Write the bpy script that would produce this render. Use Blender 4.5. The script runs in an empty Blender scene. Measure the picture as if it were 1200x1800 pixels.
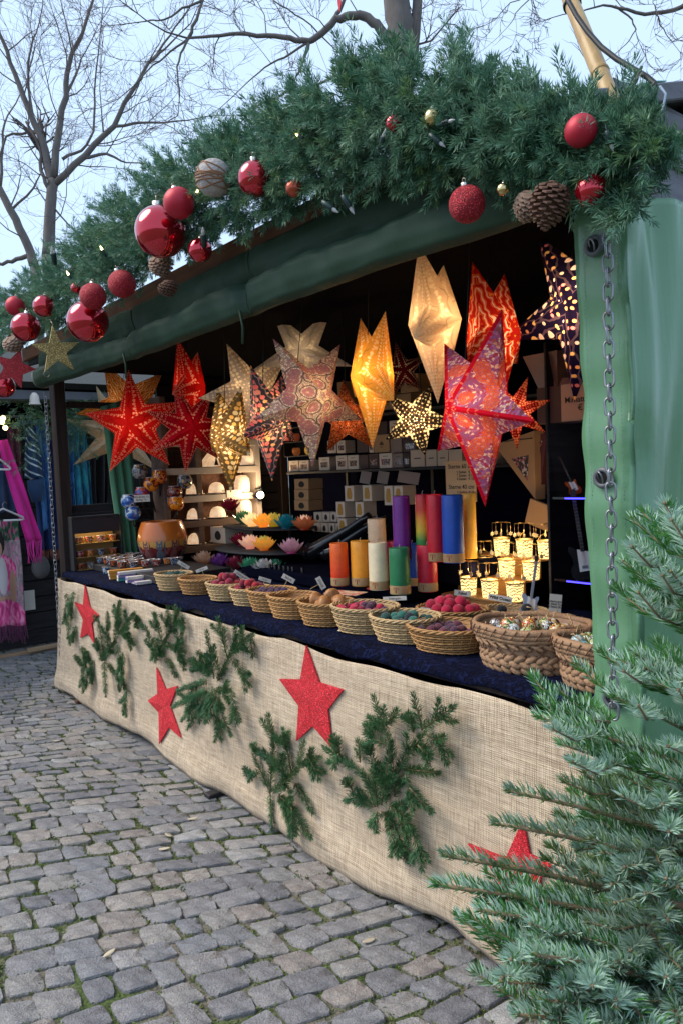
import bpy, math, random
import numpy as np
from mathutils import Vector, Matrix

random.seed(7)
rng = np.random.default_rng(11)
PI = math.pi
S = bpy.context.scene
COL = S.collection

# ------------------------------------------------------------------ camera
CAM_H = 1.71
FPX = 1300.0                                    # focal length in pixels of the 1800 px tall photograph


def _n(v):
    v = np.array(v, float)
    return v / np.linalg.norm(v)


_mx = _n((-1045, -35, 1300))
_dn = _n((.04, 1, .059))
_dn = _n(_dn - _mx * _dn.dot(_mx))
_ROT = np.array([-_mx, np.cross(-_dn, -_mx), -_dn])
CAM = np.array([0, 0, CAM_H])
cam_data = bpy.data.cameras.new('camera')
cam = bpy.data.objects.new('camera', cam_data)
COL.objects.link(cam)
cx_, cy_, cz_ = _ROT @ np.array([1, 0, 0.]), _ROT @ np.array([0, -1, 0.]), _ROT @ np.array([0, 0, -1.])
cam.matrix_world = Matrix(((cx_[0], cy_[0], cz_[0], 0), (cx_[1], cy_[1], cz_[1], 0), (cx_[2], cy_[2], cz_[2], CAM_H), (0, 0, 0, 1)))
cam_data.sensor_fit = 'VERTICAL'
cam_data.sensor_height = 36
cam_data.lens = 36 * FPX / 1800
cam_data.clip_start = 0.05
cam_data.clip_end = 500
S.camera = cam

# ------------------------------------------------------------------ world, sun, exposure
world = bpy.data.worlds.new('World')
S.world = world
world.use_nodes = True
wn = world.node_tree
wn.nodes.clear()
w_out = wn.nodes.new('ShaderNodeOutputWorld')
w_bg = wn.nodes.new('ShaderNodeBackground')
w_sky = wn.nodes.new('ShaderNodeTexSky')
w_sky.sky_type = 'NISHITA'
w_sky.sun_disc = False
SUN_EL, SUN_AZ = math.radians(48), math.radians(-140)     # azimuth from +Y towards +X
w_sky.sun_elevation = SUN_EL
w_sky.sun_rotation = SUN_AZ
w_sky.air_density = 1.0
w_sky.dust_density = 2.0
w_mix = wn.nodes.new('ShaderNodeMix')
w_mix.data_type = 'RGBA'
w_mix.inputs['Factor'].default_value = 0.9                 # thin even cloud cover over the clear sky
w_mix.inputs['B'].default_value = (2.7, 3.55, 4.75, 1)
wn.links.new(w_sky.outputs[0], w_mix.inputs['A'])
wn.links.new(w_mix.outputs['Result'], w_bg.inputs['Color'])
w_bg.inputs['Strength'].default_value = 0.13
wn.links.new(w_bg.outputs[0], w_out.inputs[0])
sun_d = bpy.data.lights.new('sun', 'SUN')
sun_d.energy = 1.75
sun_d.angle = math.radians(38)
sun_d.color = (1.0, .92, .80)
sun = bpy.data.objects.new('sun', sun_d)
COL.objects.link(sun)
_sd = Vector((math.sin(SUN_AZ) * math.cos(SUN_EL), math.cos(SUN_AZ) * math.cos(SUN_EL), math.sin(SUN_EL)))
sun.rotation_euler = _sd.to_track_quat('Z', 'Y').to_euler()
S.view_settings.view_transform = 'Standard'
S.view_settings.look = 'None'
S.view_settings.exposure = 1.12
S.view_settings.gamma = 1
S.view_settings.use_curve_mapping = False
S.cycles.max_bounces = 8
S.cycles.transparent_max_bounces = 12
S.cycles.use_denoising = True
S.cycles.sample_clamp_indirect = 4


# ------------------------------------------------------------------ measuring helpers (photo pixel -> point on a real plane)
def ray(px, py):
    return _ROT @ np.array([(px - 600) / FPX, (py - 900) / FPX, 1.])


def YP(px, py, Y):
    r = ray(px, py)
    return CAM + r * (Y / r[1])


def XP(px, py, X):
    r = ray(px, py)
    return CAM + r * (X / r[0])


def ZP(px, py, z):
    r = ray(px, py)
    return CAM + r * ((z - CAM_H) / r[2])


def DP(px, py, d):
    return CAM + ray(px, py) * d


def depth(P):
    return float((_ROT.T @ (np.array(P, float) - CAM))[2])


def mpp(P):
    return depth(P) / FPX            # metres per photo pixel at P


# ------------------------------------------------------------------ mesh builder
class MB:
    def __init__(s):
        s.v, s.f, s.m, s.uv, s.sm = [], [], [], [], []

    def add(s, vs, fs, mi=0, uv=None, smooth=False):
        o = len(s.v)
        s.v.extend([tuple(map(float, v)) for v in vs])
        for k, f in enumerate(fs):
            s.f.append(tuple(i + o for i in f))
            s.m.append(mi)
            s.sm.append(smooth)
            s.uv.append(uv[k] if uv else None)
        return s

    def box(s, c, d, mi=0, rz=0, M=None, taper=1.0):
        hx, hy, hz = d[0] / 2, d[1] / 2, d[2] / 2
        vs = []
        for z in (-1, 1):
            t = taper if z > 0 else 1
            for x, y in ((-1, -1), (1, -1), (1, 1), (-1, 1)):
                vs.append(Vector((x * hx * t, y * hy * t, z * hz)))
        R = M if M is not None else Matrix.Rotation(rz, 4, 'Z')
        vs = [R @ v + Vector(c) for v in vs]
        return s.add(vs, [(3, 2, 1, 0), (4, 5, 6, 7), (0, 1, 5, 4), (1, 2, 6, 5), (2, 3, 7, 6), (3, 0, 4, 7)], mi)

    def bbox(s, c, d, b=.004, mi=0, rz=0, M=None):
        """a box with chamfered edges"""
        h = [x / 2 for x in d]
        b = min(b, min(h) * .45)
        pts = []
        idx = {}
        for sx in (-1, 1):
            for sy in (-1, 1):
                for sz in (-1, 1):
                    for ax in range(3):
                        q = [sx * h[0], sy * h[1], sz * h[2]]
                        for a in range(3):
                            if a != ax:
                                q[a] -= (sx, sy, sz)[a] * b
                        idx[(sx, sy, sz, ax)] = len(pts)
                        pts.append(Vector(q))
        R = M if M is not None else Matrix.Rotation(rz, 4, 'Z')
        fs = []
        for ax in range(3):
            o = [a for a in range(3) if a != ax]
            for sg in (-1, 1):
                q = []
                for a, bb in ((-1, -1), (1, -1), (1, 1), (-1, 1)):
                    k = [0, 0, 0]
                    k[ax] = sg
                    k[o[0]] = a
                    k[o[1]] = bb
                    q.append(idx[(*k, ax)])
                fs.append(q)
        for ax in range(3):       # edge chamfers along ax
            o = [a for a in range(3) if a != ax]
            for a in (-1, 1):
                for bb in (-1, 1):
                    k0, k1 = [0, 0, 0], [0, 0, 0]
                    k0[ax], k1[ax] = -1, 1
                    for k in (k0, k1):
                        k[o[0]] = a
                        k[o[1]] = bb
                    fs.append([idx[(*k0, o[0])], idx[(*k1, o[0])], idx[(*k1, o[1])], idx[(*k0, o[1])]])
        for sx in (-1, 1):
            for sy in (-1, 1):
                for sz in (-1, 1):
                    fs.append([idx[(sx, sy, sz, 0)], idx[(sx, sy, sz, 1)], idx[(sx, sy, sz, 2)]])
        out = []
        for f in fs:
            c0 = sum((pts[i] for i in f), Vector()) / len(f)
            nn = (pts[f[1]] - pts[f[0]]).cross(pts[f[2]] - pts[f[0]])
            out.append(tuple(f) if nn.dot(c0) > 0 else tuple(reversed(f)))
        return s.add([R @ p + Vector(c) for p in pts], out, mi)

    def tube(s, pts, rad, n=6, mi=0, closed=False, caps=True, smooth=True, flat=1.0):
        P = [Vector(p) for p in pts]
        if not hasattr(rad, '__len__'):
            rad = [rad] * len(P)
        vs, fs = [], []
        up = None
        for i, p in enumerate(P):
            a = P[i - 1] if (i or closed) else p
            b = P[(i + 1) % len(P)] if (i < len(P) - 1 or closed) else p
            t = (b - a)
            t = t.normalized() if t.length > 1e-9 else Vector((0, 0, 1))
            if up is None:
                up = Vector((0, 0, 1)) if abs(t.z) < .9 else Vector((1, 0, 0))
            x = t.cross(up)
            x = x.normalized() if x.length > 1e-6 else Vector((1, 0, 0))
            y = x.cross(t)
            up = y
            for k in range(n):
                q = 2 * PI * k / n
                vs.append(p + x * math.cos(q) * rad[i] + y * math.sin(q) * rad[i] * flat)
        L = len(P)
        for i in range(L if closed else L - 1):
            for k in range(n):
                a, b = i * n + k, i * n + (k + 1) % n
                c, d = ((i + 1) % L) * n + (k + 1) % n, ((i + 1) % L) * n + k
                fs.append((a, b, c, d))
        if caps and not closed:
            fs.append(tuple(range(n - 1, -1, -1)))
            fs.append(tuple((L - 1) * n + k for k in range(n)))
        return s.add(vs, fs, mi, smooth=smooth)

    def lathe(s, prof, n=16, c=(0, 0, 0), mi=0, smooth=True, sx=1, sy=1, cap0=False, cap1=False, uvs=False, M=None):
        vs, fs, uv = [], [], []
        for (r, z) in prof:
            for k in range(n):
                q = 2 * PI * k / n
                v = Vector((r * math.cos(q) * sx, r * math.sin(q) * sy, z))
                if M is not None:
                    v = M @ v
                vs.append(v + Vector(c))
        L = len(prof)
        for i in range(L - 1):
            for k in range(n):
                fs.append((i * n + k, i * n + (k + 1) % n, (i + 1) * n + (k + 1) % n, (i + 1) * n + k))
                u0, u1, v0, v1 = k / n, (k + 1) / n, i / (L - 1), (i + 1) / (L - 1)
                uv.append([(u0, v0), (u1, v0), (u1, v1), (u0, v1)])
        if cap0:
            fs.append(tuple(range(n - 1, -1, -1)))
            uv.append([(.5, 0)] * n)
        if cap1:
            fs.append(tuple((L - 1) * n + k for k in range(n)))
            uv.append([(.5, 1)] * n)
        return s.add(vs, fs, mi, uv if uvs else None, smooth)

    def grid(s, fn, nu, nv, mi=0, smooth=True, uvs=True):
        vs, fs, uv = [], [], []
        for j in range(nv + 1):
            for i in range(nu + 1):
                vs.append(fn(i / nu, j / nv))
        for j in range(nv):
            for i in range(nu):
                a = j * (nu + 1) + i
                fs.append((a, a + 1, a + nu + 2, a + nu + 1))
                u0, u1, v0, v1 = i / nu, (i + 1) / nu, j / nv, (j + 1) / nv
                uv.append([(u0, v0), (u1, v0), (u1, v1), (u0, v1)])
        return s.add(vs, fs, mi, uv if uvs else None, smooth)

    def prism(s, poly, th, M=Matrix(), mi=0, mi_side=None):
        """poly in local xy, from z=0 to z=th, then M"""
        n = len(poly)
        vs = [M @ Vector((x, y, 0)) for x, y in poly] + [M @ Vector((x, y, th)) for x, y in poly]
        s.add(vs, [tuple(range(n - 1, -1, -1)), tuple(range(n, 2 * n))], mi)
        s.add(vs, [(k, (k + 1) % n, n + (k + 1) % n, n + k) for k in range(n)], mi if mi_side is None else mi_side)
        return s

    def ball(s, c, r, nu=12, nv=8, mi=0, sx=1, sy=1, sz=1, M=None, uvs=False):
        prof = [(r * math.sin(PI * j / nv), -r * math.cos(PI * j / nv) * sz) for j in range(nv + 1)]
        prof[0] = (r * .02, prof[0][1])
        prof[-1] = (r * .02, prof[-1][1])
        return s.lathe(prof, nu, c, mi, True, sx, sy, True, True, uvs, M)

    def build(s, name, mats, parent=None, off=None, solid=0):
        me = bpy.data.meshes.new(name)
        v = s.v
        if off is not None:
            v = [(a - off[0], b - off[1], c - off[2]) for a, b, c in v]
        me.from_pydata(v, [], s.f)
        if not isinstance(mats, (list, tuple)):
            mats = [mats]
        for m in mats:
            me.materials.append(m)
        me.polygons.foreach_set('material_index', s.m)
        me.polygons.foreach_set('use_smooth', s.sm)
        if any(u is not None for u in s.uv):
            ul = me.uv_layers.new(name='UVMap')
            flat = []
            for f, u in zip(s.f, s.uv):
                for k in range(len(f)):
                    q = u[k] if u is not None else (0, 0)
                    flat.extend((float(q[0]), float(q[1])))
            ul.data.foreach_set('uv', flat)
        me.update()
        o = bpy.data.objects.new(name, me)
        COL.objects.link(o)
        if parent is not None:
            o.parent = parent
        if solid:
            md = o.modifiers.new('thickness', 'SOLIDIFY')
            md.thickness = solid
            md.offset = 0
        return o


def np_mesh(name, V, Q, mats, parent=None, mi=None, uv=None, smooth=False):
    """fast mesh from numpy vertices (n,3) and faces (m,k)"""
    me = bpy.data.meshes.new(name)
    k = Q.shape[1]
    me.vertices.add(len(V))
    me.vertices.foreach_set('co', np.ascontiguousarray(V, dtype=np.float32).ravel())
    me.loops.add(Q.size)
    me.loops.foreach_set('vertex_index', np.ascontiguousarray(Q, dtype=np.int32).ravel())
    me.polygons.add(len(Q))
    me.polygons.foreach_set('loop_start', np.arange(0, Q.size, k, dtype=np.int32))
    me.polygons.foreach_set('loop_total', np.full(len(Q), k, dtype=np.int32))
    for m in (mats if isinstance(mats, (list, tuple)) else [mats]):
        me.materials.append(m)
    if mi is not None:
        me.polygons.foreach_set('material_index', np.asarray(mi, dtype=np.int32))
    if smooth:
        me.polygons.foreach_set('use_smooth', np.ones(len(Q), dtype=bool))
    me.update(calc_edges=True)
    o = bpy.data.objects.new(name, me)
    COL.objects.link(o)
    if parent is not None:
        o.parent = parent
    return o


def tag(o, label=None, cat=None, group=None, kind=None):
    if label:
        o['label'] = label
    if cat:
        o['category'] = cat
    if group:
        o['group'] = group
    if kind:
        o['kind'] = kind
    return o


def thing(name, label, cat, loc=(0, 0, 0), group=None, rz=0, M=None):
    o = bpy.data.objects.new(name, None)
    COL.objects.link(o)
    if M is not None:
        o.matrix_world = M
    else:
        o.location = tuple(map(float, loc))
        o.rotation_euler = (0, 0, rz)
    o.empty_display_size = .05
    return tag(o, label, cat, group)


def dup(root, loc=None, rz=None, label=None, group=None, scale=None, M=None):
    r = root.copy()
    COL.objects.link(r)
    if M is not None:
        r.matrix_world = M
    else:
        if loc is not None:
            r.location = tuple(map(float, loc))
        if rz is not None:
            r.rotation_euler = (0, 0, rz)
        if scale is not None:
            r.scale = scale if hasattr(scale, '__len__') else (scale,) * 3
    if label:
        r['label'] = label
    if group:
        r['group'] = group
    for ch in list(root.children):
        c = ch.copy()
        COL.objects.link(c)
        c.parent = r
        for g in list(ch.children):
            d = g.copy()
            COL.objects.link(d)
            d.parent = c
    return r


def recolor(o, mat, slot=0):
    o.material_slots[slot].link = 'OBJECT'
    o.material_slots[slot].material = mat


def text_mesh(txt, size, mat, name='lettering', parent=None, M=Matrix(), bold=0.0, align='CENTER', space=1.0):
    cu = bpy.data.curves.new('lettering', 'FONT')
    cu.body = txt
    cu.size = size
    cu.align_x = align
    cu.align_y = 'CENTER'
    cu.offset = bold
    cu.space_line = space
    cu.resolution_u = 2
    t = bpy.data.objects.new('lettering_source', cu)
    COL.objects.link(t)
    bpy.context.view_layer.update()
    me = bpy.data.meshes.new_from_object(t)
    bpy.data.objects.remove(t)
    bpy.data.curves.remove(cu)
    me.name = name
    me.materials.clear()
    me.materials.append(mat)
    o = bpy.data.objects.new(name, me)
    COL.objects.link(o)
    if parent is not None:
        o.parent = parent
    o.matrix_local = M
    return o


def frame(P, normal, up=(0, 0, 1), roll=0):
    """matrix whose local z is normal, local y as near up as can be"""
    n = Vector(normal).normalized()
    u = Vector(up)
    x = u.cross(n).normalized()
    y = n.cross(x)
    M = Matrix(((x.x, y.x, n.x, P[0]), (x.y, y.y, n.y, P[1]), (x.z, y.z, n.z, P[2]), (0, 0, 0, 1)))
    return M @ Matrix.Rotation(roll, 4, 'Z')


def to_cam(P, yaw=0):
    d = Vector((-P[0], -P[1], 0)).normalized()
    return Matrix.Rotation(yaw, 3, 'Z') @ d


# ------------------------------------------------------------------ materials
def new_mat(name):
    m = bpy.data.materials.new(name)
    m.use_nodes = True
    nt = m.node_tree
    nt.nodes.clear()
    out = nt.nodes.new('ShaderNodeOutputMaterial')
    return m, nt, out


def nd(nt, typ, ins=None, **props):
    n = nt.nodes.new(typ)
    for k, v in props.items():
        setattr(n, k, v)
    for k, v in (ins or {}).items():
        s = n.inputs[k]
        if isinstance(v, bpy.types.NodeSocket):
            nt.links.new(v, s)
        else:
            if hasattr(v, '__len__') and not isinstance(v, str) and s.type == 'RGBA' and len(v) == 3:
                v = (*v, 1)
            s.default_value = v
    return n


def mixc(nt, f, a, b, blend='MIX'):
    n = nd(nt, 'ShaderNodeMix', None, data_type='RGBA', blend_type=blend)
    for idx, v in ((0, f), (6, a), (7, b)):
        s = n.inputs[idx]
        if isinstance(v, bpy.types.NodeSocket):
            nt.links.new(v, s)
        else:
            s.default_value = (*v, 1) if (idx != 0 and len(v) == 3) else v
    return n.outputs[2]


def math_(nt, op, a, b=None, c=None, clamp=False):
    n = nt.nodes.new('ShaderNodeMath')
    n.operation = op
    n.use_clamp = clamp
    for i, v in enumerate((a, b, c)):
        if v is None:
            continue
        if isinstance(v, bpy.types.NodeSocket):
            nt.links.new(v, n.inputs[i])
        else:
            n.inputs[i].default_value = v
    return n.outputs[0]


def ramp(nt, f, stops, interp='LINEAR'):
    n = nt.nodes.new('ShaderNodeValToRGB')
    n.color_ramp.interpolation = interp
    e = n.color_ramp.elements
    while len(e) > 1:
        e.remove(e[-1])
    e[0].position, e[0].color = stops[0][0], (*stops[0][1], 1)
    for p, c in stops[1:]:
        q = e.new(p)
        q.color = (*c, 1)
    nt.links.new(f, n.inputs[0])
    return n.outputs[0]


def mul(c, k):
    return tuple(min(1, x * k) for x in c)


def PM(name, col, rough=.6, metal=0., var=.18, vs=9., bump=0., bs=60., spec=.5, coat=0., sheen=0., rand=0., col2=None, c2s=3., emit=0., ecol=None, trans=0., stretch=(1, 1, 1), ior=1.45, alpha=1.):
    """a general paint / wood / cloth / plastic surface"""
    m, nt, out = new_mat(name)
    tc = nd(nt, 'ShaderNodeTexCoord')
    mp = nd(nt, 'ShaderNodeMapping', {'Vector': tc.outputs['Object'], 'Scale': stretch})
    b = nd(nt, 'ShaderNodeBsdfPrincipled')
    c = None
    nz = nd(nt, 'ShaderNodeTexNoise', {'Vector': mp.outputs[0], 'Scale': vs, 'Detail': 5.})
    if var or col2:
        c = mixc(nt, nz.outputs[0], mul(col, 1 - var), mul(col, 1 + var))
        if col2:
            n2 = nd(nt, 'ShaderNodeTexNoise', {'Vector': mp.outputs[0], 'Scale': c2s, 'Detail': 6., 'Roughness': .65})
            f = nd(nt, 'ShaderNodeMapRange', {'Value': n2.outputs[0], 'From Min': .42, 'From Max': .62})
            c = mixc(nt, f.outputs[0], c, col2)
    if rand:
        oi = nd(nt, 'ShaderNodeObjectInfo')
        k = nd(nt, 'ShaderNodeMapRange', {'Value': oi.outputs['Random'], 'To Min': 1 - rand, 'To Max': 1 + rand})
        h = nd(nt, 'ShaderNodeHueSaturation', {'Value': k.outputs[0], 'Color': c if c is not None else (*col, 1)})
        c = h.outputs[0]
    if c is not None:
        nt.links.new(c, b.inputs['Base Color'])
    else:
        b.inputs['Base Color'].default_value = (*col, 1)
    b.inputs['Roughness'].default_value = rough
    b.inputs['Metallic'].default_value = metal
    b.inputs['Specular IOR Level'].default_value = spec
    b.inputs['Coat Weight'].default_value = coat
    b.inputs['Coat Roughness'].default_value = .15
    b.inputs['Sheen Weight'].default_value = sheen
    b.inputs['Transmission Weight'].default_value = trans
    b.inputs['IOR'].default_value = ior
    if emit:
        b.inputs['Emission Color'].default_value = (*(ecol or col), 1)
        b.inputs['Emission Strength'].default_value = emit
    if bump:
        n3 = nd(nt, 'ShaderNodeTexNoise', {'Vector': mp.outputs[0], 'Scale': bs, 'Detail': 4.})
        bp = nd(nt, 'ShaderNodeBump', {'Height': n3.outputs[0], 'Strength': bump, 'Distance': .01})
        nt.links.new(bp.outputs[0], b.inputs['Normal'])
    nt.links.new(b.outputs[0], out.inputs[0])
    return m


def leaf_mat(name, c1, c2, under=None, rough=.5, tr=.25):
    """needles: two greens mixed over the plant, an underside of its own, some light passing through"""
    m, nt, out = new_mat(name)
    tc = nd(nt, 'ShaderNodeTexCoord')
    nz = nd(nt, 'ShaderNodeTexNoise', {'Vector': tc.outputs['Object'], 'Scale': 7., 'Detail': 4.})
    f = nd(nt, 'ShaderNodeMapRange', {'Value': nz.outputs[0], 'From Min': .35, 'From Max': .65})
    nz2 = nd(nt, 'ShaderNodeTexNoise', {'Vector': tc.outputs['Object'], 'Scale': 160., 'Detail': 1.})
    c = mixc(nt, f.outputs[0], c1, c2)
    c = mixc(nt, 1., c, ramp(nt, nz2.outputs[0], [(.3, (.6, .6, .6)), (.7, (1.35, 1.35, 1.3))]), 'MULTIPLY')
    if under:
        g = nd(nt, 'ShaderNodeNewGeometry')
        c = mixc(nt, g.outputs['Backfacing'], c, under)
    b = nd(nt, 'ShaderNodeBsdfPrincipled', {'Base Color': c, 'Roughness': rough, 'Specular IOR Level': .35})
    t = nd(nt, 'ShaderNodeBsdfTranslucent', {'Color': c})
    mx = nd(nt, 'ShaderNodeMixShader', {0: tr, 1: b.outputs[0], 2: t.outputs[0]})
    nt.links.new(mx.outputs[0], out.inputs[0])
    return m


def wood_mat(name, col, dark, rough=.6, scale=(3, 40, 40), bump=.15, rand=.15, spec=.3):
    m, nt, out = new_mat(name)
    tc = nd(nt, 'ShaderNodeTexCoord')
    oi = nd(nt, 'ShaderNodeObjectInfo')
    off = nd(nt, 'ShaderNodeVectorMath', {0: tc.outputs['Object'], 1: oi.outputs['Random']}, operation='ADD')
    mp = nd(nt, 'ShaderNodeMapping', {'Vector': off.outputs[0], 'Scale': scale})
    nz = nd(nt, 'ShaderNodeTexNoise', {'Vector': mp.outputs[0], 'Scale': 1., 'Detail': 6., 'Distortion': .6})
    f = nd(nt, 'ShaderNodeMapRange', {'Value': nz.outputs[0], 'From Min': .3, 'From Max': .7})
    c = mixc(nt, f.outputs[0], dark, col)
    k = nd(nt, 'ShaderNodeMapRange', {'Value': oi.outputs['Random'], 'To Min': 1 - rand, 'To Max': 1 + rand})
    h = nd(nt, 'ShaderNodeHueSaturation', {'Value': k.outputs[0], 'Color': c})
    bp = nd(nt, 'ShaderNodeBump', {'Height': nz.outputs[0], 'Strength': bump, 'Distance': .01})
    b = nd(nt, 'ShaderNodeBsdfPrincipled', {'Base Color': h.outputs[0], 'Roughness': rough, 'Normal': bp.outputs[0], 'Specular IOR Level': spec})
    nt.links.new(b.outputs[0], out.inputs[0])
    return m


def lamp(P, watts, col, r=.02, name='bulb_light'):
    d = bpy.data.lights.new(name, 'POINT')
    d.energy = watts
    d.color = col
    d.shadow_soft_size = r
    o = bpy.data.objects.new(name, d)
    COL.objects.link(o)
    o.location = tuple(map(float, P))
    return o


# needle clouds -----------------------------------------------------------------------------------
def needles(p0, p1, n, length, width, lean=50, twist=.6, flat=0., jitter=.25, t0=0.0, noise=10):
    """kite shaped needles round the shoot p0-p1; returns (V, Q)"""
    p0, p1 = np.array(p0, float), np.array(p1, float)
    ax = p1 - p0
    L = np.linalg.norm(ax)
    ax = ax / max(L, 1e-9)
    a = np.array([0, 0, 1.]) if abs(ax[2]) < .9 else np.array([1., 0, 0])
    e1 = np.cross(ax, a)
    e1 /= np.linalg.norm(e1)
    e2 = np.cross(e1, ax)               # roughly up
    t = rng.uniform(t0, 1, n)
    ph = rng.uniform(0, 2 * PI, n)
    cs, sn = np.cos(ph), np.sin(ph)
    if flat:                            # fewer needles below, brushed upward
        sn = sn * (1 - flat) + flat * np.abs(sn) * .9
        q = np.hypot(cs, sn)
        cs, sn = cs / q, sn / q
    rad = cs[:, None] * e1 + sn[:, None] * e2
    ln = np.radians(lean + rng.normal(0, noise, n)) * (1 - .45 * t ** 4)
    d = np.cos(ln)[:, None] * ax + np.sin(ln)[:, None] * rad
    ll = length * (1 + rng.normal(0, jitter * .5, n)) * (1 - .35 * t ** 6)
    base = p0 + ax * (t * L)[:, None]
    side = np.cross(d, rad)
    side /= np.maximum(np.linalg.norm(side, axis=1), 1e-6)[:, None]
    th = rng.normal(0, twist, n)[:, None]
    side = side * np.cos(th) + np.cross(side, d) * np.sin(th)
    curl = ax[None, :] * (.18 * ll)[:, None]
    mid = base + d * (ll * .5)[:, None] - curl * .3
    tip = base + d * ll[:, None] + curl * .2
    w = (width / 2)
    V = np.stack([base, mid + side * w, tip, mid - side * w], 1).reshape(-1, 3)
    Q = np.arange(4 * n).reshape(n, 4)
    return V, Q


def join_nq(parts):
    Vs, Qs, o = [], [], 0
    for V, Q in parts:
        Vs.append(V)
        Qs.append(Q + o)
        o += len(V)
    return np.concatenate(Vs), np.concatenate(Qs)
# ================================================================== ground and cobbles
def ground_mat():
    m, nt, out = new_mat('joint_soil')
    tc = nd(nt, 'ShaderNodeTexCoord')
    n1 = nd(nt, 'ShaderNodeTexNoise', {'Vector': tc.outputs['Object'], 'Scale': 2.2, 'Detail': 6., 'Roughness': .7})
    n2 = nd(nt, 'ShaderNodeTexNoise', {'Vector': tc.outputs['Object'], 'Scale': 90., 'Detail': 3.})
    soil = ramp(nt, n2.outputs[0], [(.3, (.08, .07, .056)), (.6, (.17, .148, .118)), (.75, (.32, .28, .23))])
    moss = ramp(nt, n2.outputs[0], [(.3, (.02, .035, .008)), (.7, (.09, .13, .03))])
    f = nd(nt, 'ShaderNodeMapRange', {'Value': n1.outputs[0], 'From Min': .46, 'From Max': .56})
    c = mixc(nt, f.outputs[0], soil, moss)
    bp = nd(nt, 'ShaderNodeBump', {'Height': n2.outputs[0], 'Strength': .6, 'Distance': .01})
    b = nd(nt, 'ShaderNodeBsdfPrincipled', {'Base Color': c, 'Roughness': .95, 'Normal': bp.outputs[0]})
    nt.links.new(b.outputs[0], out.inputs[0])
    return m


def cobble_mat():
    m, nt, out = new_mat('worn_basalt')
    tc = nd(nt, 'ShaderNodeTexCoord')
    oi = nd(nt, 'ShaderNodeObjectInfo')
    at = nd(nt, 'ShaderNodeAttribute', None, attribute_name='tone')
    r = math_(nt, 'FRACT', math_(nt, 'ADD', oi.outputs['Random'], at.outputs['Fac']))
    n1 = nd(nt, 'ShaderNodeTexNoise', {'Vector': tc.outputs['Object'], 'Scale': 16., 'Detail': 7., 'Roughness': .65})
    n2 = nd(nt, 'ShaderNodeTexNoise', {'Vector': tc.outputs['Object'], 'Scale': 170., 'Detail': 3., 'Roughness': .7})
    n4 = nd(nt, 'ShaderNodeTexNoise', {'Vector': tc.outputs['Object'], 'Scale': .9, 'Detail': 3.})
    base = ramp(nt, r, [(0, (.15, .15, .165)), (.3, (.21, .205, .215)), (.5, (.25, .238, .228)), (.65, (.185, .19, .21)), (.8, (.28, .255, .235)), (.92, (.23, .205, .195)), (1, (.33, .33, .335))])
    c = mixc(nt, 1., base, ramp(nt, n1.outputs[0], [(.28, (.82, .82, .83)), (.55, (1.22, 1.21, 1.2)), (.75, (1.55, 1.52, 1.48))]), 'MULTIPLY')
    c = mixc(nt, 1., c, ramp(nt, n2.outputs[0], [(.3, (.7, .7, .7)), (.52, (1, 1, 1)), (.72, (1.5, 1.5, 1.5))]), 'MULTIPLY')
    c = mixc(nt, 1., c, ramp(nt, n4.outputs[0], [(.3, (.85, .85, .86)), (.7, (1.15, 1.14, 1.12))]), 'MULTIPLY')
    h = math_(nt, 'ADD', n1.outputs[0], math_(nt, 'MULTIPLY', n2.outputs[0], .35))
    bp = nd(nt, 'ShaderNodeBump', {'Height': h, 'Strength': 1., 'Distance': .022})
    b = nd(nt, 'ShaderNodeBsdfPrincipled', {'Base Color': c, 'Roughness': .62, 'Normal': bp.outputs[0], 'Specular IOR Level': .4})
    nt.links.new(b.outputs[0], out.inputs[0])
    return m


M_SOIL, M_COBBLE = ground_mat(), cobble_mat()
ground = MB().add([(-60, -40, 0), (40, -40, 0), (40, 80, 0), (-60, 80, 0)], [(0, 1, 2, 3)]).build('cobbled_pavement', M_SOIL)
tag(ground, kind='structure')

# rows of setts fan out from the stall towards the viewer, so each row is a ray with its own direction
def row_point(v, u):
    """v: row coordinate along -X at the stall front, u: metres along the row towards the viewer"""
    t = min(max((v - .9) / 3.2, 0), 1)
    al = math.radians(4 + 27 * (t * t * (3 - 2 * t)))
    return np.array([-v - math.sin(al) * u + .10 * math.sin(u * 1.3 + v), 1.98 - math.cos(al) * u + .05 * math.sin(v * 2.1 + u * .7)])


def in_view(p, m=60):
    q = _ROT.T @ (np.array([p[0], p[1], 0]) - CAM)
    if q[2] < .35:
        return False
    x, y = 600 + FPX * q[0] / q[2], 900 + FPX * q[1] / q[2]
    return -m < x < 1200 + m and 1080 < y < 1800 + 1.5 * m


def sett(quad, zt, rr):
    """one hewn sett: rounded outline, worn domed top (local coordinates about its centre)"""
    c = quad.mean(0)
    ol = []
    for k in range(4):
        a, b, p = quad[k], quad[(k + 1) % 4], quad[k - 1]
        e0, e1 = (b - a), (p - a)
        k0, k1 = rr.uniform(.08, .17), rr.uniform(.08, .17)
        ol += [a + e1 * k1 + e0 * .025, a + e0 * k0 + e1 * .025]
        if k % 2 == 0:
            mid = (a + b) / 2
            ol.append(mid + (mid - c) * rr.uniform(-.06, .06))
    ol = np.array(ol) - c
    n = len(ol)
    tilt = rr.normal(0, .045, 2)
    V = []
    for s, z in ((1.0, -.02), (.995, zt - .004), (.955, zt + .0005)):
        for p in ol:
            q = p * s
            V.append((q[0], q[1], z + (q @ tilt if z > -.015 else 0) + (rr.normal(0, .0022) if z > 0 else 0)))
    V.append((rr.normal(0, .012), rr.normal(0, .012), zt + rr.normal(.001, .003)))
    F = []
    for j in range(2):
        for k in range(n):
            F.append((j * n + k, j * n + (k + 1) % n, (j + 1) * n + (k + 1) % n, (j + 1) * n + k))
    for k in range(n):
        F.append((2 * n + k, 2 * n + (k + 1) % n, 3 * n))
    return c, V, F


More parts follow.
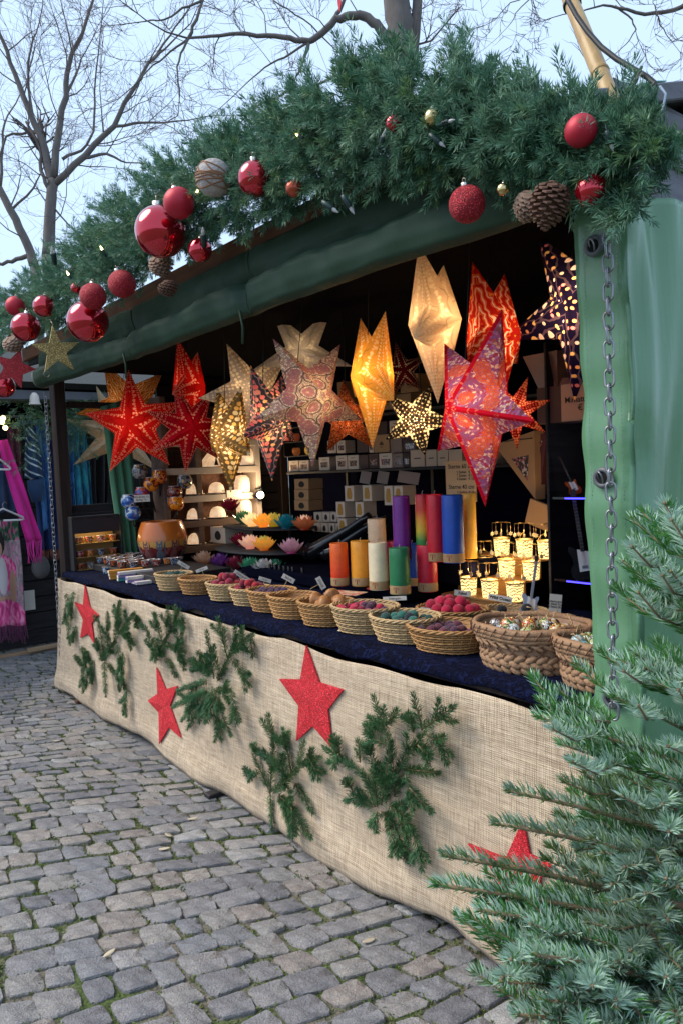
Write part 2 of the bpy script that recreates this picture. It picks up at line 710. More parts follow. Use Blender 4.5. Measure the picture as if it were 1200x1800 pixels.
rr = np.random.default_rng(5)
setts, joints = [], []
V_STEP = .098
vi = 0
v = -.6
while v < 9.5:
    w = V_STEP * rr.uniform(.92, 1.08)
    u = -1.2 + rr.uniform(0, .12)
    while u < 4.2:
        ln = rr.uniform(.095, .17)
        g = rr.uniform(.001, .005)
        j = lambda: rr.normal(0, .0075)
        quad = np.array([row_point(v + g + j(), u + g + j()), row_point(v + g + j(), u + ln - g + j()),
                         row_point(v + w - g + j(), u + ln - g + j()), row_point(v + w - g + j(), u + g + j())])
        c = quad.mean(0)
        if in_view(c, 1500) and not (c[1] > 2.25 and -5.9 < c[0] < -1.1):
            setts.append((quad, c))
            for a, b in ((row_point(v, u), row_point(v, u + ln)), (row_point(v, u), row_point(v + w, u))):
                joints.append((a, b))
        u += ln
    v += w
setts.sort(key=lambda s: (s[1][0]) ** 2 + s[1][1] ** 2 + (0 if in_view(s[1], 30) else 1000))
rest = MB()
tones = []
for i, (quad, c) in enumerate(setts):
    # order the outline anticlockwise
    a = quad - c
    quad = quad[np.argsort(np.arctan2(a[:, 1], a[:, 0]))]
    c, V, F = sett(quad, .0105 + rr.normal(0, .0016), rr)
    if i < 298:
        mb = MB().add(V, F)
        mb.sm = [k % 3 == 0 for k in range(len(F))]
        o = mb.build('cobblestone', M_COBBLE, ground)
        o.location = (c[0], c[1], 0)
    else:
        rest.add([(x + c[0], y + c[1], z) for x, y, z in V], F)
        tones += [rr.random()] * len(F)
o = rest.build('cobblestone_field', M_COBBLE, ground)
at = o.data.attributes.new('tone', 'FLOAT', 'FACE')
at.data.foreach_set('value', tones)
o['kind'] = 'stuff'

# moss and tiny weeds in the joints
M_MOSS = leaf_mat('joint_moss', (.075, .125, .022), (.14, .17, .05), tr=.15, rough=.8)
pts = []
for a, b in joints:
    m = (a + b) / 2
    cl = .5 + .5 * math.sin(m[0] * 4.1 + 1.3 * math.sin(m[1] * 5)) * math.sin(m[1] * 3.7 + m[0] * 1.9)
    k = 0 if not in_view(m, 120) else int(max(0, rr.normal(46 * max(cl, 0) ** 1.2 + 8, 6)))
    for _ in range(k):
        t = rr.random()
        pts.append((*(a + (b - a) * t + rr.normal(0, .0075, 2)), rr.uniform(.002, .0105)))
pts = np.array(pts)
n = len(pts)
sz = rr.uniform(.003, .0085, n)[:, None]
d1, d2 = rr.normal(0, 1, (n, 3)), rr.normal(0, 1, (n, 3))
d1 /= np.linalg.norm(d1, axis=1)[:, None]
d2 /= np.linalg.norm(d2, axis=1)[:, None]
V = np.stack([pts - d1 * sz, pts + d2 * sz * .7, pts + d1 * sz, pts - d2 * sz * .7], 1).reshape(-1, 3)
V[:, 2] = np.maximum(V[:, 2], .001)
o = np_mesh('joint_moss', V, np.arange(4 * n).reshape(n, 4), M_MOSS)
tag(o, 'low green moss and weeds growing in the joints between the cobbles', 'moss', kind='stuff')
# fallen leaves / wood chips on the stones
M_CHIP = PM('dry_chip', (.42, .36, .26), .8, rand=.3)
for i, (px, py, lab) in enumerate(((340, 1440, 'pale wood chip on the cobbles below the black skid under the stall'), (297, 1469, 'small tan leaf lying between cobbles in the middle of the paving'),
                                   (290, 1493, 'thin straw sliver stuck in a mossy cobble joint'), (193, 1677, 'pale straw stub on the cobbles near the front'),
                                   (648, 1655, 'small dry leaf on a dark cobble near the bottom of the burlap'), (100, 1303, 'brown crumpled leaf on the cobbles near the far end of the stall'))):
    P = ZP(px, py, .018)
    a = rr.uniform(0, 3)
    s = .022
    o = MB().grid(lambda u, v: ((u - .5) * 2.4 * s, (v - .5) * s * (1 - (2 * u - 1) ** 2 * .8), .004 + .006 * (u - .5) ** 2), 6, 2).build('dry_leaf', M_CHIP, solid=.0015)
    o.location = P
    o.rotation_euler = (0, 0, a)
    tag(o, lab, 'leaf', 'dry scraps on the paving')

# ================================================================== bare trees
M_BARK = PM('grey_bark', (.13, .115, .108), .9, var=.35, vs=14, bump=.5, bs=30, stretch=(1, 1, .3))
M_TWIG = PM('twig_bark', (.125, .102, .10), .9, var=.2)


def grow(mb, p, d, L, r, lvl, rr, up=.05):
    n = 4 if lvl > 0 else 3
    pts, rad = [p], [r]
    q, dd = p.copy(), d.copy()
    for i in range(n):
        dd = dd + rr.normal(0, .2, 3) + np.array([0, 0, up])
        dd /= np.linalg.norm(dd)
        q = q + dd * L / n
        pts.append(q)
        rad.append(r * (1 - .75 * (i + 1) / n))
    mb.tube(pts, rad, 4 if lvl > 1 else 3, caps=False)
    if lvl > 0:
        k = rr.integers(5, 8)
        for i in range(k):
            t = rr.uniform(.15, 1)
            j = min(int(t * n), n - 1)
            a = pts[j] + (pts[j + 1] - pts[j]) * (t * n - j)
            ax = dd
            e = rr.normal(0, 1, 3)
            e -= ax * (e @ ax)
            e /= np.linalg.norm(e)
            w = rr.uniform(.5, 1.05)
            nd_ = ax * math.cos(w) + e * math.sin(w)
            grow(mb, a, nd_, L * rr.uniform(.42, .68), max(r * .45, .0035), lvl - 1, rr, up)


def limb(mb, twigs, pts, d, r0, r1, rr, lvl=2, every=.55, L=1.3, spread=1.0):
    """a main limb through photo points at distance d, then shoots along it"""
    P = [DP(x, y, d + dz) for x, y, dz in [(*p, 0)[:3] if len(p) == 2 else p for p in pts]]
    # densify
    r0, r1 = r0 * .68, r1 * .6
    Q, R = [P[0]], [r0]
    n = len(P) - 1
    for i in range(n):
        for k in range(1, 4):
            Q.append(P[i] + (P[i + 1] - P[i]) * k / 3 + rr.normal(0, .012, 3) * d / 14)
            R.append(r0 + (r1 - r0) * (i + k / 3) / n)
    mb.tube(Q, R, 8)
    acc = 0
    for i in range(1, len(Q)):
        seg = Q[i] - Q[i - 1]
        acc += np.linalg.norm(seg)
        while acc > every:
            acc -= every * rr.uniform(.7, 1.3)
            e = rr.normal(0, 1, 3)
            ax = seg / np.linalg.norm(seg)
            e -= ax * (e @ ax)
            e /= np.linalg.norm(e)
            w = rr.uniform(.5, 1.1)
            grow(twigs, Q[i], ax * math.cos(w) + e * math.sin(w), L * rr.uniform(.6, 1.2), min(R[i] * .5, .014 * d / 14), lvl, rr)
    ax = Q[-1] - Q[-2]
    grow(twigs, Q[-1], ax / np.linalg.norm(ax), L, r1, lvl, rr)


def tree(label, d, base, limbs, seed, every, L, lvl=2):
    rr_ = np.random.default_rng(seed)
    b = DP(*base, d)
    t = thing('bare_tree', label, 'tree', (b[0], b[1], 0), 'bare winter trees behind the market')
    tk, tw = MB(), MB()
    tk.tube([(b[0], b[1], 0), (b[0], b[1], b[2] * .5), b], [base_r[seed] * 1.3, base_r[seed] * 1.1, base_r[seed]], 10)
    for pts, r0, r1 in limbs:
        limb(tk, tw, pts, d, r0, r1, rr_, lvl, every, L)
    off = (b[0], b[1], 0)
    tk.build('trunk', M_BARK, t, off)
    tw.build('crown', M_TWIG, t, off)['kind'] = 'stuff'


base_r = {1: .13, 2: .115, 3: .15, 4: .2}
tree('slim bare tree whose forked trunk rises over the far end of the garland', 15, (85, 450),
     [([(85, 450), (87, 400), (91, 345), (94, 315)], .19, .16),
      ([(92, 330), (82, 265), (60, 215), (35, 150), (12, 90), (-5, 45)], .13, .05),
      ([(95, 312), (103, 240), (115, 170), (121, 110), (145, 60), (165, -5)], .12, .04),
      ([(98, 322), (150, 272), (200, 222), (232, 160), (262, 110), (290, 85)], .11, .035),
      ([(140, 278), (190, 270), (225, 287)], .06, .025),
      ([(200, 222), (260, 215), (330, 212)], .05, .02),
      ([(88, 335), (72, 300), (72, 260), (50, 230), (10, 240), (-5, 290)], .06, .03),
      ([(115, 170), (135, 130), (150, 90)], .05, .02),
      ([(60, 215), (50, 150), (52, 90), (70, 40)], .05, .02),
      ([(110, 280), (145, 265), (165, 230), (168, 160), (175, 60)], .05, .02),
      ([(262, 110), (300, 60), (330, 20)], .04, .02),
      ([(82, 350), (100, 370), (125, 400)], .04, .02)], 1, .5, 1.5)
tree('leaning bare tree cut by the left edge behind the forked one', 17, (62, 470),
     [([(62, 470), (50, 435), (28, 385), (0, 335), (-30, 290)], .17, .12),
      ([(56, 450), (30, 455), (5, 465), (-10, 460)], .09, .05),
      ([(20, 370), (60, 330), (75, 300)], .05, .02),
      ([(0, 335), (5, 250), (12, 200)], .06, .03)], 2, .7, 1.6)
tree('thick dark tree trunk standing right behind the peak of the garland', 8.5, (702, 120),
     [([(702, 120), (704, 60), (697, 10), (690, -30)], .25, .23),
      ([(724, 120), (727, 60), (733, 0), (737, -30)], .10, .08),
      ([(680, 70), (662, 45), (640, 28), (615, 28), (588, 34), (565, 58), (542, 74), (510, 68), (470, 60), (420, 60), (372, 64), (332, 67)], .085, .022),
      ([(588, 34), (600, 10), (612, -20)], .04, .03),
      ([(542, 74), (535, 105), (520, 135)], .035, .02),
      ([(542, 74), (500, 100), (465, 118), (435, 145)], .022, .010),
      ([(500, 165), (460, 182), (435, 195), (415, 225)], .02, .012),
      ([(500, 172), (560, 150), (640, 110), (690, 95)], .018, .03),
      ([(332, 67), (345, 35), (356, 2), (330, -10)], .03, .02),
      ([(356, 2), (320, 15), (290, 36), (255, 38)], .022, .012),
      ([(332, 67), (318, 95), (312, 130), (318, 170)], .022, .01),
      ([(332, 67), (300, 90), (270, 115), (235, 150)], .02, .01),
      ([(480, 0), (520, 25), (560, 55)], .012, .014)], 3, .42, .95)
tree('overhanging bare branches entering above the bamboo pole', 8, (1330, 60),
     [([(1330, 60), (1260, 5), (1200, 14), (1150, 24), (1100, 18), (1060, 8), (1015, 22)], .05, .012),
      ([(1080, 10), (1110, 35), (1118, 52), (1100, 78)], .016, .008),
      ([(1150, 24), (1165, 50), (1180, 75)], .012, .006),
      ([(1000, -40), (940, -15), (895, 5), (870, 35)], .012, .006),
      ([(940, -15), (905, 25), (890, 50)], .010, .005)], 4, .30, .62)
# ================================================================== the stall
M_DARKWOOD = wood_mat('dark_stained_wood', (.035, .022, .018), (.016, .010, .009), .55, (30, 30, 3))
M_PLANK = wood_mat('black_stained_plank', (.032, .028, .030), (.014, .012, .014), .6, (3, 3, 40))
M_SLATE = wood_mat('blue_black_gable_board', (.125, .13, .15), (.06, .062, .075), .5, (3, 3, 30), bump=.3)
M_FASCIA = wood_mat('brown_fascia_wood', (.16, .065, .035), (.07, .03, .018), .6, (3, 30, 30))
M_BLACK = PM('black_cloth', (.004, .004, .006), .95, var=.3, spec=.05)
M_NAVY = PM('navy_backcloth', (.003, .0035, .012), .95, var=.4, vs=4, spec=.05)
M_ROOF = PM('roof_felt', (.03, .035, .035), .85, bump=.3)


def vinyl(name, col, rough=.28):
    m, nt, out = new_mat(name)
    tc = nd(nt, 'ShaderNodeTexCoord')
    n1 = nd(nt, 'ShaderNodeTexNoise', {'Vector': tc.outputs['Object'], 'Scale': 3., 'Detail': 4.})
    n2 = nd(nt, 'ShaderNodeTexNoise', {'Vector': tc.outputs['Object'], 'Scale': 14., 'Detail': 5., 'Distortion': 1.2})
    mp = nd(nt, 'ShaderNodeMapping', {'Vector': tc.outputs['Object'], 'Scale': (14, 14, 2.2)})
    n3 = nd(nt, 'ShaderNodeTexNoise', {'Vector': mp.outputs[0], 'Scale': 1., 'Detail': 3., 'Distortion': .8})
    c = mixc(nt, n1.outputs[0], mul(col, .86), mul(col, 1.14))
    h = math_(nt, 'ADD', math_(nt, 'MULTIPLY', n2.outputs[0], .25), n3.outputs[0])
    bp = nd(nt, 'ShaderNodeBump', {'Height': h, 'Strength': .16, 'Distance': .02})
    b = nd(nt, 'ShaderNodeBsdfPrincipled', {'Base Color': c, 'Roughness': rough, 'Normal': bp.outputs[0], 'Specular IOR Level': .55 if rough < .5 else .25})
    nt.links.new(b.outputs[0], out.inputs[0])
    return m


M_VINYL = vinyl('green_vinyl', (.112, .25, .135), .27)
M_VINYL_SHADED = vinyl('shaded_green_vinyl', (.022, .050, .031), .6)  # same green vinyl, the shade under the eave darkened into its colour

XR, XL, YF, YB = -1.18, -5.98, 1.92, 4.1        # stall corners
ZC = .98                                        # counter height
ZRF, PITCH = 2.60, .33                          # roof underside at Y=1.75 and its slope


def zroof(y):
    return ZRF + PITCH * (y - 1.75)


stall = thing('market_stall', 'dark wooden Christmas market stall with a pitched roof open along the front', 'market stall', ((XL + XR) / 2, 3.0, 0))
SO = ((XL + XR) / 2, 3.0, 0)


def spart(mb, name, mat):
    return mb.build(name, mat, stall, SO)


# posts
spart(MB().bbox((XL + .03, 1.955, 1.32), (.11, .09, 2.64), .006), 'post', M_DARKWOOD)
spart(MB().bbox((XR + .03, 1.98, 1.22), (.09, .09, 2.44), .006), 'post', M_DARKWOOD)
spart(MB().bbox((XL + .03, YB - .05, 1.6), (.09, .09, 3.2), .006), 'post', M_DARKWOOD)
spart(MB().bbox((XR - .06, YB - .05, 1.6), (.09, .09, 3.2), .006), 'post', M_DARKWOOD)
# front lintel, fascia
spart(MB().bbox(((XL + XR) / 2, 1.98, 2.53), (XR - XL - .2, .06, .09), .006), 'lintel', M_DARKWOOD)
spart(MB().bbox(((XL + XR) / 2 - .10, 1.765, 2.690), (XR - XL + .02, .03, .10), .004), 'fascia_board', M_FASCIA)
# roof: front pitch and back pitch, ridge over the middle
ridge = 3.05
rf = MB()
x0, x1 = XL - .3, XR + .07
zr = zroof(ridge)
rf.add([(x0, 1.79, zroof(1.79)), (x1, 1.79, zroof(1.79)), (x1, ridge, zr), (x0, ridge, zr), (x0, 1.79, zroof(1.79) + .05), (x1, 1.79, zroof(1.79) + .05), (x1, ridge, zr + .05), (x0, ridge, zr + .05)],
       [(3, 2, 1, 0), (4, 5, 6, 7), (0, 1, 5, 4), (1, 2, 6, 5), (3, 0, 4, 7)])
yb = 2 * ridge - 1.79
rf.add([(x0, ridge, zr), (x1, ridge, zr), (x1, yb, zroof(1.79)), (x0, yb, zroof(1.79)), (x0, ridge, zr + .05), (x1, ridge, zr + .05), (x1, yb, zroof(1.79) + .05), (x0, yb, zroof(1.79) + .05)],
       [(3, 2, 1, 0), (4, 5, 6, 7), (1, 2, 6, 5), (2, 3, 7, 6), (3, 0, 4, 7)])
spart(rf, 'roof', M_ROOF)
# inner lining and walls: dark cloth on the back, boards on the left
spart(MB().box(((XL + XR) / 2, YB + .02, 1.6), (XR - XL - .1, .02, 3.2)), 'back_wall', M_NAVY)
spart(MB().box(((XL + XR) / 2, 2.98, 2.57), (XR - XL - .12, 2.2, .015)), 'ceiling_cloth', M_BLACK)
spart(MB().box((XR - .02, 3.02, 1.55), (.015, 2.06, 2.1)), 'right_lining', M_BLACK)
# left wall: planks behind the window opening
z = .02
k = 0
while z < 2.6:
    h = .165
    ya = 2.02 if z < 1.36 else 2.80
    spart(MB().bbox((XL + .005, (ya + YB) / 2, z + h / 2), (.022, YB - ya, h - .008), .004), 'plank', M_PLANK)
    z += h
spart(MB().box((XL - .012, 3.45, 1.3), (.008, 1.3, 2.6)), 'plank_light_block', M_BLACK)  # added sheet, stops light showing through the plank gaps
spart(MB().bbox((XL + .03, 2.41, 1.415), (.05, .78, .04), .004), 'window_sill', M_PLANK)
spart(MB().bbox((XL + .03, 2.41, 2.30), (.05, .78, .05), .004), 'window_rail', M_DARKWOOD)
spart(MB().bbox((XL + .02, 2.82, 1.88), (.05, .05, .9), .004), 'window_jamb', M_PLANK)
# gable boards on the near side, lapped
zb = 2.41
for k in range(7):
    h = .16
    ya = max(1.74, 1.75 + (zb + h * .5 - ZRF) / PITCH)
    yb_ = 2 * ridge - ya
    if yb_ - ya < .1:
        break
    M = Matrix.Translation((XR + .055, (ya + yb_) / 2, zb + h / 2)) @ Matrix.Rotation(math.radians(-5), 4, 'Y')
    spart(MB().bbox((0, 0, 0), (.02, yb_ - ya, h + .018), .004, M=M), 'gable_board', M_SLATE)
    zb += h
# rake board and a strip of green sheet on the roof edge
for y0, y1 in ((1.72, ridge), (ridge, 2 * ridge - 1.72)):
    a, b = Vector((XR + .09, y0, zroof(1.72) if y0 != ridge else zr)), Vector((XR + .09, y1, zr if y1 == ridge else zroof(1.72)))
    d = b - a
    M = Matrix.Translation((a + b) / 2 + Vector((0, 0, .02))) @ Vector((0, 1, 0)).rotation_difference(d.normalized()).to_matrix().to_4x4()
    spart(MB().bbox((0, 0, 0), (.03, d.length, .05), .004, M=M), 'rake_board', M_SLATE)
# counter
CT = MB()
CT.bbox(((XL + XR) / 2, 2.52, ZC - .03), (XR - XL - .14, 1.22, .04), .004)
spart(CT, 'counter_top', M_DARKWOOD)
for x in (-5.6, -3.6, -1.5):
    spart(MB().bbox((x, 2.4, .47), (.09, .9, .92), .006), 'trestle', M_DARKWOOD)
# raised inner step of the counter, draped in navy
o = MB().bbox((-3.63, 2.90, ZC + .045), (1.66, .50, .075), .012).build('display_riser', M_NAVY)
tag(o, 'low navy draped riser along the back of the counter under the candles', 'riser')
# skids poking from under the skirt
for (px, py, s, lab) in ((140, 1226, .11, 'brown timber end lying under the far corner of the burlap'), (372, 1388, .10, 'black wooden skid end showing under the middle of the burlap')):
    P = ZP(px, py, .05)
    o = MB().bbox((P[0], P[1] + .05, .019), (.06, .16, .034), .005).build('timber_skid', M_FASCIA if s > .105 else M_PLANK)
    tag(o, lab, 'timber')

# ------------------------------------------------------------------ navy velvet over the counter
def velvet_mat():
    m, nt, out = new_mat('navy_crushed_velvet')
    tc = nd(nt, 'ShaderNodeTexCoord')
    n1 = nd(nt, 'ShaderNodeTexNoise', {'Vector': tc.outputs['Object'], 'Scale': 34., 'Detail': 5., 'Distortion': 1.5})
    c = ramp(nt, n1.outputs[0], [(.35, (.0008, .001, .005)), (.52, (.0015, .0025, .014)), (.74, (.009, .015, .065))])  # blue highlights of the crushed pile are painted into the navy
    bp = nd(nt, 'ShaderNodeBump', {'Height': n1.outputs[0], 'Strength': .7, 'Distance': .02})
    b = nd(nt, 'ShaderNodeBsdfPrincipled', {'Base Color': c, 'Roughness': .75, 'Normal': bp.outputs[0], 'Sheen Weight': .03, 'Sheen Tint': (.3, .4, .9, 1), 'Specular IOR Level': .06})
    nt.links.new(b.outputs[0], out.inputs[0])
    return m


M_VELVET = velvet_mat()
rv = np.random.default_rng(3)
WV = [(rv.uniform(4, 22), rv.uniform(0, 6), rv.uniform(.001, .0035)) for _ in range(9)]


def velvet(u, v):
    x = XL + .06 + u * (XR - XL - .08)
    wob = sum(a * math.sin(f * x + p) for f, p, a in WV)
    if v < .82:
        t = v / .82
        return (x, 3.1 - t * (3.1 - 1.905), ZC + .004 + (wob * .5 if t > .1 else 0))
    t = (v - .82) / .18
    return (x, 1.905 - .012 * math.sin(t * PI / 2) - .004 * math.sin(9 * x), ZC + .004 + wob * .5 - t * (.042 + wob * 2.))


o = MB().grid(velvet, 160, 26).build('velvet_tablecloth', M_VELVET, solid=.004)
tag(o, 'navy blue crushed velvet cloth spread over the stall counter', 'tablecloth')

# ------------------------------------------------------------------ burlap skirt
def burlap_mat():
    m, nt, out = new_mat('burlap_weave')
    tc = nd(nt, 'ShaderNodeTexCoord')
    def thr(sc, s):
        mp = nd(nt, 'ShaderNodeMapping', {'Vector': tc.outputs['Object'], 'Scale': sc})
        return nd(nt, 'ShaderNodeTexNoise', {'Vector': mp.outputs[0], 'Scale': s, 'Detail': 2., 'Roughness': .5}).outputs[0]
    a = thr((14, 14, 420), 1.)                # weft
    b_ = thr((420, 14, 14), 1.)               # warp
    slub = thr((2.5, 2.5, 75), 1.)
    slub2 = thr((75, 3, 2.5), 1.)
    big = nd(nt, 'ShaderNodeTexNoise', {'Vector': tc.outputs['Object'], 'Scale': 2.2, 'Detail': 4.}).outputs[0]
    w1 = nd(nt, 'ShaderNodeTexWave', {'Vector': tc.outputs['Object'], 'Scale': 46., 'Distortion': .6, 'Detail': 1.}, bands_direction='Z').outputs[1]
    w2 = nd(nt, 'ShaderNodeTexWave', {'Vector': tc.outputs['Object'], 'Scale': 46., 'Distortion': .6, 'Detail': 1.}, bands_direction='X').outputs[1]
    wv = math_(nt, 'MULTIPLY', w1, w2)
    h = math_(nt, 'ADD', math_(nt, 'ADD', a, b_), math_(nt, 'MULTIPLY', wv, .5))
    f = nd(nt, 'ShaderNodeMapRange', {'Value': h, 'From Min': .78, 'From Max': 1.5})
    c = ramp(nt, f.outputs[0], [(0, (.25, .18, .12)), (.4, (.52, .405, .29)), (.75, (.70, .57, .42)), (1, (.78, .66, .52))])
    c = mixc(nt, 1., c, ramp(nt, slub, [(.3, (.84, .83, .82)), (.6, (1, 1, 1)), (.75, (1.12, 1.11, 1.10))]), 'MULTIPLY')
    c = mixc(nt, 1., c, ramp(nt, slub2, [(.3, (.95, .945, .94)), (.6, (1, 1, 1))]), 'MULTIPLY')
    c = mixc(nt, 1., c, ramp(nt, big, [(.3, (.88, .86, .84)), (.7, (1.1, 1.09, 1.07))]), 'MULTIPLY')
    bp = nd(nt, 'ShaderNodeBump', {'Height': h, 'Strength': .6, 'Distance': .004})
    b = nd(nt, 'ShaderNodeBsdfPrincipled', {'Base Color': c, 'Roughness': .95, 'Normal': bp.outputs[0], 'Specular IOR Level': .1, 'Sheen Weight': .1})
    nt.links.new(b.outputs[0], out.inputs[0])
    return m


M_BURLAP = burlap_mat()
# lower hem read along the photo, upper edge pinned in shallow scallops
HEM = sorted([(float(p[0]), float(p[2])) for p in (YP(x, y, 1.84) for x, y in ((125, 1222), (165, 1250), (200, 1270), (245, 1291), (290, 1328), (340, 1372), (385, 1388), (430, 1420), (492, 1462), (530, 1484), (565, 1512), (640, 1562), (700, 1584), (739, 1606), (765, 1612), (794, 1627), (840, 1664), (900, 1712), (1000, 1790), (1060, 1835)))])
HX, HZ = [h[0] for h in HEM], [max(h[1], .012) for h in HEM]
BX0, BX1 = -6.03, -1.20


def burl_y(x, t):
    """t: 0 at the top edge, 1 at the hem"""
    y = 1.885 - .045 * t - .012 * math.sin(t * 2.2 + 1) * math.sin(x * 2.3) - .010 * math.sin(x * 5.1 + 1.7 * t) * t - .006 * math.sin(x * 13 + 4 * t) * t * t
    y -= .018 * math.exp(-((t - .93) / .07) ** 2)
    return y


def burl_top(x):
    return ZC - .045 - .015 * abs(math.sin(x * 3.55 + .6 * math.sin(x * 1.7))) ** .8 + .006 * math.sin(x * 11)


def burlap_pt(x, t):
    zt, zb_ = burl_top(x), float(np.interp(x, HX, HZ))
    return (x, burl_y(x, t) + .004 * math.sin(40 * x + 9 * t) * (t - .4) ** 2, zt + (zb_ - zt) * t)


def burlap(u, v):
    if u < .012:                # turned round the far corner
        k = 1 - u / .012
        p = burlap_pt(BX0, v)
        return (p[0] + .02 * k, p[1] + .10 * k, p[2])
    return burlap_pt(BX0 + (u - .012) / .988 * (BX1 - BX0), v)


o = MB().grid(burlap, 230, 40).build('burlap_skirt', M_BURLAP, solid=.003)
tag(o, 'natural beige burlap skirt hung along the front of the stall counter', 'burlap skirt')


def on_burlap(px, py, lift=.0):
    """point of the burlap seen at a photo pixel"""
    Y = 1.86
    for _ in range(4):
        P = YP(px, py, Y)
        zt, zb_ = burl_top(P[0]), float(np.interp(P[0], HX, HZ))
        t = min(max((zt - P[2]) / (zt - zb_), 0), 1)
        Y = burl_y(P[0], t)
    P = YP(px, py, Y - lift)
    return P


# ------------------------------------------------------------------ rolled front tarpaulin
tarp = thing('rolled_tarpaulin', 'shaded green vinyl tarpaulin rolled up along the eave above the opening', 'tarpaulin', (-3.6, 1.75, 2.6))
TO = (-3.6, 1.75, 2.6)
TP = [(1.800, 2.665), (1.745, 2.655), (1.733, 2.61), (1.735, 2.565), (1.745, 2.535), (1.748, 2.525), (1.708, 2.520), (1.692, 2.495), (1.697, 2.44), (1.715, 2.400), (1.752, 2.386), (1.80, 2.405), (1.83, 2.45)]
tx0, tx1 = -5.66, -1.20


def tarp_pt(u, v):
    x = tx0 + u * (tx1 - tx0)
    k = v * (len(TP) - 1)
    i = min(int(k), len(TP) - 2)
    f = k - i
    y = TP[i][0] + (TP[i + 1][0] - TP[i][0]) * f
    z = TP[i][1] + (TP[i + 1][1] - TP[i][1]) * f
    w = math.sin(PI * v)
    pinch = sum(math.exp(-((x - c) / s) ** 2) for c, s in ((-4.0, .035), (-2.75, .03)))
    y += w * (.007 * math.sin(3.1 * x + 5 * v) + .005 * math.sin(7.3 * x - 9 * v + math.sin(2 * x)) + .004 * math.sin(17 * x + 14 * v + 2 * math.sin(3 * x)) + .003 * math.sin(43 * x - 10 * v))
    z += w * (.008 * math.sin(2.3 * x + 1) + .005 * math.sin(9 * x + 7 * v))
    if z < 2.54:
        z -= .012 * math.sin(.9 * x + 2) ** 2
    y += pinch * .035 * w
    return (x, y, z)


MB().grid(tarp_pt, 190, 48).build('vinyl_roll', M_VINYL_SHADED, tarp, TO, solid=.003)
en = MB()
en.tube([(tx0 - .004, 1.755, 2.47), (tx0 + .03, 1.752, 2.465)], [.074, .08], 20)
en.build('roll_end', PM('grey_vinyl_end', (.32, .36, .33), .5), tarp, TO)
for xc in (-4.0, -2.75):
    st = MB()
    st.tube([tuple(Vector(tarp_pt((xc - tx0) / (tx1 - tx0), v)) + Vector((0, -.006, 0))) for v in np.linspace(.02, .82, 16)], .009, 6, flat=.4)
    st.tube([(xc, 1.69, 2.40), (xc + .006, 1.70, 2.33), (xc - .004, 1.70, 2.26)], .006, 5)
    st.build('tie_strap', M_VINYL_SHADED, tarp, TO)

# ------------------------------------------------------------------ side tarpaulin: front flap, corner, long side
side = thing('side_tarpaulin', 'green glossy vinyl tarpaulin closing the near side of the stall with chain eyelets', 'tarpaulin', (XR + .06, 1.86, 0))
sO = (XR + .06, 1.86, 0)


def side_pt(u, v):
    z = 2.40 * (1 - v) + .03
    s = u * 2.9
    if s < .16:
        x, y = XR - .042 + s, 1.862
        y += .006 * math.sin(9 * z + 3) + .004 * math.sin(31 * z)
        x += .004 * math.sin(2.2 * z) + .045 * (1 - z / 2.4)
        if s < .002:
            x += .003 * math.sin(24 * z)
    else:
        q = s - .16
        a = min(q / .05, 1)
        x = XR + .105 + .02 * math.sin(a * PI / 2) - .012 * a
        y = 1.862 + q - .02 * (1 - a)
        w = min(q / .1, 1)
        x += w * (.016 * math.sin(13 * y + 2.2 * math.sin(1.6 * z)) + .009 * math.sin(31 * y + 3 * z + 2 * math.sin(2.1 * z)) * (.35 + .65 * z / 2.4) + .006 * math.sin(8 * z + 5 * y) + .004 * math.sin(60 * y - 4 * z))
        x += .02 * math.exp(-((q - .05) / .05) ** 2) * math.sin(14 * z) * .5
    return (x, y, z)


MB().grid(side_pt, 150, 120).build('vinyl_sheet', M_VINYL, side, sO, solid=.002)
M_EYE = PM('grey_plastic_eyelet', (.10, .11, .125), .4, var=.2)
M_HOLE = PM('eyelet_hole', (.004, .004, .005), .9)
M_STEEL = PM('galvanised_steel', (.28, .29, .31), .42, .85, var=.3, vs=40)
for px, py in ((1043, 432), (1058, 840), (1075, 1228)):
    P = YP(px, py, 1.845)
    mb = MB()
    M = frame(P, (0, -1, 0))
    mb.lathe([(.0165, .0), (.017, .005), (.021, .008), (.028, .005), (.030, 0)], 24, M=M)
    mb.build('eyelet', M_EYE, side, sO)
    MB().lathe([(.0001, .003), (.0168, .003)], 20, M=M).build('eyelet_hole', M_HOLE, side, sO)
    mb = MB()
    ring = [M @ Vector((.017 * math.cos(q) * .6 - .002, .017 * math.sin(q), .008 + .012 * math.sin(q + .6))) for q in np.linspace(0, 2 * PI, 18)[:-1]]
    mb.tube(ring, .0024, 6, closed=True)
    mb.build('eyelet_ring', M_STEEL, side, sO)
# seams stitched down the flap
M_STITCH = PM('pale_stitching', (.22, .36, .28), .7)
for px0, px1 in ((1024, 1052), (1082, 1108)):
    mb = MB()
    for k in range(120):
        y = 420 + k * 7
        a, b = YP(px0 + (px1 - px0) * k / 120, y, 1.852), YP(px0 + (px1 - px0) * k / 120 + .1, y + 3.6, 1.852)
        mb.tube([a, b], .0009, 3, caps=False)
    mb.build('stitching', M_STITCH, side, sO)['kind'] = 'stuff'


# ------------------------------------------------------------------ chains
def link_mesh(pitch, wire):
    mb = MB()
    w, h = pitch * .27, pitch * .5 + wire * .2
    pts = []
    for q in np.linspace(0, 2 * PI, 17)[:-1]:
        pts.append((w * math.cos(q), 0, (h - w) * (1 if math.sin(q) > 0 else -1) + w * math.sin(q)))
    mb.tube(pts, wire, 6, closed=True)
    return mb


